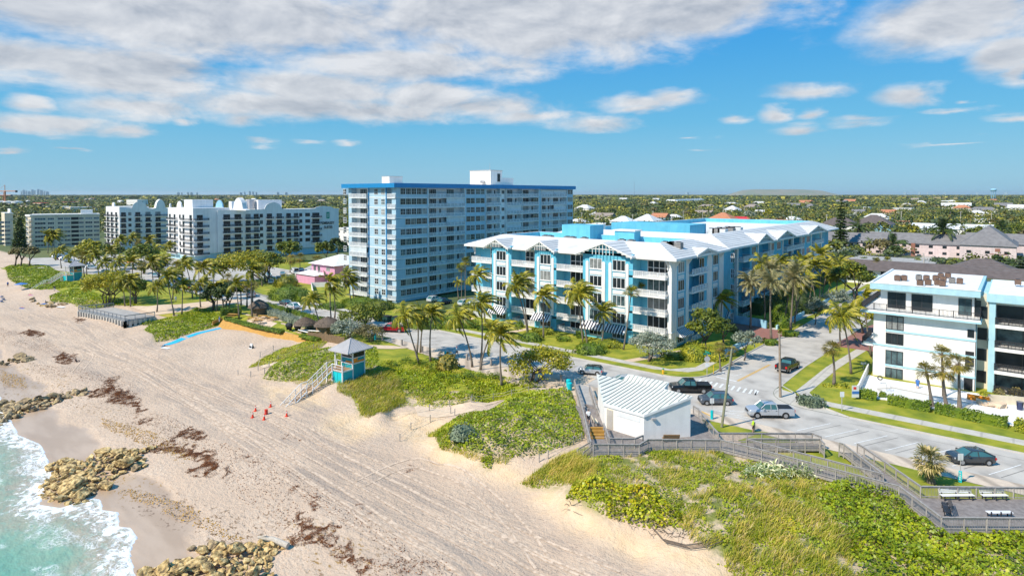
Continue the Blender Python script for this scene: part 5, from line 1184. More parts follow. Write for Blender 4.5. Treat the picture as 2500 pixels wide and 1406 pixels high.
def blades(name,poly,m,dens,hh,w=.05,holes=0.,seed=2,clump=1.6):
    r=np.random.default_rng(seed); p=scatter(poly,dens,r)
    if holes: p=p[(_vn(p[:,0]+3,p[:,1],clump)*.35+_vn(p[:,0]-5,p[:,1],.7)*.35+_vn(p[:,0]-5,p[:,1]+8,4.1)*.3)>holes]
    n=len(p); z=hgt(p[:,0],p[:,1]); k=(.5+.6*_vn(p[:,0]+3,p[:,1],clump))*r.uniform(.5,1.2,n)*hh
    P=np.stack([p[:,0],p[:,1],z],1); a=r.random(n)*6.283; u=np.stack([np.cos(a),np.sin(a),0*a],1)*w*.5
    lean=WIND*.45+r.normal(size=(n,3))*.28; lean[:,2]=0; T1=P+lean*k[:,None]*.35; T1[:,2]+=k*.62; T2=P+lean*k[:,None]*1.0; T2[:,2]+=k*.92
    V=np.stack([P-u,P+u,T1+u*.8,T1-u*.8,T1-u*.8,T1+u*.8,T2+u*.15,T2-u*.15],1).reshape(-1,3); Fq=np.arange(8*n).reshape(-1,4)
    o=fast_mesh(name,V,Fq,m); return tag(o,kind='stuff')
patch('seagrape_cover',VP['block'],'grape_dark',36,.27,1.3,seed=3)
blades('dune_grass',gp([(1040,1060),(1090,1035),(1180,1008),(1190,1030),(1110,1050),(1095,1100),(1180,1120),(1250,1118),(1240,1135),(1150,1125),(1075,1100)]),'grass_blade',55,.75,seed=4)
patch('seagrape_cover',VP['tuft'],'grape_dark',60,.26,.8,seed=5)
patch('creeper_cover',VP['stand'],'creeper',26,.22,.45,holes=.30,seed=6)
patch('seagrape_cover',gp([(945,895),(1010,905),(1080,900),(1150,925),(1260,940),(1330,945),(1250,962),(1130,980),(1060,975),(1000,960),(950,930)]),'grape_dark',30,.30,.65,holes=.25,seed=7)
blades('dune_grass',gp([(865,930),(905,905),(950,900),(980,940),(990,985),(960,1000),(935,1010),(900,1022),(880,1015),(870,975),(820,955),(830,925)]),'grass_blade',60,.95,seed=8)
blades('dune_grass',gp([(990,900),(1060,880),(1130,905),(1200,950),(1130,985),(1040,990),(1000,970)]),'grass_blade',14,.7,holes=.45,seed=9)
patch('creeper_cover',VP['mid mound'],'grape_dark',34,.27,.6,holes=.15,seed=10)
blades('dune_grass',gp([(700,925),(760,920),(820,930),(800,880),(860,900),(850,940),(780,945),(720,938)]),'grass_blade',22,.7,seed=11)
patch('creeper_cover',VP['mid strip'],'creeper',32,.25,.5,holes=.2,seed=12); blades('dune_grass',VP['mid strip'],'grass_blade',18,.7,holes=.4,seed=13)
patch('seagrape_cover',VP['bar mound'],'grape_dark',34,.30,1.1,seed=14,ew=2.5)
patch('creeper_cover',VP['deck mound'],'grape_dark',25,.3,.8,seed=15)
for i,k in enumerate(('far dune','far dune2','park dune')): patch('seagrape_cover',VP[k],'creeper' if k=='far dune2' else 'grape_dark',14,.42,.8,holes=.15,seed=16+i)
# the big foreground dune: bright seagrape, creeper, then tall grass
GR_=gp([(1990,1200),(2060,1170),(2200,1210),(2245,1260),(2300,1300),(2520,1300),(2520,1560),(2150,1600),(2110,1400),(2040,1320),(2000,1270)])
patch('seagrape_cover',GR_,'grape_dark',50,.25,1.7,seed=20,ew=1.6)
patch('seagrape_cover',gp([(1405,1175),(1450,1170),(1500,1180),(1590,1190),(1620,1225),(1670,1255),(1670,1275),(1620,1290),(1545,1280),(1480,1265),(1480,1225),(1420,1230),(1380,1215)]),'grape',48,.30,1.5,seed=21,ew=1.3)
patch('seagrape_cover',gp([(1420,1165),(1470,1160),(1490,1200),(1440,1225),(1380,1220)]),'grape',24,.28,.6,seed=22,ew=1.)
FR=VP['front']; patch('creeper_cover',FR,'creeper',46,.20,.32,holes=.42,seed=23,ew=.8)
blades('dune_grass',FR,'grass_blade',40,.55,.045,holes=.49,seed=24)
blades('dune_grass',FR,'grass_dry',11,.5,.045,holes=.56,seed=44,clump=2.7)
blades('dune_grass',gp([(1640,1240),(1760,1200),(1960,1180),(2050,1300),(2100,1420),(2000,1500),(1880,1460),(1760,1360),(1680,1320)]),'grass_dry',8,.9,holes=.52,seed=45)
blades('dune_grass',gp([(830,930),(905,905),(980,940),(960,1000),(900,1022),(870,975)]),'grass_dry',20,.9,holes=.4,seed=46)
blades('dune_grass',gp([(1270,1180),(1340,1130),(1400,1110),(1440,1140),(1400,1180),(1330,1170),(1290,1190)]),'grass_blade',70,.95,seed=25)
blades('dune_grass',gp([(1370,1140),(1460,1130),(1450,1180),(1410,1200),(1370,1175)]),'grass_blade',60,1.,seed=26)
blades('dune_grass',gp([(1640,1240),(1760,1200),(1960,1180),(2050,1300),(2100,1420),(2000,1500),(1880,1460),(1760,1360),(1680,1320)]),'grass_blade',42,.9,holes=.42,seed=27)
patch('creeper_cover',gp([(1860,1240),(1960,1250),(1980,1300),(1900,1330),(1850,1290)]),'grape',40,.24,.6,holes=.25,seed=28)
patch('creeper_cover',gp([(1590,1100),(1650,1100),(1640,1125),(1580,1122)]),'grape_dark',50,.22,.45,seed=29)
# dry twigs at the eroded dune lip
def twigs(name,poly,dens,seed):
    r=random.Random(seed); pts=scatter(poly,dens,np.random.default_rng(seed)); b=MB()
    for x,y in pts:
        z=float(hgt(x,y)[0]); a=r.uniform(0,6.28); l=r.uniform(.4,1.4); e=r.uniform(.05,.6); p=Vector((x,y,z)); q=p+Vector((math.cos(a)*l*.5,math.sin(a)*l*.5,e*l*.8)); s=q+Vector((math.cos(a+.6)*l*.5,math.sin(a+.6)*l*.5,-.1*l)); b.tube([tuple(p),tuple(q),tuple(s)],[.03,.022,.012],3,0,False)
    tag(b.build(name,'bark'),kind='stuff')
twigs('dry_twigs',gp([(1480,1240),(1540,1270),(1640,1285),(1680,1300),(1700,1320),(1640,1310),(1560,1290),(1500,1270)]),9,1)
twigs('dry_twigs',gp([(1390,1225),(1410,1240),(1400,1250),(1380,1235)]),12,2); twigs('dry_twigs',gp([(1100,1085),(1180,1120),(1300,1120),(1400,1090),(1330,1105),(1220,1110)]),3,3)
b=MB(); 
for j in range(5):
    P=[]; 
    for (x,y) in ((1590,1290),(1620,1325),(1680,1340),(1720,1335),(1760,1320)): X,Y,Z=gt(x+j*3-6,y+j*4-8); P.append((X,Y,Z+.12+.05*j))
    b.tube(P[:5-j%2],.028,5)
one('driftwood_branch',b,'bark','tangle of long bare branches lying on the sand below the foreground dune','branch')
for (x,y,s) in ((955,895,1),(990,885,1.1),(1020,890,1),(1040,895,1),(1075,925,1),(1110,928,1),(1140,925,1.1),(1165,925,1.2),(1195,922,1),(1215,925,.9),(1060,905,1)):
    root=empty('yucca',gt(x,y),'spiky dark green yucca before the leaning palms','shrub','yuccas on the dune in front of the leaning palms'); V,Fq=fancrown(int(x),12,1.3*s,5,.14,5); fast_mesh('leaves',V,Fq,'hedge',root)
mat('yucca',[(.16,.24,.06),(.45,.50,.20),(.72,.72,.45)],.5,scale=3,island=.7)
for i,(x,y,s) in enumerate(((1840,1162,1.),(1872,1160,1.05),(1888,1152,1.),(1905,1165,.95),(1932,1160,.9),(1955,1155,1.05),(1966,1165,.95),(1918,1148,.9),(1985,1160,.8),(1860,1150,.8))):
    root=empty('yucca',gt(x,y),'pale striped yucca rosette beside the wooden ramp','shrub','variegated yuccas beside the ramp'); V,Fq=fancrown(300+i,30,1.35*s,0,.12,3); fast_mesh('leaves',V,Fq,'yucca',root,smooth=False)
# ---------------------------------------------------------------- palms (base pixel, crown pixel)
P4='row of leaning palms by the parking strip'
for a in ((1023,890,989,769,'leftmost leaning coconut palm on the dune lawn, trunk bending left'),(1017,865,1018,772,'short straight coconut palm second in the dune lawn row'),(1027,860,1038,770,'slim coconut palm with kinked trunk third in the dune lawn row'),
 (1051,884,1055,765,'tall straight coconut palm beside the fan of bronze leaves on the dune lawn'),(1153,896,1120,773,'coconut palm leaning far left beside the walking man'),(1174,890,1175,741,'tallest coconut palm of the dune lawn row, upright trunk'),
 (1173,903,1202,808,'coconut palm leaning right at the edge of the dune lawn'),(1225,942,1223,818,'lone coconut palm rising from the seagrape right of the dune lawn')):
    palm('coconut',*a,scale=.98 if a[0]!=1017 else .8,group='coconut palms on the dune lawn')
for a in ((1186,801,1165,672,'coconut palm in front of the left end of the turquoise house'),(1288,820,1261,700,'thick crowned coconut palm of the pair before the left gable of the turquoise house'),(1289,815,1272,690,'rear coconut palm of the pair before the left gable'),
 (1327,826,1326,724,'single coconut palm before the second gable of the turquoise house'),(1424,838,1409,709,'left coconut palm of the tall pair before the middle balconies'),(1435,846,1418,719,'right coconut palm of the tall pair, standing in a round bush'),
 (1468,844,1472,762,'shorter coconut palm in front of the widest gable'),(1760,806,1763,733,'windswept coconut palm at the side wall of the turquoise house'),
 (2078,914,2057,772,'leaning coconut palm on the lawn left of the white house'),(2052,846,2053,768,'coconut palm standing just behind the leaning one by the white house'),
 (2006,727,2022,655,'coconut palm at the far end of the side street, left of two'),(2017,731,2034,668,'coconut palm at the far end of the side street, right of two'),(1945,777,1950,650,'tall coconut palm behind the date palms'),(1912,790,1926,705,'coconut palm half hidden among the date palms')):
    palm('coconut',*a,scale=1.08,group='coconut palms around the apartment houses')
for a in ((1990,735,1962,642),(1975,745,1988,650),(2042,722,2050,640),(1962,760,1905,640),(2000,742,2004,622),(1940,790,1968,690),(1868,795,1862,642),(2060,735,2068,655)): palm('coconut',*a,'tall coconut palm crowding the wall of the rear turquoise block',scale=1.15,group='coconut palms along the rear block')
palm('golden',2127,870,2112,728,'golden green coconut palm touching the left wall of the white house')
palm('golden',1120,730,1118,690,'small golden palm between the tower and the turquoise house',.6)
for a in ((1522,855,1541,716,'slim fan palm leaning right before the corner balconies'),(1550,833,1566,706,'second slim fan palm before the corner balconies')): palm('fan',*a,r0=.14)
for a in ((1127,742,1126,655,'tall thin fan palm beside the tower, left of two'),(1137,745,1137,640,'tall thin fan palm beside the tower, right of two')): palm('fan',*a,scale=.9,r0=.13)
for a in ((1832,804,1831,690,'date palm nearest the turquoise house wall'),(1880,802,1879,668,'tallest date palm, behind the one in the round planter'),(1883,831,1883,690,'date palm rising from the round planter at the driveway'),(1930,809,1938,680,'date palm on the kerb side of the driveway')):
    palm('date',*a,scale=1.1,r0=.22,group='date palms at the red driveway')
for a in ((2306,971,2300,862,'tallest cabbage palm of the pool group'),(2276,995,2261,905,'leftmost cabbage palm of the pool group'),(2313,998,2302,903,'middle cabbage palm of the pool group, in front of the tallest'),(2343,1001,2342,885,'rightmost cabbage palm of the pool group')):
    palm('sabal',*a,scale=1.05,r0=.24,group='cabbage palms by the pool hedge')
palm('sabal',2492,905,2490,832,'cabbage palm cut by the right edge of the photo'); palm('sabal',2036,940,2031,852,'lone round cabbage palm on the lawn beside the side street',r0=.22)
palm('sabal',1759,906,1757,850,'small cabbage palm at the corner by the stop sign, left of two',.8); palm('sabal',1785,892,1787,856,'small cabbage palm at the corner by the stop sign, right of two',.75)
palm('stub',2274,1180,2272,1122,'short thick cabbage palm with brown hanging leaves beside the boardwalk',1.05,r0=.34)
for a in ((783,808,762,732,'bent coconut palm beside the thatched parasol'),(810,800,806,690,'tall coconut palm between the thatched parasol and hut'),(817,776,813,712,'coconut palm behind the thatched hut'),(856,740,846,672,'thin coconut palm close to the tower corner, left'),(862,740,858,690,'thin coconut palm close to the tower corner, right'),
 (616,774,617,662,'tall straight coconut palm rising from the beach bar terrace'),(528,760,529,704,'coconut palm right of the dark round trees'),(490,751,491,692,'coconut palm left of the dark round trees'),(444,767,446,696,'coconut palm on the park lawn right of the curved path end'),
 (425,770,407,676,'coconut palm leaning left over the park path'),(319,749,320,686,'right palm of the pair on the park lawn by the sea deck'),(305,747,299,682,'left palm of the pair on the park lawn by the sea deck'),(383,762,382,700,'coconut palm standing at the corner of the sea deck')):
    palm('coconut',*a,scale=1.0,group='coconut palms of the beach park')
palm('golden',584,778,576,694,'bright yellow green coconut palm beside the beach bar'); palm('sabal',589,752,588,706,'cabbage palm beside the beach bar hut, left',r0=.22); palm('sabal',603,750,604,704,'cabbage palm beside the beach bar hut, middle',r0=.22); palm('sabal',618,748,619,700,'cabbage palm beside the beach bar hut, right',r0=.22)
rp=random.Random(11)
mid=[(557,722,556,680),(505,735,496,655),(470,728,454,648),(421,732,420,672),(432,716,430,650),(330,700,322,640),(300,690,290,638),(240,676,232,622),(206,676,200,624),(212,672,210,628),(186,668,178,620),(262,690,256,640),(350,705,345,650),(375,700,372,640),(395,690,398,636),(445,690,448,640),(485,700,486,650),(520,700,524,655),(150,655,146,612),(545,690,540,650),(640,700,642,655),(275,660,270,612),(380,655,378,608),(410,650,412,600),(340,655,336,590),(365,650,364,588),(325,650,322,580),(292,655,294,585)]
for i,a in enumerate(mid): palm('coconut' if i%4 else 'sabal',*a,'palm in the windblown grove between the beach park and the hotel',scale=1.15,group='palms of the grove before the hotel')
for x,y in ((117,618),(127,618),(133,618)): palm('coconut',x,y,x+rp.uniform(-2,2),y-38-rp.uniform(0,8),'palm of the trio in front of the tan flats',1.5,group='palm trio before the tan flats')
for a in ((2306,625,2303,560,'tall royal palm standing before the pink apartment complex, right'),(2095,615,2096,556,'tall royal palm standing before the pink apartment complex, left'),(2182,625,2182,598,'low dark royal palm left of the pink complex'),(1990,600,1995,580,'dark palm touching the far gable of the turquoise house'),(2450,600,2447,556,'dark royal palm behind the pink complex at the right'),(1945,580,1941,545,'dark palm behind the turquoise houses')): palm('royal',*a,scale=2.0 if a[0]>2000 and a[0]<2400 else 1.6,z=0,r0=.28)
for a in ((2139,690,2138,638,'thin palm by the brown roofed motel, left'),(2167,690,2166,636,'thin palm by the brown roofed motel, right')): palm('fan',*a,scale=.9,z=0,r0=.16)
for x,y,l in ((700,625,'left'),(725,620,'middle'),(765,625,'right')): palm('sabal',x+8,y+40,x+8,y+10,'round cabbage palm in the car park by the pink house, '+l,1.5,group='cabbage palms in the car park')
# ---------------------------------------------------------------- trees and bushes
tree('seagrape_tree',1300,930,1322,884,150,76,'leaf_yellow','spreading seagrape tree beside the coast road parking',4,46,80,.36,trunk_r=.16)
tree('silver_buttonwood',1583,884,1592,838,105,66,'leaf_silver','silver leaved tree before the corner of the turquoise house',3,40,80,.30,trunk_r=.12)
tree('silver_buttonwood',1817,880,1824,826,66,48,'leaf_silver','silver leaved tree on the kerb strip of the side street',1,30,70,.30,trunk_r=.11)
tree('silver_buttonwood',1990,792,1993,748,58,46,'leaf_silver','silver leaved tree farther up the side street',1,26,60,.32,trunk_r=.11)
tree('silver_buttonwood',2035,770,2045,724,64,40,'leaf_silver','farthest silver leaved tree on the side street',1,26,60,.34,trunk_r=.11)
tree('screw_pine',1722,870,1722,790,92,90,'leaf','bushy screw pine with drooping tufts beside the turquoise house',3,46,70,.42,trunk_r=.14)
tree('dark_tree',1765,845,1765,800,60,70,'leaf_dark','dark tree between the screw pine and the entrance',1,30,60,.4)
tree('seagrape_tree',890,808,884,770,105,70,'leaf','dense green seagrape tree beside the red pickup',2,46,80,.38)
tree('silver_bush',850,826,850,800,90,44,'leaf_silver','grey green bush behind the lifeguard tower roof',3,34,70,.32,trunk_r=.1)
tree('silver_bush',905,835,902,808,70,40,'leaf_bronze','scrubby olive bush right of the lifeguard tower roof',3,26,60,.3,trunk_r=.1)
tree('seagrape_tree',262,745,268,692,120,76,'leaf_yellow','big yellow green seagrape tree on the park dune',7,56,80,.5,trunk_r=.15)
tree('seagrape_tree',330,742,325,700,70,50,'leaf','darker seagrape tree right of the big one on the park dune',4,30,70,.5,trunk_r=.15)
tree('round_tree',515,758,516,716,58,62,'leaf_dark','dark round tree on the park lawn, left of two',3,30,90,.42)
tree('round_tree',548,758,556,712,66,62,'leaf_dark','dark round tree on the park lawn, right of two',3,32,90,.42)
tree('spreading_tree',660,690,600,640,150,50,'leaf_yellow','wide yellow green tree before the hotel',2,60,80,.7,trunk_r=.3)
tree('spreading_tree',650,690,655,640,70,56,'leaf','forked tree at the car park entrance before the hotel',2,34,80,.6,trunk_r=.3)
tree('round_tree',702,640,702,608,60,50,'leaf','round tree before the hotel facade',1,34,70,.8); tree('round_tree',800,640,792,608,50,44,'leaf','tree between hotel and tower, left',1,26,70,.8); tree('round_tree',825,640,822,600,46,46,'leaf_dark','tree between hotel and tower, right',1,26,70,.8)
tree('round_tree',2085,735,2078,672,92,80,'leaf','large dark green tree at the far end of the side street',2,50,80,.6,trunk_r=.3)
tree('almond_tree',2105,815,2100,762,78,66,'leaf_yellow','yellow green tree beside the white house terraces',1,40,80,.4)
tree('round_tree',350,668,350,622,70,60,'leaf','dark leafy tree in the grove before the hotel',2,36,80,.8); tree('round_tree',215,650,220,605,64,44,'leaf_yellow','olive tree before the end of the tan flats',2,30,80,.8); tree('round_tree',285,650,268,612,60,40,'leaf','green tree before the left hotel wing',2,30,80,.8)
tree('round_tree',390,690,385,650,56,44,'leaf_bronze','bronze tree at the car park by the grove',2,26,80,.7); tree('round_tree',180,690,170,640,10,8,'leaf','small bush on the park lawn',0,4,40,.5)
for x in (38,52,72): tree('casuarina',x-2,652,x+6,614,34,24,'leaf_bronze','flat topped casuarina in the group above the far beach',1,16,60,.7,group='casuarinas above the far beach',trunk_r=.3)
def conifer(name,bx,by,tx,ty,wpx,m,label,z=0,lean=0):
    X,Y=g(bx,by,z); yf=depth(X,Y); k=yf/F; hh=(at_depth(tx,ty,yf)-Vector((X,Y,z))); r=np.random.default_rng(int(bx)); root=empty(name,(X,Y,z),label,'tree'); out=[]; n=17
    for i in range(n):
        t=.12+.86*i/(n-1); rad=wpx*k/2*(1-t)**.75+.3; q=max(7,int(14*(1-t)+6)); c=np.array([hh.x*t,hh.y*t,hh.z*t])
        for j in range(q):
            a=r.random()*6.28; L_=rad*r.uniform(.7,1.1); s=np.linspace(.15,1,9)[:,None]; P=c+s*np.array([math.cos(a)*L_,math.sin(a)*L_,-.1*L_]); P=np.repeat(P,4,0)+r.normal(size=(36,3))*.16*rad**.5; out.append(leafq(P,max(.8,4.2*k),(0,0,1),.7,.6,r))
    V,Fq=join(out); fast_mesh('crown',V,Fq,m,root); b=MB(); b.tube([(0,0,0),tuple(hh*.5),tuple(hh)],[.4,.25,.06],7); b.build('trunk','bark',root,world=False)
conifer('norfolk_pine',2050,622,2055,486,42,'leaf_dark','tall dark Norfolk pine behind the far end of the turquoise houses'); conifer('norfolk_pine',48,612,48,532,34,'leaf_dark','Norfolk pine in front of the tan flats')
BZ=dict(z=.1)
for (x,y,w,h,m,l,k) in ((1296,832,62,22,'hedge','round clipped bush around the pair of palms before the left gable',{}),(1441,862,84,28,'hedge','large round bush around the tall palm pair',{}),(1325,816,50,16,'hedge_yellow','yellowish low hedge under the second gable',{'flatb':1}),(1470,846,86,16,'hedge_yellow','yellow green low hedge under the widest gable',{'flatb':1}),
  (1416,826,22,20,'hedge','clipped cube bush beside the ground floor terrace',{'flatb':1}),(1376,833,34,12,'hedge','small dark hedge by the second garden path',{'flatb':1}),(1698,878,84,44,'hedge_yellow','big yellow green bush with orange flowers at the corner',{}),(1742,880,60,34,'hedge_yellow','yellow green bush behind the stop sign',{}),(1645,876,62,16,'hedge','low hedge on the corner lawn',{'flatb':1}),
  (1650,878,30,10,'hedge','little bush behind the silver tree',{}),(1046,796,118,30,'hedge','broad dark hedge mass before the tower car park',{}),(1100,800,60,26,'hedge','dark hedge beside the tower car park exit',{}),(1142,800,52,20,'hedge','clipped hedge at the left garden path',{'flatb':1}),(1178,806,28,14,'hedge','small bush left of the first garden path',{}),(1205,818,40,16,'hedge','bush beside the first garden path',{}),
  (1268,800,24,18,'hedge','dark bush at the foot of the recessed balconies',{}),(1906,782,46,46,'hedge','large dark round bush left of the driveway gate',{}),(1908,800,48,36,'hedge','bright green bush by the low wall of the side street',{}),(1958,765,54,58,'leaf_dark','dark tall bush behind the date palms',{}),(1935,770,40,50,'leaf_dark','dark bush between the date palms',{}),(1990,760,40,40,'leaf_dark','dark bush near the end of the low wall',{}),
  (1881,842,36,15,'hedge','round planter hedge under the date palm',{'flatb':1}),(1926,820,42,14,'hedge','low clipped hedge under the kerb date palm',{'flatb':1}),(2055,946,34,14,'hedge_yellow','yellow croton bed beside the round palm',{}),(2020,944,26,8,'hedge_yellow','small yellow plants under the round palm',{}),(1963,988,34,26,'leaf_greygreen','silver green clipped hedge behind the utility pole, left part',{'flatb':1}),(1987,992,50,26,'leaf_greygreen','silver green clipped hedge behind the utility pole, right part',{'flatb':1}),
  (2154,972,20,18,'hedge','flowering round bush in the gap of the pool hedge',{}),(2406,968,34,12,'hedge_yellow','orange yellow plants at the end of the pool',{}),(2440,962,30,16,'leaf_bronze','dark red leaved plants beside the pool end',{}),(2480,965,40,20,'leaf_bronze','reddish plants under the wing balconies',{}),
  (705,730,100,34,'hedge','long dense hedge beside the pink house lawn',{}),(742,735,44,30,'hedge','dense hedge end beside the white fence',{}),(810,752,70,14,'hedge','low hedge before the tower entrance',{}),(880,745,100,20,'hedge','hedge along the foot of the tower',{}),(925,755,80,24,'leaf','leafy mass at the tower corner',{}),(700,700,60,30,'frond','bushy palmetto clump before the pink house',{}),
  (1092,900,60,40,'fan_leaf','bronze and green palmetto clump among the leaning palms',{'ls':.5}),(1130,1068,76,34,'leaf_greygreen','grey green bay cedar bush on the seagrape block',{}),(975,860,0,0,'',None,{})):
    if l: bush(x,y,w,h,m,l,**k)
G_='clipped hedges before the pool'
hedge([(2090,968),(2140,976)],1.4,1.1,'hedge','short left piece of the clipped pool hedge',group=G_); hedge([(2168,984),(2270,1004)],1.4,1.1,'hedge','clipped pool hedge left of the three palms',group=G_); hedge([(2284,1006),(2350,1020),(2458,1042)],1.5,1.1,'hedge','long clipped pool hedge right of the palms',group=G_); hedge([(2478,1048),(2530,1060)],1.6,1.2,'hedge_yellow','yellowish hedge at the right edge below the pool',group=G_)
hedge([(648,764),(700,782),(780,806)],2.2,1.3,'leaf_silver','long silver green hedge behind the picnic lawn',z=0); hedge([(650,748),(720,768),(840,800)],1.,1.0,'hedge','narrow green hedge along the coast road by the beach bar',z=0)
hedge([(553,780),(620,798),(690,812)],1.3,.5,'hedge','low hedge on top of the yellow board wall',z=-.2); hedge([(735,822),(778,832)],1.2,.5,'hedge','end of the low hedge on the yellow board wall',z=-.2); hedge([(538,770),(590,766)],1.8,1.6,'hedge','dark hedge behind the beach bar tables',z=0)
hedge([(-48.5,150),(-48.5,232)],3.,3.2,'leaf_dark','tall dark hedge along the rear turquoise block',px_=False,ls=.4,z=.1,dens=.7)

for i,(x,y,w,h,m) in enumerate(((2090,632,44,36,'leaf_dark'),(2150,628,64,44,'leaf_bronze'),(2185,634,40,34,'leaf_dark'),(2062,650,50,40,'leaf_dark'),(2110,655,50,26,'leaf'),(2285,664,70,34,'leaf_dark'),(2330,668,60,36,'leaf'),(2375,668,60,32,'leaf_bronze'),(2235,660,46,28,'leaf'),(2445,668,60,44,'leaf_dark'),(2490,676,60,50,'leaf_dark'),(2468,700,50,30,'leaf'),(2290,585,90,34,'leaf_dark'),(2395,582,90,30,'leaf_dark'),(2470,578,80,34,'leaf'),(1540,590,60,40,'leaf_bronze'),(1425,590,50,44,'leaf_bronze'))):
    tree('round_tree',x,y,x,y-h*.55,w,h,m,'%s tree %s'%({'leaf_dark':'dark green','leaf':'green','leaf_bronze':'bronze green'}[m],'between the brown motel and the pink complex' if y>640 else ('around the pink complex' if x>2000 else 'behind the turquoise front block')),1,20,60,.95,z=0,group='trees around the pink complex' if x>2000 else None,trunk_r=.25)
# ---------------------------------------------------------------- vehicles
def loft(b,secs,m=0,cap=True,m2=None):
    n=len(secs[0]); k=len(b.v)
    for s in secs: b.v+= [tuple(p) for p in s]
    for i in range(len(secs)-1):
        for j in range(n):
            j2=(j+1)%n; b.f.append((k+i*n+j,k+(i+1)*n+j,k+(i+1)*n+j2,k+i*n+j2)); b.m.append(m)
    if cap: b.f.append(tuple(k+j for j in range(n))); b.m.append(m); b.f.append(tuple(k+(len(secs)-1)*n+n-1-j for j in range(n))); b.m.append(m)
def make_car(kind,paint,label,roof=None,parts=True):
    """x forward, y left; origin on the ground under the middle"""
    S={ # L, W, hood h, belt h, roof h, profile (x fraction from the front: hood end, windshield top, roof end, tail glass end), bed
     'suv':(4.5,1.85,.98,1.02,1.62,(.27,.42,.80,.97),None),'coupe':(4.4,1.8,.95,1.0,1.52,(.26,.44,.72,.97),None),'mini':(3.95,1.74,.92,.98,1.44,(.24,.38,.88,.97),None),
     'sedan':(4.7,1.82,.90,.95,1.42,(.28,.44,.70,.88),None),'pickup':(5.8,2.0,1.15,1.22,1.88,(.24,.36,.60,.63),.64),'van':(5.6,2.05,1.2,1.25,2.2,(.14,.24,.97,.985),None)}[kind]
    L_,W,hh,bh,rh,(f0,f1,f2,f3),bed=S; root=empty('pickup_truck' if bed else ('van' if kind=='van' else 'parked_car'),(0,0,0),label,'pickup truck' if bed else ('van' if kind=='van' else 'car'))
    X=lambda f:L_/2-f*L_; cl=.24 if not bed else .36; pm='car_'+paint
    b=MB(); w=W/2
    def sec(x,ws,zs,zb,zt):   # closed body section, left to right over the top
        return [(x,-w*ws*.90,zs),(x,-w*ws,zs+.12),(x,-w*ws*1.0,(zs+zb)/2),(x,-w*ws*.97,zb-.06),(x,-w*ws*.88,zt),(x,w*ws*.88,zt),(x,w*ws*.97,zb-.06),(x,w*ws,(zs+zb)/2),(x,w*ws,zs+.12),(x,w*ws*.90,zs)]
    tail=bh+.02 if not bed else bh
    prof=[(0,.80,cl+.12,hh-.34,hh-.28),(.012,.88,cl+.03,hh-.22,hh-.14),(.05,.96,cl,hh-.12,hh-.04),(.15,1,cl,hh-.05,hh+.01),(f0,1,cl,bh-.03,hh+.06),(f1,1,cl,bh,bh+.02),(.6,1,cl,bh,bh+.02)]
    if bed:
        prof+=[(bed,1,cl,bh,bh+.02)]; loft(b,[sec(X(f),a,z,zb,zt) for f,a,z,zb,zt in prof])
        bx0,bx1=X(bed+.008),X(.995)
        for sg in (-1,1): 
            loft(b,[[(bx,sg*w*.99,cl+.05),(bx,sg*w,cl+.5),(bx,sg*w*.98,bh+.05),(bx,sg*w*.86,bh+.05),(bx,sg*w*.86,cl+.3)] for bx in (bx0,bx1)])
        b.box(bx1-.0,-w*.97,cl+.08,bx1+.08,w*.97,bh+.05); b.box(bx0-.06,-w*.97,cl+.1,bx0,w*.97,bh+.05)
    else:
        prof+=[(f2,1,cl,bh,bh+.02),(.90,1,cl,bh,tail),(.965,.96,cl+.02,bh-.03,tail-.02),(.992,.90,cl+.08,bh-.12,tail-.10),(1,.84,cl+.16,bh-.25,tail-.22)]
        loft(b,[sec(X(f),a,z,zb,zt) for f,a,z,zb,zt in prof])
    body=b.build('body',pm,root,smooth=True,world=False)
    # cabin: glass shell with painted roof and pillars
    g_=MB(); tw=.74 if not bed else .80; rz=rh-.05
    loft(g_,[[(X(f),-w*a,bh-.02 if 0 else bh-.03),(X(f),-w*c,z),(X(f),w*c,z),(X(f),w*a,bh-.03)] for f,a,c,z in ((f0,.90,.89,bh),(f1,.93,tw,rz),((f1+f2)/2,.93,tw,rz+.02),(f2,.93,tw,rz-.02),(f3,.90,.86,bh+.02))])
    g_.build('windows','windshield' if kind!='van' else 'glass',root,world=False)
    r=MB(); rm='car_'+(roof or paint)
    loft(r,[[(X(f),-w*c*1.03,z-.03),(X(f),-w*c*.98,z+.04),(X(f),-w*c*.6,z+.075),(X(f),w*c*.6,z+.075),(X(f),w*c*.98,z+.04),(X(f),w*c*1.03,z-.03)] for f,c,z in ((f1-.012,tw,rz-.03),(f1+.03,tw,rz+.0),((f1+f2)/2,tw,rz+.02),(f2-.02,tw,rz),(f2+.012,tw,rz-.03))])
    for sg in (-1,1):
        for (fa,ca,za,fb,cb,zb) in ((f0,.90,bh,f1,tw,rz),(f3,.88,bh,f2,tw,rz),((f1+f2)/2-.0,.945,bh,(f1+f2)/2,tw*1.01,rz)): r.tube([(X(fa),sg*w*ca,za),(X(fb),sg*w*cb,zb)],.055 if fa!=f3 or kind=='mini' else .09,4,0,False)
        if kind=='van': r.box(X(f1+.18),sg*w*.90,bh-.05,X(f2),sg*w*.80,rz,0)
    r.build('roof',rm,root,smooth=True,world=False)
    if bed:
        c=MB(); c.box(bx1+.05,-w*.85,bh-.05,bx0-.08,w*.85,bh-.0+.035); c.build('bed_cover','black',root,world=False)
    wr=.34 if not bed else .41
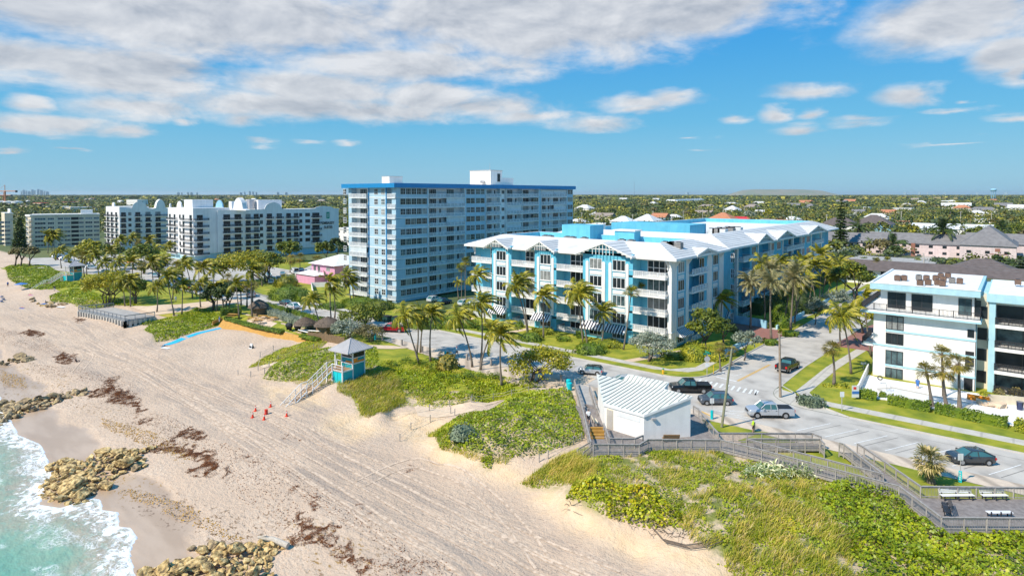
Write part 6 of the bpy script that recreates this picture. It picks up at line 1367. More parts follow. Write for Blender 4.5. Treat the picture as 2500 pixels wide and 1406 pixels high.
    for fx in ((.19,.81) if not bed else (.175,.80)):
        for sg in (-1,1):
            t=MB(); x=X(fx); t.tube([(x,sg*(w-.24),wr),(x,sg*(w+.015),wr)],wr,16,0); 
            wo=t.build('wheel','tyre',root,world=False); q=MB(); q.tube([(x,sg*(w+.0),wr),(x,sg*(w+.03),wr)],wr*.62,12,0)
            for a in range(5): an=a*1.2566; q.box(-.03,0,.0,.03,.02,.0) if 0 else None
            ro=q.build('rim','chrome',root,world=False); ro.parent=wo
            if sg>0 and fx>.5: pass
    a=MB()
    for fx in ((.19,.81) if not bed else (.175,.80)):
        for sg in (-1,1):
            x=X(fx); P=[(x+math.cos(math.pi*i/10)*wr*1.17,sg*(w+.006),wr*1.0+math.sin(math.pi*i/10)*wr*1.17) for i in range(11)]; P=[(x+wr*1.17,sg*(w+.006),cl+.02)]+P+[(x-wr*1.17,sg*(w+.006),cl+.02)]; a.face(P if sg<0 else P[::-1])
    a.build('wheel_arch','black',root,world=False)
    if parts:
        for sg in (-1,1):
            h=MB(); h.box(X(.02),sg*w*.60,hh-.30,X(.055),sg*w*.90,hh-.14); h.build('headlight','lamp_clear',root,world=False)
            h=MB(); x=X(.985 if not bed else 1.0)-.03; h.box(x-.03,sg*w*.70,bh-.35,x+.12,sg*w*.98,bh-.12+(.1 if bed else 0)); h.build('tail_light','lamp_red',root,world=False)
            h=MB(); x=X(f0+.07); h.box(x-.09,sg*(w+.02),bh,x+.09,sg*(w+.2),bh+.17); h.build('mirror','car_'+paint,root,world=False)
        gr=MB(); gr.box(X(.0)-.02,-w*.52,hh-.42,X(.0)+.02,w*.52,hh-.2); gr.build('grille','black',root,world=False)
        bp=MB(); bp.box(X(-.004),-w*.8,cl+.12,X(.012),w*.8,cl+.26); bp.box(X(1.004),-w*.8,cl+.14,X(.985),w*.8,cl+.28); bp.build('bumper','chrome' if bed else 'black',root,world=False)
        tr=MB()
        for sg in (-1,1):
            tr.box(X(.31),sg*(w+.004),bh-.30,X(.325),sg*(w+.009),bh-.26); 
            for fx in (.40,.58): tr.box(X(fx),sg*(w+.008),bh-.2,X(fx+.03),sg*(w+.02),bh-.16)
            tr.box(X(.28),sg*(w+.002),cl-.02,X(.70),sg*(w+.012),cl+.1)
        tr.build('trim','black',root,world=False)
    return root
def place(o,x,y,dx,dy,z=.012):      # forward direction dx,dy on the ground
    o.location=(x,y,z); o.rotation_euler=(0,0,math.atan2(dy,dx)); return o
ang=R(217)
place(make_car('pickup','silver','silver crew cab pickup with a black bed cover parked across the parking bays'),-24.7,82.7,-math.cos(R(38)),-math.sin(R(38)))
o=place(make_car('suv','grey','grey crossover with its front side door standing open'),-32.,83.0,-.79,-.61)
dr=MB(); dr.box(-.0,0,.35,.95,.05,.98); dr.box(.1,.01,.98,.8,.04,1.4); d_=dr.build('open_door','car_grey',o,world=False); d_.location=(-.25,.93,0); d_.rotation_euler=(0,0,R(180+62))
place(make_car('pickup','black','black crew cab pickup half hidden behind the white ribbed roof'),-36.8,85.6,-.80,-.60)
place(make_car('mini','silver','small silver hatchback with a black roof driving on the coast road',roof='black'),-52.9,84.0,-.92,-.38)
place(make_car('pickup','black','black pickup seen from behind, parked at the kerb of the side street'),-29.0,106.8,.10,1.)
place(make_car('coupe','dark','dark grey sloping crossover parked by the brown leaved palm'),-3.6,82.2,-.80,-.60)
place(make_car('pickup','red','bright red pickup parked on the coast road'),-101.5,83.4,-.86,-.5)
place(make_car('suv','white','white crossover parked along the green hedge of the beach bar'),-141.5,84.2,-.93,.1)
place(make_car('sedan','dark','dark car parked just behind the white crossover'),-148.,85.9,-.95,.1)
place(make_car('pickup','silver','pale pickup at the road bend behind the palms'),g(612,723)[0],g(612,723)[1],-.8,.3)
place(make_car('sedan','silver','silver car hidden behind the white roofed building'),*g(1520,938),-.85,-.5)
place(make_car('van','white','white van in the car park beside the pink house'),*g(720,668),-.9,.3)
pro={}
lot=[(680,685,'white'),(700,684,'white'),(745,678,'purple'),(662,692,'silver'),(720,688,'silver'),(655,676,'white'),(690,672,'silver'),(735,664,'purple'),
 (405,690,'white'),(415,697,'white'),(425,702,'silver'),(435,703,'black'),(455,706,'black'),(470,706,'dark'),(485,708,'dark'),(400,683,'silver'),(420,690,'navy'),(570,706,'dark'),(590,700,'black'),
 (142,630,'white'),(148,634,'maroon'),(160,636,'white'),(172,640,'silver'),(192,645,'white'),(202,648,'white'),(215,652,'silver'),(160,626,'white'),(138,626,'silver'),(225,657,'white'),(262,668,'white'),(455,690,'white'),(440,686,'silver'),(500,690,'navy'),(380,676,'white'),(300,664,'silver')]
for i,(x,y,c) in enumerate(lot):
    if c not in pro: pro[c]=Proto(make_car('sedan' if i%2 else 'suv',c,'x',parts=False))
    X,Y=g(x,y); side='by the pink house' if x>640 else ('before the hotel' if x>350 else 'above the far beach')
    o=pro[c].put((X,Y,.012),R(150 if x>350 else 60)+(i%3)*.1,label='%s car in the car park %s'%({'white':'white','silver':'silver','purple':'purple','black':'black','dark':'dark grey','navy':'dark blue','maroon':'dark red'}[c],side),group='cars in the car park '+side)
for i,(x,y,c) in enumerate(((1085,742,'navy'),(1060,736,'white'),(1135,745,'white'),(1155,742,'white'))):
    X,Y=g(x,y); pro[c].put((X,Y,.012),R(95),label=('dark blue car in the tower car park','white car in the tower car park, leftmost','white car in the tower car park by the thin fan palms','white car in the tower car park nearest the turquoise house')[i],group='cars in the tower car park')
# ---------------------------------------------------------------- people
def person(X,Y,Z,rz,label,top='cloth_white',legs='cloth_dark',hat=None,h=1.75,pose='stand',scale=1.):
    root=empty('person',(X,Y,Z),label,'person',rz=rz)
    J={}; V=[];E_=[];Rr=[]
    def add(p,r,prev=None): V.append(p);Rr.append(r); i=len(V)-1; (E_.append((prev,i)) if prev is not None else None); return i
    if pose in('stand','walk'):
        s=.22 if pose=='walk' else .06
        pel=add((0,0,.93),.14); ch=add((0,0,1.22),.155,pel); sh=add((0,0,1.42),.13,ch); nk=add((.01,0,1.52),.055,sh); hd=add((.03,0,1.60),.085,nk); add((.02,0,1.72),.085,hd)
        for sg in (-1,1):
            k=sg*(s); hp=add((0,sg*.10,.86),.095,pel); kn=add((k*.7+.04,sg*.10,.48),.062,hp); an=add((k*1.3-.03,sg*.10,.09),.042,kn); add((k*1.3+.14,sg*.11,.04),.035,an)
            so=add((0,sg*.19,1.40),.062,sh); el=add((-k*.8+.02,sg*.25,1.14),.042,so); wr=add((-k*1.2+.12,sg*.24,.92),.03,el); hn=add((-k*1.3+.17,sg*.235,.84),.034,wr)
            for q in range(2): add((-k*1.3+.19+.02*q,sg*(.225+.02*q),.77),.012,hn)
    elif pose=='sit':
        pel=add((0,0,.14),.14); ch=add((-.06,0,.42),.15,pel); sh=add((-.08,0,.60),.13,ch); nk=add((-.06,0,.70),.055,sh); hd=add((-.04,0,.78),.085,nk); add((-.04,0,.89),.082,hd)
        for sg in (-1,1):
            hp=add((.05,sg*.11,.12),.09,pel); kn=add((.42,sg*.14,.34),.06,hp); an=add((.66,sg*.12,.06),.042,kn); add((.78,sg*.12,.05),.035,an); so=add((-.08,sg*.19,.58),.06,sh); el=add((-.16,sg*.26,.33),.042,so); wr=add((-.24,sg*.28,.08),.03,el); add((-.28,sg*.28,.03),.03,wr)
    else:
        pel=add((0,0,.13),.13); ch=add((-.30,0,.15),.14,pel); sh=add((-.48,0,.17),.12,ch); nk=add((-.58,0,.18),.055,sh); hd=add((-.68,0,.19),.085,nk); add((-.78,0,.18),.08,hd)
        for sg in (-1,1):
            hp=add((.08,sg*.10,.12),.09,pel); kn=add((.48,sg*.12,.16),.06,hp); an=add((.88,sg*.12,.07),.042,kn); add((.95,sg*.12,.13),.035,an); so=add((-.47,sg*.18,.15),.06,sh); el=add((-.40,sg*.34,.08),.042,so); add((-.55,sg*.42,.05),.03,el)
    me=bpy.data.meshes.new('body'); me.from_pydata(V,E_,[]); o=bpy.data.objects.new('body',me); COL.objects.link(o); o.parent=root
    md=o.modifiers.new('s','SKIN'); 
    for i,r_ in enumerate(Rr): me.skin_vertices[0].data[i].radius=(r_,r_)
    me.skin_vertices[0].data[0].use_root=True; o.modifiers.new('u','SUBSURF').levels=1; o.modifiers['u'].render_levels=1
    me.materials.append(MATS['skin'])
    bpy.context.view_layer.update(); dg=bpy.context.evaluated_depsgraph_get(); m2=bpy.data.meshes.new_from_object(o.evaluated_get(dg)); o.modifiers.clear(); o.data=m2
    m2.materials.clear(); m2.materials.append(MATS['skin']); 
    # clothing as slightly larger shells of the same surface
    def shell(name,test,m,off):
        mm=m2.copy(); mm.name=name; mm.materials.clear(); mm.materials.append(MATS[m]); bm=bmesh.new(); bm.from_mesh(mm)
        bmesh.ops.delete(bm,geom=[f for f in bm.faces if not test(f.calc_center_median())],context='FACES')
        for v in bm.verts: v.co+=v.normal*off
        bm.to_mesh(mm); bm.free(); c=bpy.data.objects.new(name,mm); COL.objects.link(c); c.parent=root
    if pose in('stand','walk'):
        shell('shirt',lambda c:.92<c.z<1.47 and (abs(c.y)<.23 or c.z>1.2),top,.018); shell('shorts',lambda c:.52<c.z<.96 and abs(c.y)<.20,legs,.022); shell('hair',lambda c:c.z>1.66 or (c.z>1.58 and c.x<-.01),hat or 'hair',.014); shell('shoes',lambda c:c.z<.10,'cloth_dark',.01)
    elif pose=='sit':
        shell('shirt',lambda c:.2<c.z<.66 and c.x<.08 and abs(c.y)<.22,top,.015); shell('shorts',lambda c:c.z<.3 and c.x<.32 and abs(c.y)<.2,legs,.018); shell('hair',lambda c:c.z>.84 or (c.z>.76 and c.x<-.08),hat or 'hair',.014)
    else:
        shell('swimwear',lambda c:-.12<c.x<.16 and abs(c.y)<.2,legs,.012); shell('hair',lambda c:c.x<-.72,hat or 'hair',.014)
    root.scale=(scale*h/1.75,)*3
    return root
def pp(px_,py_,dz=0): X,Y,Z=gt(px_,py_); return X,Y,Z+dz
person(*pp(1437,1052,.95),R(120),'person in a white shirt and black shorts walking on the boardwalk beside the restroom','cloth_white','cloth_dark',pose='walk')
person(*pp(1115,869),R(20),'person in a white shirt, black shorts and red cap walking on the parking strip','cloth_white','cloth_dark','cloth_red',pose='walk')
person(*pp(1839,1056),R(200),'person in a bright yellow safety shirt standing on the small lawn','cloth_hivis','cloth_dark','hair')
person(*pp(536,790),R(250),'person in a pale blue shirt standing by the yellow board wall','cloth_blue','cloth_white','cloth_white')
person(*g(2240,951,.05),.05,R(90),'person in a blue shirt working beside the pool','cloth_blue','cloth_blue','hair')
person(*pp(19,700),R(0),'person in blue standing on the far beach','cloth_blue','cloth_dark','cloth_blue'); person(*pp(462,712),R(30),'person in a red and white shirt on the far path','cloth_red','cloth_white')
person(*pp(476,714),R(200),'person in dark blue walking at the car park edge','cloth_blue','cloth_dark'); person(*pp(378,722),R(0),'person in a dark shirt standing on the park lawn','cloth_dark','cloth_dark')
person(*pp(429,738),R(0),'person in a white and green outfit near the palms on the park lawn','cloth_white','cloth_white'); person(*pp(133,711),R(0),'person in dark clothes standing between the far dunes','cloth_dark','cloth_white')
person(*pp(186,884),R(60),'person in black sitting alone on the beach beside the seaweed','cloth_dark','cloth_dark',pose='sit')
person(*pp(402,845),R(60),'tanned sunbather lying beside the bright blue strip','skin','cloth_dark',pose='lie'); person(*pp(55,752),R(20),'sunbather in red lying on a blue towel','skin','cloth_red',pose='lie'); person(*pp(112,740),R(70),'person sitting on a blue towel before the far dune','cloth_blue','cloth_blue',pose='sit')
person(*pp(74,720),R(20),'sunbather lying on a pink towel on the far beach','skin','cloth_red',pose='lie')
def towel(x,y,m,label,l=1.9,w=.9,rz=.3):
    X,Y,Z=gt(x,y); b=MB(); b.box(-l/2,-w/2,.0,l/2,w/2,.04); o=b.build('beach_towel',m); tag(o,label,'towel'); o.location=(X,Y,Z+.03); o.rotation_euler=(0,0,rz)
towel(55,753,'cloth_blue','blue towel under the sunbather in red'); towel(110,742,'cloth_blue','blue towel before the far dune',2.2,1.2); towel(76,721,'pink','pink towel on the far beach'); towel(150,750,'cloth_white','pale towel at the foot of the park dune',2.5,1.2); towel(405,850,'cloth_white','white towel beside the blue strip')
for x,y,l in ((4,727,'upper'),(8,733,'middle'),(3,738,'lower')):
    X,Y,Z=gt(x,y); t=empty('sun_lounger',(X,Y,Z),'blue sun lounger at the left edge of the photo, '+l,'sun lounger','blue sun loungers'); b=MB(); b.box(-.9,-.32,.28,.35,.32,.36); b.build('seat','cloth_blue',t,world=False); b=MB(); b.face([(.35,-.32,.36),(.95,-.32,.72),(.95,.32,.72),(.35,.32,.36)]); b.build('backrest','cloth_blue',t,world=False); b=MB(); [b.box(x_,y_,0,x_+.05,y_+.05,.3) for x_ in(-.85,.3) for y_ in(-.3,.26)]; b.build('frame','cloth_white',t,world=False)
def parasol(x,y,m,label,r=1.5,h=2.2,n=10):
    X,Y,Z=gt(x,y); t=empty('parasol',(X,Y,Z),label,'parasol'); b=MB(); b.cyl(0,0,0,h,.03,n=6); b.build('pole','cloth_white',t,world=False); b=MB()
    for i in range(n): a0=2*math.pi*i/n;a1=2*math.pi*(i+1)/n; b.face([(0,0,h+.1),(math.cos(a0)*r,math.sin(a0)*r,h-.45),(math.cos(a1)*r,math.sin(a1)*r,h-.45)])
    b.build('canopy',m,t,world=False)
parasol(52,708,'cloth_blue','deep blue beach parasol beside the stairs of the far lifeguard tower',1.9,2.4); parasol(304,656,'cloth_cyan','blue cafe parasol among the palms before the hotel',3,3.5); parasol(318,658,'orange','orange cafe parasol beside the blue one',3,3.5)
tag(drape('beach_mat',gp([(393,848),(397,842),(480,812),(550,797),(553,800),(482,817)]),.03,'cloth_cyan',kind=None),'long bright blue strip laid on the sand by the beach bar','mat')
# ---------------------------------------------------------------- lifeguard towers
def lifeguard(stair_run=7.2):
    root=empty('lifeguard_tower',(0,0,0),'x','lifeguard tower')
    # local x: along the sea front to the right, y: inland; cabin footprint 2.6 x 2.6 at right rear, deck in front-left
    B_=lambda: MB()
    b=B_(); b.box(0,0,0,2.7,2.5,3.0); b.build('cabinet','teal',root,world=False)
    b=B_(); b.box(.25,-2.1,0,2.62,-.02,2.15); b.build('storage_box','teal_bright',root,world=False)
    b=B_(); b.box(1.42,-2.13,.12,1.46,-2.09,2.05); b.build('door_joint','teal',root,world=False)
    b=B_()
    for x,y in ((.2,-2.1),(2.66,-2.1),(0,0),(2.7,0),(2.7,2.5),(0,2.5),(-1.2,-2.1),(-1.2,0)): b.box(x-.09,y-.09,-.6,x+.09,y+.09,3.0 if y>=0 and x>=0 else 3.25)
    for x in (0,2.7): 
        for y in (0,2.5): b.box(x-.089,y-.089,3,x+.089,y+.089,5.3)
    b.box(-.07,-1.4,2.3,.09,-1.24,5.3); b.box(.1,-2.2,2.15,2.78,-2.08,2.35); b.box(2.69,-2.1,2.15,2.80,0,2.35); b.box(-.1,-.11,3.0,2.8,-.01,3.16); b.box(2.7,.1,3,2.81,2.4,3.16); b.box(-.1,-.13,5.15,2.8,.1,5.3); b.box(-.1,-.12,3.95,2.8,.05,4.05); b.box(2.68,.09,3.95,2.82,2.41,4.05)
    b.tube([(2.7,-.02,4.4),(2.7,-1.2,5.2)],.06,4); b.tube([(0,-1.3,5.25),(2.7,-1.3,5.25)],.06,4); b.build('frame','white_clean',root,world=False)
    b=B_(); b.box(-1.2,-2.2,2.16,2.68,0,2.3,0); b.build('deck','wood',root,world=False)
    c=B_(); c.box(.06,.03,3.01,2.64,2.45,5.2,0); cab=c.build('cabin','teal',root,world=False)
    p=B_(); p.box(2.66,.1,3.17,2.73,1.0,3.93,0); p.box(2.66,1.0,3.17,2.73,2.4,3.45,0); p.box(1.0,-.012,3.17,2.6,.03,3.45,0); p.build('panel','orange',root,world=False)
    for a0,a1 in ((.12,2.58),): w=B_(); w.box(a0,-.02,4.08,a1,.05,5.1); w.build('window','glass',root,world=False)
    for a0,a1 in ((.1,1.18),(1.28,2.4)): w=B_(); w.box(2.62,a0,4.08,2.72,a1,5.1); w.build('window','glass',root,world=False)
    r=B_(); x0,x1,y0,y1=-1.0,3.8,-1.95,3.4; cx,cy=1.4,.72; z0,z1=5.3,7.0; A=[(x0,y0),(x1,y0),(x1,y1),(x0,y1)]
    for i in range(4):
        j=(i+1)%4; r.face([(*A[i],z0),(*A[j],z0),(cx,cy,z1)])
        for k in range(1,12):
            t=k/12; u=1-abs(2*t-1); px0=A[i][0]+(A[j][0]-A[i][0])*t; py0=A[i][1]+(A[j][1]-A[i][1])*t; zz=z0+(z1-z0)*u
            if i%2==0: qx=px0; qy=py0+(cy-py0)*u
            else: qy=py0; qx=px0+(cx-px0)*u
            r.tube([(px0,py0,z0+.03),(qx,qy,zz+.03)],.028,3,0,False)
        r.tube([(*A[i],z0+.03),(cx,cy,z1+.04)],.05,4,0,False); r.face([(*A[i],z0-.14),(*A[j],z0-.14),(*A[j],z0),(*A[i],z0)])
    r.face([(*p_,z0) for p_ in reversed(A)]); r.build('roof','metal_grey',root,world=False)
    # stairs: two flights towards the sea (-y) with a landing
    st=B_(); tr=B_(); rl=B_(); xw0,xw1=-1.15,.1
    F1=[(-2.1,2.2),(-5.9,.0)]; F2=[(-7.1,.0),(-11.2,-2.6)]
    for (ya,za),(yb,zb) in (F1,F2):
        for x in (xw0,xw1): st.box(0,0,0,0,0,0) if 0 else st.face([(x,ya,za),(x,yb,zb),(x,yb,zb-.3),(x,ya,za-.3)]); st.tube([(x,ya,za-.12),(x,yb,zb-.12)],.09,4)
        n=int((za-zb)/.19)
        for k in range(n): t=(k+.5)/n; y=ya+(yb-ya)*t; z=za+(zb-za)*t; tr.box(xw0,y-.14,z-.03,xw1,y+.14,z+.02)
        for x in (xw0-.06,xw1+.06):
            rl.tube([(x,ya,za+1.0),(x,yb,zb+1.0)],.055,5); rl.tube([(x,ya,za+.55),(x,yb,zb+.55)],.03,4)
            for k in range(5): t=k/4; rl.box(x-.045,ya+(yb-ya)*t-.045,za+(zb-za)*t-.2,x+.045,ya+(yb-ya)*t+.045,za+(zb-za)*t+1.0)
    tr.box(xw0,-7.1,-.06,xw1,-5.9,0)
    for x in (xw0-.06,xw1+.06): rl.tube([(x,-5.9,1.),(x,-7.1,1.)],.055,5); [st.box(x-.07,y-.07,-2.6,x+.07,y+.07,0) for y in (-5.95,-7.05)]
    rl.tube([(-1.2,-2.1,3.2),(-1.2,0,3.2),(-.1,0,3.2)],.05,5); rl.tube([(.15,-2.12,3.2),(2.68,-2.12,3.2),(2.68,-.1,3.2)],.05,5); rl.tube([(.15,-2.12,2.75),(2.68,-2.12,2.75),(2.68,-.1,2.75)],.03,5)
    st.build('stair_stringer','white_clean',root,world=False); tr.build('tread','wood',root,world=False); rl.build('handrail','white_clean',root,world=False)
    return root
lg=Proto(lifeguard())
X,Y=g(862,934,-1.2); X-=2.65; Y-=.25; o=lg.put((X,Y,-1.2),R(5),.98,label='near turquoise lifeguard tower with grey hip roof and long white stairs')
o=lg.put((*g(171,686,-.6),-.6),R(8),1.0,label='far lifeguard tower beyond the park dunes, turquoise with white stairs')
# ---------------------------------------------------------------- cones, bins, posts, signs
def cone_obj():
    t=empty('traffic_cone',(0,0,0),'x','traffic cone','cones around the foot of the stairs'); b=MB(); b.box(-.24,-.24,0,.24,.24,.04); b.build('base','cone_red',t,world=False); b=MB(); b.cyl(0,0,.04,.85,.17,.035,10); b.build('cone','cone_red',t,smooth=True,world=False); b=MB(); b.cyl(0,0,.52,.68,.093,.07,10); b.build('band','light_sign',t,world=False); return t
cp=Proto(cone_obj())
for x,y,l in ((624,1003,'upper left one'),(617,1019,'leftmost one'),(645,1024,'lowest one'),(661,993,'one touching the stair foot'),(700,1016,'rightmost one')): cp.put(gt(x,y),.2,.98,label='orange traffic cone on the sand, '+l)
X,Y,Z=gt(650,1011); t=empty('bucket',(X,Y,Z),'red cylinder shaped marker standing among the cones','bucket'); b=MB(); b.cyl(0,0,0,.72,.24,.21,12); b.build('body','cloth_red',t,world=False); b=MB(); b.cyl(0,0,.6,.68,.25,.25,12); b.build('rim','cone_red',t,world=False)
for x,y,l in ((1388,945,'rear blue bin of the pair at the path end'),(1391,953,'front blue bin of the pair at the path end')):
    X,Y,Z=gt(x,y); t=empty('litter_bin',(X,Y,Z),l,'litter bin'); b=MB(); b.cyl(0,0,0,1.0,.34,.36,14); b.build('body','teal_bright',t,smooth=True,world=False); b=MB(); b.tube([(0,0,1.),(0,0,1.12),(0,0,1.22),(0,0,1.26)],[.38,.36,.24,.05],14); b.build('lid','teal_bright',t,smooth=True,world=False)
for x,y,l in ((934,832,'first, by the red pickup'),(981,843,'second'),(1031,860,'third'),(1140,879,'right of the walking man'),(1199,893,'between the two bent palms'),(1370,932,'behind the seagrape tree'),(1840,1052,'behind the yellow shirted person')):
    X,Y,Z=gt(x,y); b=MB(); b.box(-.14,-.14,0,.14,.14,1.05); b.box(-.16,-.16,1.05,.16,.16,1.12); o=b.build('bollard','wood_grey'); tag(o,'square grey wooden bollard along the parking strip, '+l,'bollard','bollards along the parking strip'); o.location=(X,Y,Z)
def pay_post(x,y,l,h=2.6,sign=True,z=None):
    X,Y,Z=gt(x,y); t=empty('sign_post',(X,Y,Z),l,'sign'); b=MB(); b.box(-.14,-.14,0,.14,.14,1.15); b.build('sleeve','teal_bright',t,world=False)
    if sign: b=MB(); b.cyl(0,0,1.1,h,.035,n=6); b.build('pole','metal_grey',t,world=False); b=MB(); b.box(-.26,-.02,h-.65,.26,.02,h+.02); o=b.build('plate','light_sign',t,world=False); o.rotation_euler[2]=YAW
    return t
pay_post(1087,872,'turquoise post sleeve by the walking man',3.,False); pay_post(916,829,'turquoise post by the front of the red pickup',2,False); pay_post(1738,1023,'turquoise sign post before the grey crossover',2.7); 
t=pay_post(2344,1177,'turquoise sign post with vertical white lettering by the brown leaved palm',2.9)
def text_on(parent,txt,loc,size,rz,m='white_clean',vert=False,name='lettering'):
    cu=bpy.data.curves.new(name,'FONT'); cu.body='\n'.join(txt) if vert else txt; cu.size=size; cu.extrude=.008; cu.align_x='CENTER'; cu.space_line=.8
    q=bpy.data.objects.new('tmp',cu); COL.objects.link(q); bpy.context.view_layer.update(); me=bpy.data.meshes.new_from_object(q); bpy.data.objects.remove(q); me.materials.clear(); me.materials.append(MATS[m]); o=bpy.data.objects.new(name,me); COL.objects.link(o); o.parent=parent; o.location=loc; o.rotation_euler=(math.pi/2,0,rz); return o
text_on(t,'PARK',(0,-.17,.9),.26,0,vert=True)
def sign(x,y,h,w,hh,m,label,z=.1,name='street_sign',post='metal_grey',rz=YAW,n=1):
    X,Y=g(x,y,z); t=empty(name,(X,Y,z),label,'sign'); b=MB(); b.cyl(0,0,0,h,.045,n=6); b.build('pole',post,t,world=False); b=MB(); b.box(-w/2,-.05,h-hh,w/2,-.03,h); o=b.build('plate',m,t,world=False); o.rotation_euler[2]=rz; return t
sign(2055,1003,2.6,.55,.7,'light_sign','pale sign on a thin post on the lawn before the pool hedge'); sign(2108,900,1.1,.9,.35,'white_clean','small white curved marker sign on the lawn by the white house',name='marker_sign')
sign(2133,1200,1.0,.5,.5,'light_sign','small grey sign behind the boardwalk fence') if 0 else None
X,Y=g(1726,918,.1); t=empty('stop_sign',(X,Y,.1),'stop sign seen from behind with a green street name plate on top','sign'); b=MB(); b.cyl(0,0,0,3.6,.05,n=6); b.build('pole','metal_grey',t,world=False)
b=MB(); P=[(math.cos(R(22.5+45*i))*.48,-.06,2.75+math.sin(R(22.5+45*i))*.48) for i in range(8)]; b.face(P);b.face([(p[0],-.03,p[2]) for p in reversed(P)]); o=b.build('octagon_plate','metal_grey',t,world=False); o.rotation_euler[2]=YAW; b=MB(); b.box(-.3,-.05,1.5,.3,-.03,2.1); o=b.build('lower_plate','light_sign',t,world=False); o.rotation_euler[2]=YAW
b=MB(); b.box(-.65,-.02,3.45,.65,.02,3.72); o=b.build('name_plate','green_sign',t,world=False); o.rotation_euler[2]=YAW+.3; b=MB(); b.box(-.5,-.02,3.74,.5,.02,3.95); o=b.build('name_plate','green_sign',t,world=False); o.rotation_euler[2]=YAW-1.2
X,Y=g(1619,912,.1); t=empty('fire_hydrant',(X,Y,.1),'yellow fire hydrant with a green cap on the kerb lawn','fire hydrant'); b=MB(); b.cyl(0,0,0,.7,.15,.14,10); b.cyl(0,0,0,.08,.2,.2,10); b.tube([(-.22,0,.45),(.22,0,.45)],.08,8); b.build('body','yellow',t,smooth=True,world=False); b=MB(); b.tube([(0,0,.7),(0,0,.82),(0,0,.92)],[.16,.14,.04],10); b.build('cap','green_sign',t,world=False)
X,Y=g(1742,912,.1); b=MB(); b.cyl(0,0,0,1.4,.05,n=6); o=b.build('marker_post','yellow'); tag(o,'thin yellow marker post on the kerb strip','post'); o.location=(X,Y,.1)
# utility poles
def pole(bx,by,tx,ty,r,label,m,z=.1,arms=None):
    X,Y=g(bx,by,z); yf=depth(X,Y); d=at_depth(tx,ty,yf)-Vector((X,Y,z)); t=empty('utility_pole',(X,Y,z),label,'pole'); b=MB(); b.tube([(0,0,0),tuple(d*.5),tuple(d)],[r*1.15,r,r*.8],8); b.build('pole',m,t,world=False,smooth=True)
    if arms:
        for zz,l in arms: a=MB(); a.tube([tuple(d*zz-Vector((l,0,0))),tuple(d*zz+Vector((l,0,0)))],.06,4); a.build('crossarm',m,t,world=False)
    return X,Y,d
mat('pole_green',(.27,.27,.17),.8,(.20,.20,.13),scale=3); mat('pole_wood',(.34,.27,.20),.85,(.24,.18,.13),scale=4)
X,Y,d=pole(1762,1042,1787,850,.15,'leaning greenish lamp pole on the small lawn by the grey crossover','pole_green')
pole(1905,968,1903,815,.17,'stout wooden utility pole beside the sidewalk corner','pole_wood',arms=[(1.0,.35)])
pole(2257,672,2255,618,.2,'concrete utility pole behind the white flat roof','concrete',z=0); pole(2150,935,2152,752,.12,'tall thin lamp pole touching the white house','concrete') if 0 else None
mat('skip',(.01,.06,.045),.6)
# dark green skips, tower car park wall
for x,y,l in ((925,783,'left'),(945,785,'middle'),(968,787,'right')):
    X,Y=g(x,y,0); t=empty('skip',(X,Y,0),'dark green waste container beside the red pickup, '+l,'waste container','dark green waste containers'); b=MB(); b.prism([(-.9,-.7),(.9,-.7),(.9,.7),(-.9,.7)],.1,1.25); b.box(-.95,-.2,.5,.95,-.1,.65); b.build('body','skip',t,world=False); b=MB(); b.prism([(-.95,-.75),(.95,-.75),(.95,.75),(-.95,.75)],1.25,1.35); b.build('lid','black',t,world=False)
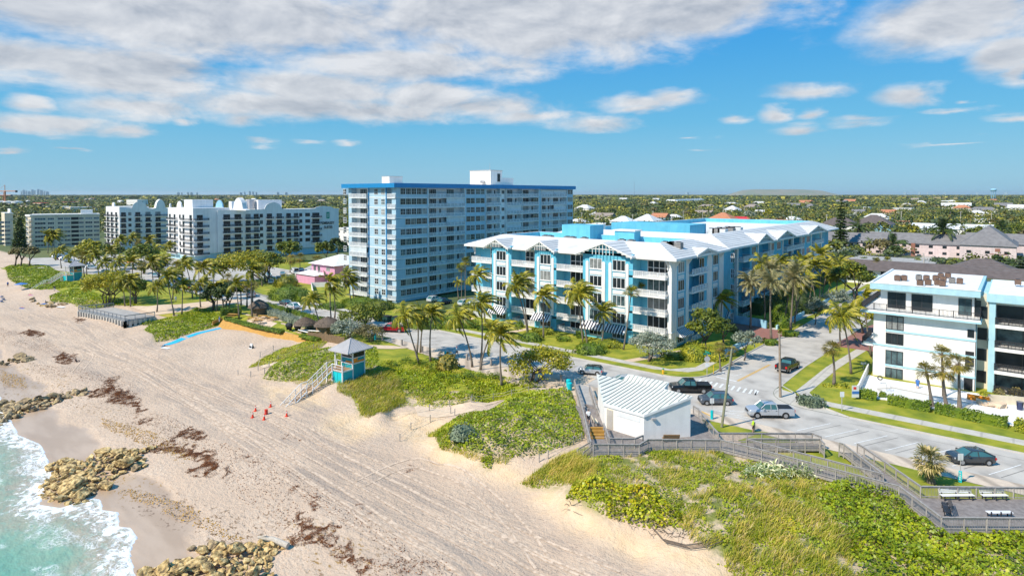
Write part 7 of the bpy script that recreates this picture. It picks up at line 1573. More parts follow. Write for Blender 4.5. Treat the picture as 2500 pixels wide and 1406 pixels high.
# white rail fence at the tower car park
# ---------------------------------------------------------------- boardwalk
DZ=.55
def board(name,pts,label,z=DZ,th=.25,m='deck'):
    b=MB(); b.prism(pts,z-th,z); 
    for (x,y) in pts[::max(1,len(pts)//6)]: b.box(x-.1,y-.1,-1.2,x+.1,y+.1,z-th+.01) if 0 else None
    return one(name,b,m,label,'boardwalk')
POSTS=[]
def rail(pts,label,z=None,h=1.08,m='wood_grey',ps=1.75,pk=.135,group='weathered boardwalk railings',top=True,panel=False):
    """pts: (x,y,z floor)"""
    P=[Vector((p[0],p[1],p[2] if len(p)>2 else (DZ if z is None else z))) for p in pts]; t=empty('railing',tuple(P[0]),label,'fence',group); hr=MB(); pk_=MB(); posts=[]
    for a,c in zip(P[:-1],P[1:]):
        d=c-a; L_=math.hypot(d.x,d.y); u=Vector((d.x/L_,d.y/L_,0)); n=Vector((-u.y,u.x,0)); up=Vector((0,0,1))
        def bar(s0,s1,z0,z1,w):
            q0=a+d*(s0/L_); q1=a+d*(s1/L_); v=[q0-n*w+up*z0,q1-n*w+up*z0,q1+n*w+up*z0,q0+n*w+up*z0,q0-n*w+up*z1,q1-n*w+up*z1,q1+n*w+up*z1,q0+n*w+up*z1]; return v
        def addb(B_,v): k=len(B_.v); B_.v+=[tuple(x) for x in v]; B_.f+= [tuple(k+i for i in q) for q in ((0,3,2,1),(4,5,6,7),(0,1,5,4),(1,2,6,5),(2,3,7,6),(3,0,4,7))]; B_.m+=[0]*6
        addb(hr,bar(0,L_,h,h+.05,.085)); addb(hr,bar(0,L_,h-.14,h-.002,.025)); addb(hr,bar(0,L_,.08,.17,.025)); addb(hr,bar(0,L_,-.26,-.02,.04))
        n_=int(L_/pk)
        for i in range(n_): s=(i+.5)*L_/n_; q=a+d*(s/L_)+n*.035; k=len(pk_.v); e=u*.022; pk_.v+=[tuple(q-e+up*.1),tuple(q+e+up*.1),tuple(q+e+up*(h-.03)),tuple(q-e+up*(h-.03))]; pk_.f.append((k,k+1,k+2,k+3)); pk_.m.append(0)
        k=max(1,round(L_/ps))
        for i in range(k+1): posts.append(a+d*(i/k))
    for q in posts:
        if any(abs(q.x-p_[0])+abs(q.y-p_[1])<.35 for p_ in POSTS): continue
        POSTS.append((q.x,q.y)); b=MB(); b.box(q.x-.055,q.y-.055,q.z-.75,q.x+.055,q.y+.055,q.z+h-.01); b.build('post',m,t)
    hr.build('handrail',m,t); pk_.build('pickets',m,t); return t
T=lambda x,y,z=DZ: g(x,y,z+1.08)
F_=[T(1449,1084),T(1561,1085),T(1582,1072),T(1759,1073.5),T(1860,1098),T(2195,1186),T(2299,1263),T(2520,1264)]
rail(F_[:4],'seaward railing in front of the restroom building'); rail(F_[3:6],'long straight railing on the seaward side of the ramp'); rail(F_[5:],'railing around the seaward corner of the bench platform')
Bk=[T(1823,1071),T(1860,1081),T(2157,1157)]; rail(Bk,'inner railing of the long ramp, ending beside the street walkway')
RL=[T(2049,1080),T(2060,1084),T(2150,1152)]; RR=[T(2093,1082),T(2110,1092),T(2248,1187)]
rail(RL,'left railing of the walkway coming from the parking bays'); rail(RR,'right railing of the walkway coming from the parking bays'); rail([T(2248,1187),T(2520,1190)],'railing behind the two white benches')
fr1=[T(1754,1057),T(1860,1057),T(1983,1057),T(2005,1066)]; rail(fr1,'railing along the small lawn behind the ramp'); rail([T(1823,1071),T(2002,1071.5),T(2013,1083)],'railing of the short ramp ending at the parking strip')
rail([T(1693,990),T(1706,998),T(1722,1020),T(1742,1045),T(1754,1057)],'curving railing right of the restroom building'); 
rail([(*g(1402,927,1.1),.0),(*g(1420,990,1.4),.35),(*g(1442,1078,1.62),DZ)],'left railing of the ramp up to the restroom building'); rail([(*g(1439,939,1.1),.0),(*g(1458,999,1.4),.35)],'right railing of the ramp up to the restroom building')
rail([T(1474,1033),T(1488,1070),T(1550,1070),T(1570,1062)],'railing around the planted corner by the louvred door')
rail([(*g(1442,1078,1.62),DZ),(*g(1410,1096,.5),-.6)],'upper railing of the steps down to the sand',ps=1.2); rail([(*g(1449,1084,1.62),DZ),(*g(1424,1104,.5),-.6)],'lower railing of the steps down to the sand',ps=1.2)
board('boardwalk',[F_[3],F_[4],F_[5],Bk[2],Bk[1],Bk[0],fr1[0]],'long grey plank ramp along the foreground dune')
board('boardwalk',[F_[5],F_[6],F_[7],T(2520,1190),T(2248,1187),RR[1],RR[0],RL[0],RL[1],RL[2],Bk[2]],'dark plank platform with benches and its walkway to the parking bays',DZ-.003)
board('boardwalk',[fr1[0],Bk[0],T(2002,1071.5),T(2013,1083),fr1[3],fr1[2],fr1[1]],'short plank ramp between the lawn and the parking strip',DZ-.006)
board('boardwalk',[F_[0],F_[1],F_[2],F_[3],fr1[0],T(1742,1045),T(1722,1020),T(1706,998),T(1693,990),(-34,74),(-45,70),g(1458,999,DZ),g(1405,990,DZ)],'grey plank deck around the restroom building',DZ-.009)
drape('path',[g(1402,932,.1),g(1440,945,.1),g(1460,1000,.4),g(1412,1000,.3)],.12,'deck_pale',flat=False)
st=MB()
for k in range(4): x0,y0=g(1440,1066-k*7,DZ+.0); st.box(0,0,0,0,0,0) if 0 else None
for k in range(4):
    a=Vector(g(1441,1052+k*6,DZ)); c=Vector(g(1475,1052+k*6,DZ)); u=(c-a).normalized(); n=Vector((-u.y,u.x))*.12; st.prism([tuple(a-n),tuple(c-n),tuple(c+n),tuple(a+n)],DZ,DZ+.12*(4-k))
one('steps',st,'yellow_wood','three yellow edged wooden steps between boardwalk and restroom deck','steps')
# benches
def bench(px_,py_,w,rz,label,seat='white_clean',z=DZ,back=True,dark='cloth_dark'):
    X,Y=g(px_,py_,z); t=empty('park_bench',(X,Y,z),label,'bench'); b=MB(); s=w/2
    for k in range(3): b.box(-s,.05+k*.15,.44,s,.17+k*.15,.48)
    b.build('seat',seat,t,world=False)
    if back:
        b=MB()
        for k in range(4): b.box(-s,.53+k*.05,.52+k*.13,s,.56+k*.05,.63+k*.13)
        b.build('backrest',seat,t,world=False)
    for x in ([-s+.2,s-.25]+([0] if w>2 else [])): b=MB(); b.box(x,.05,0,x+.07,.12,.44); b.box(x,.45,0,x+.07,.52,.6); b.box(x,.0,.38,x+.07,.55,.44); b.build('leg',dark,t,world=False)
    t.rotation_euler[2]=rz; return t
bench(2342,1223,3.1,YAW+.03,'long white slatted bench on the platform, left of two'); bench(2433,1223,2.4,YAW+.03,'shorter white slatted bench on the platform, right of two')
bench(2300,1248,2.1,YAW-math.pi/2-.5,'black metal bench seen from the side on the platform','frame_dark',dark='frame_dark'); bench(2434,1258,2.2,YAW+math.pi,'white backless bench at the seaward railing','white_clean',back=False) ; bench(1459,1036,1.6,YAW+math.pi/2+.1,'slatted bench against the restroom wall','cream'); bench(1636,1076,1.9,YAW+math.pi,'brown wooden bench before the restroom side wall','wood')
# ---------------------------------------------------------------- pool by the white house
b=MB(); Pp=[g(2092,940,.2),g(2092,968,.2),g(2160,975,.2),g(2280,998,.2),g(2480,1040,.2),g(2530,1050,.2),g(2530,985,.2),g(2400,962,.2),g(2160,925,.2),g(2120,915,.2)]
flat('pavement',Pp,.22,'white',.1)
b=MB(); Q=[g(2140,948,.3),g(2155,962,.3),g(2360,1000,.3),g(2375,985,.3),g(2180,945,.3)]; b.prism(Q,.2,.34); one('swimming_pool',b,'concrete','empty narrow swimming pool with pale floor behind the hedge','swimming pool')
b=MB(); Q2=[tuple(Vector(q)*.0+Vector(q)) for q in (g(2150,950,.36),g(2162,960,.36),g(2352,995,.36),g(2364,985,.36),g(2182,948,.36))]; b.face([(x,y,.352) for x,y in Q2][::-1]); tag(b.build('pool_floor','light_sign'),kind='structure')
def lowwall(pts,h,z,m,label,w=.2,name='low_wall'):
    b=MB()
    for (x0,y0),(x1,y1) in zip(pts[:-1],pts[1:]): d=Vector((x1-x0,y1-y0)).normalized(); n=Vector((-d.y,d.x))*w/2; b.prism([(x0-n.x,y0-n.y),(x1-n.x,y1-n.y),(x1+n.x,y1+n.y),(x0+n.x,y0+n.y)],z,z+h)
    one(name,b,m,label,'wall')
lowwall([g(2092,968,.1),g(2120,905,.1)],1.2,.1,'white','low white wall at the left end of the pool'); lowwall([g(2412,985,.1),g(2530,995,.1)],1.3,.1,'cream','stained low wall right of the pool end')
lowwall([(-40.6,104.5),(-40.4,122)],.75,.1,'pale_blue','pale blue low wall along the side street before the driveway',.35); lowwall([(-39.6,137),(-39.2,200)],.8,.1,'pale_blue','pale blue low wall beyond the driveway',.35)
lowwall([(-49.4,137.6),(-43.6,137.2),(-41.4,136)],1.7,.1,'pale_blue2','pale blue driveway gate wall beside the round planter',.3); lowwall([g(845,700,0),g(760,702,0),g(768,738,0)],1.6,0,'white','white board fence behind the hedge of the pink house',.1,'board_fence')
b=MB(); 
for k,(x,y) in enumerate(((2165,935),(2175,937))): X,Y=g(x,y+20,.3); b.tube([(X,Y,.3),(X,Y,1.1),(X-.1,Y+.5,1.2),(X-.1,Y+.8,.4)],.03,6)
one('pool_ladder',b,'chrome','shiny curved pool ladder','pool ladder')
X,Y=g(2151,922,1.); b=MB(); pts=[(X+math.cos(a)*.3,Y-.9,1.2+math.sin(a)*.3) for a in np.linspace(0,6.1,12)]; b.tube(pts,.08,6); one('life_ring',b,'black','dark coiled hose ring hanging on the white wall by the pool','hose')
X,Y=g(2490,1000,.2); b=MB(); b.cyl(X,Y,.2,1.3,.35,.42,12); one('litter_bin',b,'car_navy','dark blue bin at the pool end','litter bin')
b=MB(); r=random.Random(4); X,Y=g(2420,990,.2); 
for k in range(14): b.tube([(X+r.uniform(-1.6,1.6),Y+r.uniform(-.6,.6),.2),(X+r.uniform(-.8,.8),Y+r.uniform(-.3,.3),.55)],[.7,.15],9)
one('sand_heap',b,'path_sand','heap of loose sand on the paving right of the pool','sand heap')
X,Y=g(2365,975,.3); b=MB(); b.box(X-.2,Y,.3,X+2.3,Y+.05,1.1); one('safety_fence',b,'orange','orange mesh safety fence at the ground floor opening','fence')
X,Y=g(2088,975,.1); t=empty('notice_board',(X,Y,.1),'red white and blue sales board at the hedge corner','sign'); b=MB(); b.box(-.5,-.04,.3,.5,.0,2.0,0); b.build('panel','light_sign',t,world=False); b=MB(); b.box(-.48,-.055,.8,.48,-.042,1.2); b.build('blue_band','cloth_blue',t,world=False); b=MB(); b.box(-.3,-.06,1.45,.1,-.045,1.8); b.build('red_mark','cloth_red',t,world=False); t.rotation_euler[2]=YAW
# ---------------------------------------------------------------- beach bar
def hut(x,y,w,h,label,z=0,walls='bamboo',eave=.35):
    X,Y=g(x,y,z); t=empty('thatched_hut',(X,Y,z),label,'hut'); 
    if walls: b=MB(); b.box(-w*.36,-w*.30,0,w*.36,w*.30,h*.66); b.build('wall',walls,t,world=False)
    else: b=MB(); b.cyl(0,0,0,h*.7,.1,n=7); b.build('post','wood',t,world=False)
    b=MB(); n=20; r=random.Random(int(x)); 
    prof=[(w*.56,h*.50),(w*.50,h*.66),(w*.30,h*.85),(w*.12,h*.97),(.02,h*1.02)]; jit=[1+r.uniform(-.06,.06) for _ in range(n)]
    for (r0,z0),(r1,z1) in zip(prof[:-1],prof[1:]):
        for i in range(n): j=(i+1)%n; a0=2*math.pi*i/n;a1=2*math.pi*j/n; b.face([(math.cos(a0)*r0*jit[i],math.sin(a0)*r0*jit[i],z0),(math.cos(a1)*r0*jit[j],math.sin(a1)*r0*jit[j],z0),(math.cos(a1)*r1*jit[j],math.sin(a1)*r1*jit[j],z1),(math.cos(a0)*r1*jit[i],math.sin(a0)*r1*jit[i],z1)])
    b.build('thatch','thatch',t,world=False,smooth=2)
    q=np.random.default_rng(int(x)); a=q.random(500)*6.28; rr=w*.56*q.random(500)**.6; zz=np.interp(rr,[0,w*.12,w*.3,w*.5,w*.56],[h*1.02,h*.97,h*.85,h*.66,h*.50]); V,Fq=leafq(np.stack([np.cos(a)*rr,np.sin(a)*rr,zz+.03],1),.35,np.stack([np.cos(a),np.sin(a),a*0+.9],1),.35,.3,q); fast_mesh('loose_straw',V,Fq,'thatch',t)
hut(632,768,4.3,3.6,'square thatched bar hut with bamboo walls'); hut(745,808,4.2,2.9,'round thatched parasol on the picnic lawn',walls=None); hut(800,812,5.2,3.3,'larger thatched roof half hidden by the silver bush')
def picnic(x,y,rz,label,z=-.02):
    X,Y=g(x,y,z); t=empty('picnic_table',(X,Y,z),label,'picnic table','picnic tables of the beach bar',rz); b=MB(); b.box(-1.1,-.4,.72,1.1,.4,.78); b.build('tabletop','yellow_wood',t,world=False)
    for s in (-1,1): b=MB(); b.box(-1.1,s*.85-.14,.42,1.1,s*.85+.14,.47); b.build('seat','yellow_wood',t,world=False); b=MB(); [b.tube([(s*.8,-.8*k,0),(s*.8,.25*k,.72)],.05,4) for k in(-1,1)]; b.tube([(s*.8,-.9,.42),(s*.8,.9,.42)],.05,4); b.build('leg','wood',t,world=False)
for i,(x,y) in enumerate(((568,774),(616,783),(642,778),(630,788),(664,782))): picnic(x,y,.5+.2*(i%2),'wooden picnic table on the bar terrace, '+('behind the yellow palm','left of the cluster','rear of the cluster','front of the cluster','right end of the cluster')[i])
SW=[g(545,781,-.35),g(600,794,-.35),g(660,806,-.35),g(780,832,-.35)]; b=MB()
for (x0,y0),(x1,y1) in zip(SW[:-1],SW[1:]): b.face([(x0,y0,-.2),(x1,y1,-.2),(x1+.6,y1-2.,-2.1),(x0+.6,y0-2.,-2.1)][::-1]); b.face([(x0,y0,-.2),(x0+.1,y0+.3,-.2),(x1+.1,y1+.3,-.2),(x1,y1,-.2)][::-1])
one('board_wall',b,'yellow_wood','sloping yellow board wall between the beach bar and the sand','wall')
lowwall([g(519,789,-.8),g(543,781,-.8)],1.3,-1.6,'yellow_wood','short yellow board wall behind the person in blue',.15,'board_wall')
b=MB(); r=random.Random(8); A_=Vector(gt(752,828)[:2]); C_=Vector(gt(842,843)[:2]); n=60
for i in range(n): p=A_.lerp(C_,i/n); z=float(hgt(p.x,p.y)[0]); h=1.5+r.uniform(-.12,.12); b.box(p.x-.09,p.y-.05,z-.2,p.x+.11,p.y+.05,z+h)
one('palisade',b,'bamboo','palisade of rough brown stakes left of the lifeguard tower roof','fence')
for i,(x,y) in enumerate(((706,806),(727,808))):
    X,Y=g(x,y,-.1); t=empty('grill',(X,Y,-.1),'black covered round grill beside the trailer, '+('left','right')[i],'grill'); b=MB(); b.tube([(-.9,0,.9),(-.6,0,1.0),(.6,0,1.0),(.9,0,.9)],[.25,.55,.55,.25],12); b.build('drum','black',t,world=False,smooth=True); b=MB(); [b.box(x_,-.3,0,x_+.08,.3,.6) for x_ in(-.6,.5)]; b.build('leg','black',t,world=False)
X,Y=g(765,818,-.2); t=empty('boat_trailer',(X,Y,-.2),'long white A shaped rack frame beside the grills','trailer'); b=MB(); b.tube([(-4,-1,.7),(4,-1.2,.7)],.12,4); b.tube([(-4,-1,.7),(2.6,2.,.7)],.12,4); b.build('frame','white_clean',t,world=False); b=MB(); [b.box(x_,y_,0,x_+.1,y_+.1,.6) for x_,y_ in((-3,-1),(0,-1.1),(3.4,-1.2),(2,1.7))]; b.build('leg','wood_grey',t,world=False)
X,Y,Z=gt(614,850); t=empty('sandwich_board',(X,Y,Z),'small black and white folding sign standing on the sand','sign'); b=MB(); b.face([(-.4,-.35,0),(.4,-.35,0),(.3,0,.95),(-.3,0,.95)]); b.build('panel','light_sign',t,world=False); b=MB(); b.face([(.4,.35,0),(-.4,.35,0),(-.3,.02,.95),(.3,.02,.95)]); b.face([(.42,-.35,0),(.42,.35,0),(.3,0,.95)]); b.build('panel','black',t,world=False); b=MB(); b.box(-.25,-.36,.2,.25,-.33,.55); b.build('mark','black',t,world=False); t.rotation_euler[2]=.3
# sea deck on piles
dk=empty('sea_deck',(-176,54,-.5),'raised grey viewing deck on square concrete piles above the beach','deck'); Pd=[g(192,757,-.4),g(305,782,-.4),g(378,772,-.4),g(278,750,-.4)]
b=MB(); b.prism(Pd,-.65,-.4); b.build('floor','deck_pale',dk)
for s,(p,q,n) in enumerate(((Pd[0],Pd[1],18),(Pd[1],Pd[2],7))):
    for i in range(n): b=MB(); x=p[0]+(q[0]-p[0])*i/(n-1);y=p[1]+(q[1]-p[1])*i/(n-1); b.box(x-.28,y-.28,-4,x+.28,y+.28,-.65); b.build('pile','concrete',dk)
b=MB(); 
for p,q in zip(Pd[:2],Pd[1:3]): b.prism([p,q,(q[0],q[1]+.35),(p[0],p[1]+.35)],-1.5,-.66) 
b.build('beam','concrete',dk)
rail([(*Pd[0],-.4),(*Pd[1],-.4)],'seaward railing of the raised viewing deck',m='rail_grey',group='railings of the viewing deck',ps=2.,pk=.25); rail([(*Pd[1],-.4),(*Pd[2],-.4)],'right railing of the raised viewing deck',m='rail_grey',group='railings of the viewing deck',ps=2.,pk=.25); rail([(*Pd[0],-.4),(*Pd[3],-.4)],'left railing of the raised viewing deck',m='rail_grey',group='railings of the viewing deck',ps=2.,pk=.25)
# rope fences
def rope(pts,label,group,h=1.0):
    P=[gt(*p) for p in pts]; t=empty('rope_fence',P[0],label,'fence',group); tops=[]
    for (x,y,z) in P: b=MB(); b.tube([(x,y,z-.3),(x+.03,y,z+h)],.06,6); b.build('post','wood_grey',t); tops.append((x+.03,y,z+h-.12))
    b=MB()
    for k in (0,.38):
        for a,c in zip(tops[:-1],tops[1:]): m_=((a[0]+c[0])/2,(a[1]+c[1])/2,(a[2]+c[2])/2-.15-k); b.tube([(a[0],a[1],a[2]-k),m_,(c[0],c[1],c[2]-k)],.018,4,0,False)
    b.build('rope','driftwood',t)
G2='rope fences along the dune paths'
rope([(1097,993),(1151,982),(1204,976),(1249,967),(1290,958),(1330,945),(1378,943)],'rope fence on the upper side of the path to the bins',G2); rope([(952,1025),(1048,1003),(1100,1010)],'rope fence on the open sand below the dune lawn',G2); rope([(976,1077),(1003,1049),(1050,1030),(1110,1015)],'rope fence climbing to the seagrape block',G2)
rope([(1316,1128),(1338,1120),(1400,1085),(1420,1076)],'rope fence beside the steps from the boardwalk',G2); rope([(581,915),(612,920),(646,913),(657,896),(679,880),(725,866),(766,852)],'rope fence between the two dunes left of the lifeguard tower',G2); rope([(667,855),(635,872),(630,905)],'rope fence above the small dune strip',G2)
# ---------------------------------------------------------------- rocks, seaweed, driftwood
def rock_mesh(i):
    bm=bmesh.new(); bmesh.ops.create_icosphere(bm,subdivisions=3,radius=.5); r=random.Random(50+i); ks=[(Vector((r.uniform(-1,1),r.uniform(-1,1),r.uniform(-1,1))).normalized(),r.uniform(.20,.40)) for _ in range(15)]
    from mathutils import noise as mn
    for v in bm.verts:
        n=v.co.normalized(); s=1.
        for k,dd in ks:
            q=n.dot(k)*.5
            if q>dd: s=min(s,dd/q)
        s*=1+.20*mn.noise(n*2.1+Vector((i*5,0,0)))+.13*mn.noise(n*6+Vector((0,i*3,0))); v.co=n*.5*s; v.co.z*=.72
    me=bpy.data.meshes.new('rock'); bm.to_mesh(me); bm.free(); me.polygons.foreach_set('use_smooth',[True]*len(me.polygons)); me.set_sharp_from_angle(angle=R(32)); return me
RM=[rock_mesh(i) for i in range(8)]
for me in RM: me.materials.append(MATS['rock'])
RG=[m.copy() for m in RM]
for me in RG: me.materials.clear(); me.materials.append(MATS['rock_grey'])
def rocks(poly,n,s0,s1,pile,label,group,ms=RM,seed=0):
    r=random.Random(seed); W=gp(poly); P=[]; a=np.array(W); lo=a.min(0);hi=a.max(0); tries=0
    while len(P)<n and tries<n*60:
        tries+=1; x=r.uniform(lo[0],hi[0]); y=r.uniform(lo[1],hi[1]); s=(s0+(s1-s0)*r.random()**1.3)*(1.55 if len(P)<n*.3 else .95)
        if not inpoly(np.array([x]),np.array([y]),W)[0]: continue
        if any(math.hypot(x-p[0],y-p[1])<.285*(s+p[2]) for p in P): continue
        P.append((x,y,s))
    for x,y,s in P:
        d=min(1,float(dseg(np.array([x]),np.array([y]),W,True)[0])/1.8); z=float(hgt(x,y)[0]); z=max(z,-5.3)
        o=bpy.data.objects.new('rock',r.choice(ms)); COL.objects.link(o); o.location=(x,y,z+pile*d*r.uniform(.6,1)+s*.08); o.scale=(s*r.uniform(.85,1.3),s*r.uniform(.8,1.1),s*r.uniform(.65,1.)); o.rotation_euler=(r.uniform(-.4,.4),r.uniform(-.4,.4),r.uniform(0,6.28)); tag(o,label_size(s,s0,s1)+label,'rock',group)
def label_size(s,a,b): q=(s-a*.8)/(b*1.25-a*.8); return 'large ' if q>.66 else ('middling ' if q>.33 else 'small ')
rocks([(105,1140),(140,1128),(200,1128),(240,1110),(330,1100),(385,1088),(350,1112),(360,1140),(300,1155),(272,1170),(270,1190),(215,1205),(215,1225),(170,1238),(95,1225),(100,1185),(135,1160)],170,.6,1.9,.65,'yellow boulder of the middle groyne','boulders of the middle groyne',seed=1)
rocks([(340,1400),(420,1375),(500,1362),(545,1338),(640,1325),(700,1332),(665,1365),(655,1400),(680,1430),(600,1500),(380,1480)],190,.55,1.75,.65,'pitted boulder of the near groyne','boulders of the near groyne',seed=2)
rocks([(-60,1000),(0,985),(60,978),(130,966),(210,955),(215,960),(150,978),(100,1000),(60,1010),(0,1040),(-60,1060)],100,.7,1.9,.4,'brown boulder of the far groyne','boulders of the far groyne',RG,seed=3)
rocks([(-20,876),(75,872),(80,880),(20,892),(-20,890)],10,1.2,2.4,.3,'dark boulder half buried at the left edge','half buried boulders at the left edge',RG,seed=4); rocks([(78,730),(140,738),(175,752),(150,758),(80,742)],14,1.,2.2,.2,'pale boulder at the foot of the far dune','boulders at the foot of the far dune',RG,seed=6)
for x,y,s,l in ((493,1351,1.9,'pale white boulder beside the near groyne'),(520,1336,2.,'grey boulder behind the pale one'),(467,1342,1.1,'small mossy rock left of the pale boulder'),(333,1143,2.1,'low mossy boulder right of the middle groyne'),(229,1206,.9,'small flat rock on the wet sand')):
    X,Y,Z=gt(x,y); o=bpy.data.objects.new('rock',RG[int(x)%8] if x!=493 else RM[2]); COL.objects.link(o); o.location=(X,Y,Z+s*.15); o.scale=(s,s*.9,s*.7); tag(o,l,'rock')
X,Y,Z=gt(665,1335); b=MB(); P=[gt(630,1333),gt(665,1334),gt(703,1340)]; b.tube([(P[0][0],P[0][1],P[0][2]+.9),((P[1][0]),P[1][1],P[1][2]+.75),(P[2][0],P[2][1],P[2][2]+.35)],[.12,.24,.28],9); b.tube([(P[0][0],P[0][1],P[0][2]+.9),(P[0][0]+.9,P[0][1]+.4,P[0][2]+1.2)],[.08,.05],5); one('driftwood_log',b,'driftwood','bleached white driftwood log lying across the near groyne','log',smooth=True)
def weed(polys,dens,ls,m='weed',h=.16,seed=1,name='seaweed'):
    out=[]; r=np.random.default_rng(seed)
    for pl in polys:
        W=gp(pl); p=scatter(W,dens,r); e0=edge(p[:,0],p[:,1],W) if len(p) else 0
        if m=='weed' and dens>50: p=p+np.stack([(_vn(p[:,0]+11,p[:,1],.8)-.5)*1.7+(_vn(p[:,0],p[:,1]+5,.3)-.5)*.9,(_vn(p[:,0]-7,p[:,1],.8)-.5)*1.5+(_vn(p[:,0]+3,p[:,1],.3)-.5)*.8],1)+r.normal(size=p.shape)*.10
        p=p[(_vn(p[:,0],p[:,1],.9)*.6+_vn(p[:,0]+4,p[:,1],.35)*.4)+.55*np.clip(edge(p[:,0],p[:,1],W)/1.2,0,1)>.45]
        if len(p): k=np.clip(edge(p[:,0],p[:,1],W)/1.,0,1); out.append(leafq(np.stack([p[:,0],p[:,1],hgt(p[:,0],p[:,1])+.03+h*k*_vn(p[:,0],p[:,1],.5)],1),ls*r.uniform(.6,1.3,len(p)),(0,0,1),.4,.6,r))
    V,Fq=join(out); tag(fast_mesh(name,V,Fq,m),kind='stuff')
weed([[(205,962),(215,955),(262,946),(250,925),(262,926),(275,935),(290,950),(320,955),(335,975),(347,1003),(333,1009),(312,985),(260,984),(275,972),(230,968)],[(340,1112),(385,1090),(440,1088),(500,1100),(538,1122),(530,1152),(478,1162),(462,1152),(492,1130),(440,1108),(392,1102)],[(428,1056),(460,1045),(505,1068),(490,1078),(440,1072)],[(395,1088),(420,1066),(426,1071),(402,1094)],
 [(733,1252),(745,1250),(770,1278),(820,1290),(828,1308),(808,1326),(778,1316),(752,1324),(710,1320),(728,1295)],[(830,1338),(852,1325),(870,1345),(892,1362),(886,1400),(860,1402),(845,1370)],[(130,872),(150,860),(178,868),(175,888),(140,884)],[(50,812),(75,804),(105,812),(100,822),(60,818)],[(275,920),(290,922),(285,928),(272,926)],[(372,1020),(352,1032),(318,1034),(350,1024)],[(745,1203),(790,1238),(782,1242),(750,1215)],[(690,1198),(704,1186),(708,1192),(695,1204)],[(545,1150),(562,1148),(566,1160),(548,1160)],[(180,775),(205,780),(200,788),(182,782)],[(940,880),(940,881),(941,881)],[(600,1160),(650,1100)]][:14],430,.10,h=.14,seed=2)
weed([[(960,1370),(1000,1372),(1010,1390),(970,1395)],[(900,1370),(925,1372),(922,1382),(902,1380)],[(1025,1375),(1055,1378),(1050,1390),(1022,1385)],[(860,1230),(905,1245),(898,1250),(862,1238)],[(690,1062),(725,1075),(720,1078),(690,1066)],[(990,1140),(1020,1148),(1010,1158),(985,1148)],[(330,1010),(345,1012),(340,1020)],[(420,1080),(450,1085),(440,1095),(415,1090)],[(600,1108),(640,1130),(636,1136),(600,1115)]],200,.09,seed=5)

weed([[(640,1100),(760,1170),(900,1270),(1060,1370),(1020,1400),(860,1300),(720,1210),(600,1140)],[(380,1000),(480,1050),(620,1110),(560,1150),(440,1100),(340,1030)],[(60,880),(200,900),(330,940),(360,1000),(200,930),(80,910)],[(560,1120),(700,1200),(800,1300),(760,1330),(640,1260),(540,1180)],[(900,1370),(1080,1360),(1120,1406),(900,1420)],[(0,800),(120,830),(200,880),(100,860),(0,840)]],9,.15,h=.05,seed=9)
weed([[(250,1020),(330,1040),(480,1110),(470,1125),(330,1080),(240,1040)],[(270,1185),(360,1200),(480,1240),(560,1300),(620,1320),(560,1320),(440,1270),(330,1220)],[(0,900),(60,920),(70,950),(0,940)]],24,.19,'weed_gold',.04,seed=10)
# ---------------------------------------------------------------- the town inland
HOUSES=[]
def house(x,y,wx,wy,fl,roof,wall,label,kind='hip',pitch=.32,group=None,win=True,name='house',h=None):
    X,Y=g(x,y); HOUSES.append((X,Y,max(wx,wy))); eh=h or 2.9*fl; t=empty(name,(X,Y,0),label,'house' if name=='house' else 'building',group)
    b=MB(); b.box(-wx/2,0,0,wx/2,wy,eh); b.build('wall',wall,t,world=False); r=MB(); zr=eh+min(wx,wy)*pitch
    if kind=='hip': hip(r,-wx/2,0,wx/2,wy,eh,zr)
    elif kind=='gable':
        o=.6; a=-wx/2-o;c=wx/2+o; r.face([(a,-o,eh-.1),(c,-o,eh-.1),(c,wy/2,zr),(a,wy/2,zr)]); r.face([(c,wy+o,eh-.1),(a,wy+o,eh-.1),(a,wy/2,zr),(c,wy/2,zr)]); r.face([(a,-o,eh-.1),(a,wy/2,zr),(a,wy+o,eh-.1)]); r.face([(c,-o,eh-.1),(c,wy+o,eh-.1),(c,wy/2,zr)])
    else: r.box(-wx/2-.4,-.4,eh,wx/2+.4,wy+.4,eh+.5)
    r.build('roof',roof,t,world=False)
    if win:
        for f in range(int(fl)):
            n=max(2,int(wx/5))
            for i in range(n): w=MB(); a=-wx/2+wx*(i+.5)/n; w.box(a-.8,-.04,f*2.9+1,a+.8,.03,f*2.9+2.2); w.build('window','glass',t,world=False)
            if X<0: n=max(1,int(wy/6)); 
            for i in range(max(1,int(wy/6))): w=MB(); a=wy*(i+.5)/max(1,int(wy/6)); w.box(wx/2-.03,a-.7,f*2.9+1,wx/2+.04,a+.7,f*2.9+2.2); w.build('window','glass',t,world=False)
    return t
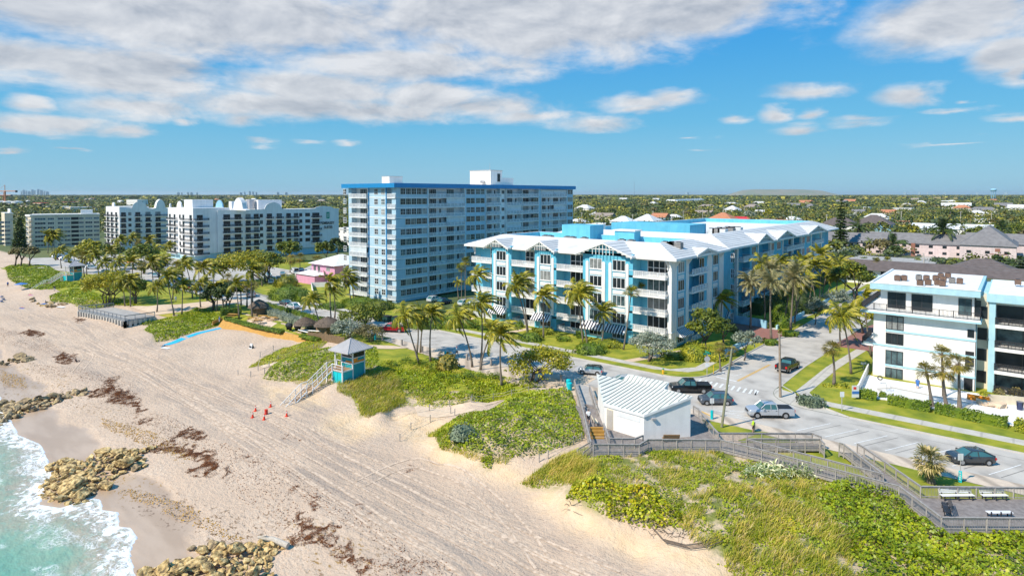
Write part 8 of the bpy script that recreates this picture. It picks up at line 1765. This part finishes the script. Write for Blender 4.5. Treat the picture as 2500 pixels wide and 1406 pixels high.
for a in ((1755,553,24,20,2,'roof_tile','cream','large cream house with terracotta hip roofs beyond the turquoise houses'),(1605,545,16,13,2,'roof_tile','pale_blue','house with a bright terracotta gable among grey roofs','gable'),(1590,551,22,12,1,'roof_grey','white','grey roofed house left of the terracotta gable'),
 (1569,556,20,18,2,'roof_white','white','white house with a white pyramid roof'),(1512,558,18,14,2,'white_clean','white','white house with a low white roof among palms'),(1474,566,20,12,2,'white','white','white two storey house near the tower end','flat'),(1615,572,34,18,1,'roof_grey','white','long grey roofed bungalow behind the turquoise parapets'),
 (1668,566,36,16,1,'white_clean','white','bungalow with a broad white roof behind the turquoise parapets'),(1735,566,30,14,1,'white_clean','white','white roofed bungalow right of the dark clipped tree','gable'),(1515,588,34,14,1,'roof_tan','cream','brown roofed bungalow behind the tower end','gable'),(1802,548,26,14,1,'red','cream','red roofed cream house right of the large terracotta one'),
 (1868,556,26,14,1,'roof_tan','cream','tan ribbed roof bungalow inland of the rear block'),(1908,556,24,12,1,'roof_tile','cream','terracotta bungalow inland of the rear block'),(2044,570,26,18,2,'roof_brown','white','white two storey house with dark hip roof behind the Norfolk pine'),(2126,566,26,22,2,'roof_brown','pale_blue2','tiered dark roofed house with pale blue walls'),
 (2320,580,44,20,2,'white_clean','white','white modern house with sloping flat roofs behind the pink complex','gable',.15),(2275,582,24,14,1,'white_clean','white','white low wing left of the modern house','gable',.15),(1930,548,20,14,1,'white_clean','white','white roofed bungalow behind the rear block'),(1560,566,22,14,1,'white_clean','white','white low house beside the clipped dark tree','flat')): house(*a)
# pink two storey complex
pk='pink two storey apartment complex, '
house(2062,618,34,12,2,'roof_grey','pinkwall',pk+'left wing behind the Norfolk pine','gable',.35,None,True,'apartment_house')
house(2272,626,58,13,2,'roof_grey','pinkwall',pk+'long middle wing with brick piers','gable',.35,None,True,'apartment_house')
t=house(2410,642,19,34,2.6,'roof_grey','pinkwall',pk+'projecting wing with hip roof and lettering','hip',.42,None,True,'apartment_house',h=7.2)
text_on(t,'OceanHouse' if 0 else 'Ocean Terrace' if 0 else 'Beachhouse',(4,-.08,3.4),1.6,0,'brick') if 0 else None
b=MB(); b.box(2.5,-.1,4.9,4.2,-.04,6.2); b.box(.8,-.1,3.7,6.6,-.05,4.0); b.build('lettering','brick',t,world=False)
house(2490,628,40,13,2,'roof_grey','pinkwall',pk+'right wing cut by the photo edge','gable',.35,None,True,'apartment_house')
for x,y in ((2031,614),(2063,614),(2229,626),(2302,626),(2449,626),(2499,628)):
    X,Y=g(x,y); b=MB(); b.box(X-.8,Y-.5,0,X+.8,Y+.2,6.2); o=b.build('brick_pier','brick'); tag(o,'brown brick pier on the wall of the pink complex','pier','brick piers of the pink complex')
# motel row
X,Y=g(2260,705); t=empty('motel',(X,Y,0),'long low motel with brown roof and white upper gallery behind the white house','building'); HOUSES.append((X,Y,40)); b=MB(); b.box(-34,0,0,30,10,4.6); b.build('wall','white',t,world=False); b=MB(); hip(b,-36,-1,32,11,4.7,7.4); b.build('roof','roof_brown',t,world=False); b=MB(); b.box(-34,-1.4,2.3,20,-1.3,3.3); b.build('gallery_rail','pale_blue',t,world=False)
for i in range(14): b=MB(); b.box(-32+4*i,-.05,2.6,-30.2+4*i,.02,4.3); b.build('window','glass',t,world=False)
house(2395,705,26,22,1,'roof_brown','white','brown hip roofed end building right of the motel',pitch=.25); house(2172,664,27,16,1.2,'deck_pale','red','flat grey roof with a deep red fascia behind the motel','flat',h=3.6); house(2490,712,14,14,1,'white','white','small white flat roof at the right edge behind the white house','flat')
house(1060,640,0.1,.1,1,'white','white','x','flat') if 0 else None
# white tower block and low buildings behind the hotel, tanks and cranes at far left
house(322,508,60,20,5,'white','white','white mid rise with roof huts beyond the left hotel wing','flat',name='apartment_house',h=17); house(860,600,30,14,3,'white','white','white flats glimpsed between hotel and tower','flat',name='apartment_house',h=9)
for i,(x,y,w,m) in enumerate(((20,505,40,'roof_tan'),(90,503,70,'red'),(150,500,50,'red'),(60,512,60,'roof_tan'),(190,498,40,'roof_tile'),(120,515,40,'white_clean'),(165,517,30,'white_clean'),(230,512,30,'roof_tan'))): house(x,y,w,30,1,m,'cream','low harbour building with a %s roof, left of the hotels'%({'roof_tan':'tan','red':'dark red','roof_tile':'terracotta','white_clean':'white'}[m]),'flat',group='harbour buildings at the far left',win=False,h=7)
for i,x in enumerate((5,22,42)): X,Y=g(x,503); b=MB(); b.cyl(X,Y,0,11,11,n=20); b.tube([(X,Y,11),(X,Y,12.5)],[11,.5],20); one('storage_tank',b,'white_clean',('white storage tank at the left edge','white storage tank second from the left edge','white storage tank third from the left edge')[i],'storage tank')
def crane(x,y,yt,yj,x0,x1,label):
    X,Y=g(x,y); yf=depth(X,Y); t=empty('tower_crane',(X,Y,0),label,'crane'); top=at_depth(x,yt,yf); zj=at_depth(x,yj,yf).z; a=at_depth(x0,yj,yf);c=at_depth(x1,yj,yf); b=MB(); b.box(-1.6,-1.6,0,1.6,1.6,zj); b.build('mast','crane',t,world=False); b=MB(); b.tube([(a.x-X,a.y-Y,zj),(c.x-X,c.y-Y,zj)],1.,4); b.build('jib','crane',t,world=False); b=MB(); b.tube([(0,0,zj),(0,0,top.z)],.7,4); b.tube([(0,0,top.z),((a.x-X)*.6,(a.y-Y)*.6,zj)],.25,3); b.build('tower_head','crane',t,world=False); b=MB(); q=(c.x-X,c.y-Y); b.box(q[0]-3,q[1]-2,zj-3,q[0]+2,q[1]+2,zj+2); b.build('counterweight','frame_dark',t,world=False)
crane(13,503,452,467,-20,40,'orange tower crane at the left edge of the skyline'); crane(9,497,470,477,-25,28,'lower orange crane behind the taller one')
# horizon landmarks
def at_d(x,d): X,Y,_=ray(x,700); k=d/depth(X,Y); return X*k,Y*k
X,Y=at_d(2420,3000); t=empty('water_tower',(X,Y,0),'pale blue water tower on legs on the right horizon','water tower'); b=MB()
for i in range(8): a=i*math.pi/4; b.tube([(math.cos(a)*9,math.sin(a)*9,0),(math.cos(a)*9,math.sin(a)*9,44)],.7,4)
b.cyl(0,0,0,44,1.4,n=8); b.build('leg','pale_blue2',t,world=False); b=MB(); b.tube([(0,0,42),(0,0,45),(0,0,50),(0,0,54),(0,0,56)],[5,12,14,10,1],16); b.build('tank','pale_blue2',t,world=False,smooth=True)
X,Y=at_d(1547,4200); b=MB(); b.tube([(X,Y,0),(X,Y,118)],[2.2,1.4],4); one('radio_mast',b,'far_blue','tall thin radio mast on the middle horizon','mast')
X,Y=at_d(782,900); b=MB(); 
X,Y=at_d(1905,9000); b=MB(); n=26; U=Vector((math.cos(YAW),math.sin(YAW))); prof=[0,.25,.5,.72,.86,.93,.97,1,1,.98,.97,.99,1,1,.96,.99,1,.97,.96,.93,.85,.7,.5,.3,.14,.05,0]
rows=[]
for j,(dj,hj) in enumerate(((-700,0),(-300,.9),(0,1),(500,0))): rows.append([(X+U.x*(-820+1640*i/n)-dj*-.0+ -math.sin(YAW)*dj,Y+U.y*(-820+1640*i/n)+math.cos(YAW)*dj,98*prof[i]*hj) for i in range(n+1)])
for r0,r1 in zip(rows[:-1],rows[1:]):
    for i in range(n): b.face([r0[i],r0[i+1],r1[i+1],r1[i]])
tag(b.build('hills','hill',smooth=2),kind='structure')
rs=random.Random(21)
SKY=[(58,6),(63,9),(70,7),(76,6),(84,10),(90,8),(98,11),(106,9),(114,7),(120,5),(438,3),(447,3),(462,4),(470,3),(484,3),(600,4),(612,6),(620,5),(628,4),(590,3),(680,4),(700,3),(2205,3),(2240,4),(2260,3),(1990,3),(1675,3),(2380,3),(2302,3),(2450,3)]
for i,(x,h) in enumerate(SKY):
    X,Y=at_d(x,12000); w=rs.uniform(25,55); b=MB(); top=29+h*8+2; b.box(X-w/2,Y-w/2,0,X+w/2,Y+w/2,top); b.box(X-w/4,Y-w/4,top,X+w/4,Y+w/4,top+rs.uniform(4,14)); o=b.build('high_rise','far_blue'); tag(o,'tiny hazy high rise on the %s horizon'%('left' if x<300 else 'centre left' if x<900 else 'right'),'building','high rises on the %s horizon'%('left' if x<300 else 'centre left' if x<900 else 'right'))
# random houses between the trees
rt=random.Random(31); K=0; RC=[('roof_pale','white','pale flat roofed'),('roof_pale','white','pale roofed'),('roof_grey','white','grey roofed'),('roof_tan','cream','tan roofed'),('roof_tile','cream','terracotta roofed'),('roof_white','white','white tiled')]
while K<85:
    y=474+ 43500/ (rt.uniform(330**-1.2,2600**-1.2)**(-1/1.2)) if 0 else rt.uniform(489,560)**1.0; x=rt.uniform(-40,2540)
    if rt.random()<.5: y=474+(y-474)*rt.uniform(.3,1)
    X,Y=g(x,y); d=depth(X,Y)
    if x<870 and y>502: continue
    if 870<x<1400 and y>470: continue
    if d<330 or any(math.hypot(X-a,Y-b_)<(c+22) for a,b_,c in HOUSES): continue
    m,w,l=rt.choice(RC); sc_=1 if d<900 else 1.6; where='left of the tower' if x<900 else ('behind the turquoise houses' if x<2000 else 'inland at the right')
    house(x,y,rt.uniform(14,24)*sc_,rt.uniform(10,15)*sc_,1,m,w,'%s house %s'%(l,where),rt.choice(['hip','hip','gable','flat']),group='small houses '+where,win=d<500,h=3.4*sc_**.5); K+=1
for i in range(16):
    x=1652+i*4.2; X,Y=g(x,498-i*.3); b=MB(); b.prism([(X-5,Y-6),(X+5,Y-6),(X+5,Y+6),(X-5,Y+6)],0,10); b.box(X-5.5,Y-6.5,10,X-2,Y+6.5,13.5); one('row_house',b,'white_clean','white gabled row house in the long white terrace inland','house','white terrace inland')
# power poles
for i,(x,y) in enumerate(((1544,560),(1594,545),(1668,545),(1715,540),(1766,530),(1818,528),(1932,548),(2018,560),(2345,548),(1420,552),(2090,545),(2200,548),(2420,556))):
    X,Y=g(x,y); b=MB(); b.tube([(X,Y,0),(X,Y,12.5)],[.28,.2],6); b.box(X-1.2,Y-.1,11.6,X+1.2,Y+.1,11.8); one('utility_pole',b,'concrete','distant pale utility pole rising from the inland trees','pole','distant utility poles',loc=(X,Y,0))
b=MB()
for i in range(5): A_=at_depth(1700,612+i*8,320); C_=at_depth(2256,624+i*3,206); D_=at_depth(2560,634+i*9,150); b.tube([tuple(A_),tuple((A_+C_)/2-Vector((0,0,.8))),tuple(C_),tuple((C_+D_)/2-Vector((0,0,.6))),tuple(D_)],.022,3,0,False)
one('power_line',b,'rail_grey','thin power lines crossing behind the white house','cable')
# trees: three hundred of their own, the rest as woodland
TM=[]
for i in range(10):
    m=['wood_a','wood_b','wood_c','leaf','leaf_bronze','wood_a','leaf_dark','leaf_yellow','wood_a','leaf_silver'][i]; r=rng; V,Fq=crown_cloud(500+i,4.4,4.4,3.,16,26,1.25); V=V+np.array([0,0,4.6]); b=MB(); b.tube([(0,0,0),(.2,.1,3.4)],[.4,.25],5)
    o=fast_mesh('broadleaf_tree',np.concatenate([V,np.array(b.v)]),np.concatenate([Fq,np.array([f for f in b.f if len(f)==4])+len(V)]),[m,'bark'],midx=[0]*len(Fq)+[1]*len([f for f in b.f if len(f)==4])); TM.append(o.data); bpy.data.objects.remove(o)
for i in range(3):
    V,Fq=coconut(700+i,14,3.4,.4,1.1,.1,.28,9); V=V+np.array([0,0,8.5]); b=MB(); b.tube([(0,0,0),(.3,.1,8.6)],[.25,.18],5); o=fast_mesh('tall_palm',np.concatenate([V,np.array(b.v)]),np.concatenate([Fq,np.array([f for f in b.f if len(f)==4])+len(V)]),['fan_leaf' if i else 'leaf','trunk'],midx=[0]*len(Fq)+[1]*len([f for f in b.f if len(f)==4])); TM.append(o.data); bpy.data.objects.remove(o)
def blocked(X,Y):
    return (-310<X<-55 and 88<Y<186) or (-108<X<-36 and 80<Y<243) or (-28<X<40 and 60<Y<150) or (-155<X<-120 and 95<Y<210) or (-37<X<-22 and Y<420) or (X<-55 and Y<150 and X>-345) or (X<-330 and X>-470 and 60<Y<150) or (Y<86) or (-60<X<20 and Y<196 and Y>150 and False)
HA=np.array([(h[0],h[1],h[2]) for h in HOUSES])
def near_house(X,Y):
    # keep the house and the strip towards the camera free
    dx=X-HA[:,0]; dy=Y-HA[:,1]; L_=np.hypot(HA[:,0],HA[:,1]); ux=-HA[:,0]/L_; uy=-HA[:,1]/L_; al=dx*ux+dy*uy; ac=np.abs(-dx*uy+dy*ux); return bool(np.any((al>-HA[:,2]*.6-3)&(al<7+L_*.008)&(ac<HA[:,2]*.55+2)))
cnt=0; rt=random.Random(77); names={0:'round green tree',1:'dark round tree',2:'yellow green tree',3:'round green tree',4:'bronze leaved tree',5:'round green tree',6:'dark round tree',7:'yellow green tree',8:'round green tree',9:'silvery tree'}
while cnt<300:
    y=rt.uniform(522,640); x=rt.uniform(-20,2520); X,Y=g(x,y)
    if blocked(X,Y) or near_house(X,Y) or (x<840 and y>545): continue
    k=rt.randrange(13); o=bpy.data.objects.new('broadleaf_tree' if k<10 else 'tall_palm',TM[k]); COL.objects.link(o); s=rt.uniform(.75,1.35); o.location=(X,Y,0); o.scale=(s,s,s*rt.uniform(.85,1.2)); o.rotation_euler[2]=rt.uniform(0,6.28); w='left of the tower' if x<1000 else ('behind the turquoise houses' if x<2000 else 'around the pink complex')
    bd='nearest ' if y>605 else 'near ' if y>575 else ('mid distance ' if y>545 else 'distant ')
    tag(o,bd+'%s %s'%(names.get(k,'slim palm'),w),'palm tree' if k>9 else 'tree','inland trees '+w); cnt+=1
def woodland():
    r=np.random.default_rng(5); out=[];idx=[]; nd=0
    for (d0,d1,N,rad,hh,m,ls) in ((235,420,2200,3.8,6.2,26,1.25),(420,1000,6500,4.8,7.,17,1.9),(1000,3000,6500,15,8.5,18,5.5),(3000,14000,3200,75,11,22,24)):
        d=np.sqrt(r.uniform(d0**2,d1**2,N)) if d1<1100 else (r.uniform(d1**-.2,d0**-.2,N))**(-5.); xs=r.uniform(-220,2720,N); a=np.arctan((xs-1250)/F); rr=d/np.cos(0)
        X=np.cos(YAW)*np.tan(a)*d-np.sin(YAW)*d; Y=np.sin(YAW)*np.tan(a)*d+np.cos(YAW)*d
        if d1<1100: ok=np.array([not(blocked(x,y) or near_house(x,y)) for x,y in zip(X,Y)])
        elif d1<3100: ok=np.array([not near_house(x,y) for x,y in zip(X,Y)])&(_vn(X,Y,160)>.22)
        else: ok=_vn(X,Y,600)>.15
        X=X[ok];Y=Y[ok]; n=len(X); s=r.uniform(.6,1.35,n); c=np.stack([X,Y,hh*.55*s],1)
        P=np.repeat(c,m,0); e=nrm(r.normal(size=(n*m,3))); e[:,2]=np.abs(e[:,2])*1.1-.3; sr=np.repeat(s,m)[:,None]; P=P+e*np.array([rad,rad,hh*.5])*sr*(r.random((n*m,1))**.4)
        V,Fq=leafq(P,ls*r.uniform(.6,1.3,n*m),e+np.array([0,0,.6]),.45,.8,r); mi=np.repeat(r.choice(4,n,p=[.40,.27,.22,.11]),m); out.append((V,Fq)); idx.append(mi)
    V,Fq=join(out); o=fast_mesh('woodland',V,Fq,['wood_a','wood_b','wood_c','leaf_bronze'],midx=np.concatenate(idx)); tag(o,kind='stuff')
woodland()
# boulders: the 300 that show largest stay things, the smallest rest become one heap
RK=[]
for o in [q for q in bpy.data.objects if q.name.startswith('rock') and q.parent is None]:
    v=o.location-cam.location; d=-v.x*math.sin(YAW)+v.y*math.cos(YAW); xr=v.x*math.cos(YAW)+v.y*math.sin(YAW); sx=1250+F*xr/d; sy=PY-F*(d*math.sin(PIT)+v.z*math.cos(PIT))/(d*math.cos(PIT)-v.z*math.sin(PIT))
    if not(-25<sx<2525 and sy<1440): bpy.data.objects.remove(o); continue
    RK.append((sum(o.scale)/d,o))
RK.sort(key=lambda a:-a[0]); V_=[];F_2=[];n_=0; bpy.context.view_layer.update()
for _,o in RK[296:]:
    M_=o.matrix_world; V_.append(np.array([tuple(M_@v.co) for v in o.data.vertices])); F_2.append(np.array([tuple(p.vertices) for p in o.data.polygons])+n_); n_+=len(o.data.vertices); bpy.data.objects.remove(o)
if V_: tag(fast_mesh('rock_rubble',np.concatenate(V_),np.concatenate(F_2),'rock'),kind='stuff')
# ---------------------------------------------------------------- labels: tell repeats of a group apart by their place
ORD=['leftmost','second from the left','third from the left','fourth from the left','fifth from the left','sixth from the left','seventh from the left','eighth from the left','ninth from the left','tenth from the left','eleventh from the left','twelfth from the left','thirteenth from the left','fourteenth from the left','fifteenth from the left','sixteenth from the left']
def scrx(o): X,Y=o.location[0],o.location[1]; return (X*math.cos(YAW)+Y*math.sin(YAW))/max(1,depth(X,Y))
bylab={}
for o in bpy.data.objects:
    if o.parent is None and o.get('label') and o.get('kind') is None: bylab.setdefault(o['label'],[]).append(o)
for l,L_ in bylab.items():
    if 1<len(L_)<=32:
        L_.sort(key=scrx); n=len(L_)
        for i,o in enumerate(L_):
            e=ORD[i] if i<16 else ORD[n-1-i].replace('leftmost','rightmost').replace('left','right')
            o['label']=l+', '+e
# unused prototypes and stray data
for p in list(pro.values())+[cp,lg]:
    if not p.used:
        for c in list(p.r.children_recursive): bpy.data.objects.remove(c)
        bpy.data.objects.remove(p.r)

# ---------------------------------------------------------------- air
hz=bpy.data.materials.new('haze'); hz.use_nodes=True; nt=hz.node_tree; nt.nodes.clear(); ho=nt.nodes.new('ShaderNodeOutputMaterial'); pv=nt.nodes.new('ShaderNodeVolumePrincipled')
pv.inputs['Color'].default_value=(.80,.92,1,1); pv.inputs['Density'].default_value=3.2e-5; pv.inputs['Anisotropy'].default_value=.2; nt.links.new(pv.outputs[0],ho.inputs['Volume']); MATS['haze']=hz
b=MB(); b.box(-41000,-25000,-60,41000,41000,126); tag(b.build('haze','haze'),kind='stuff')
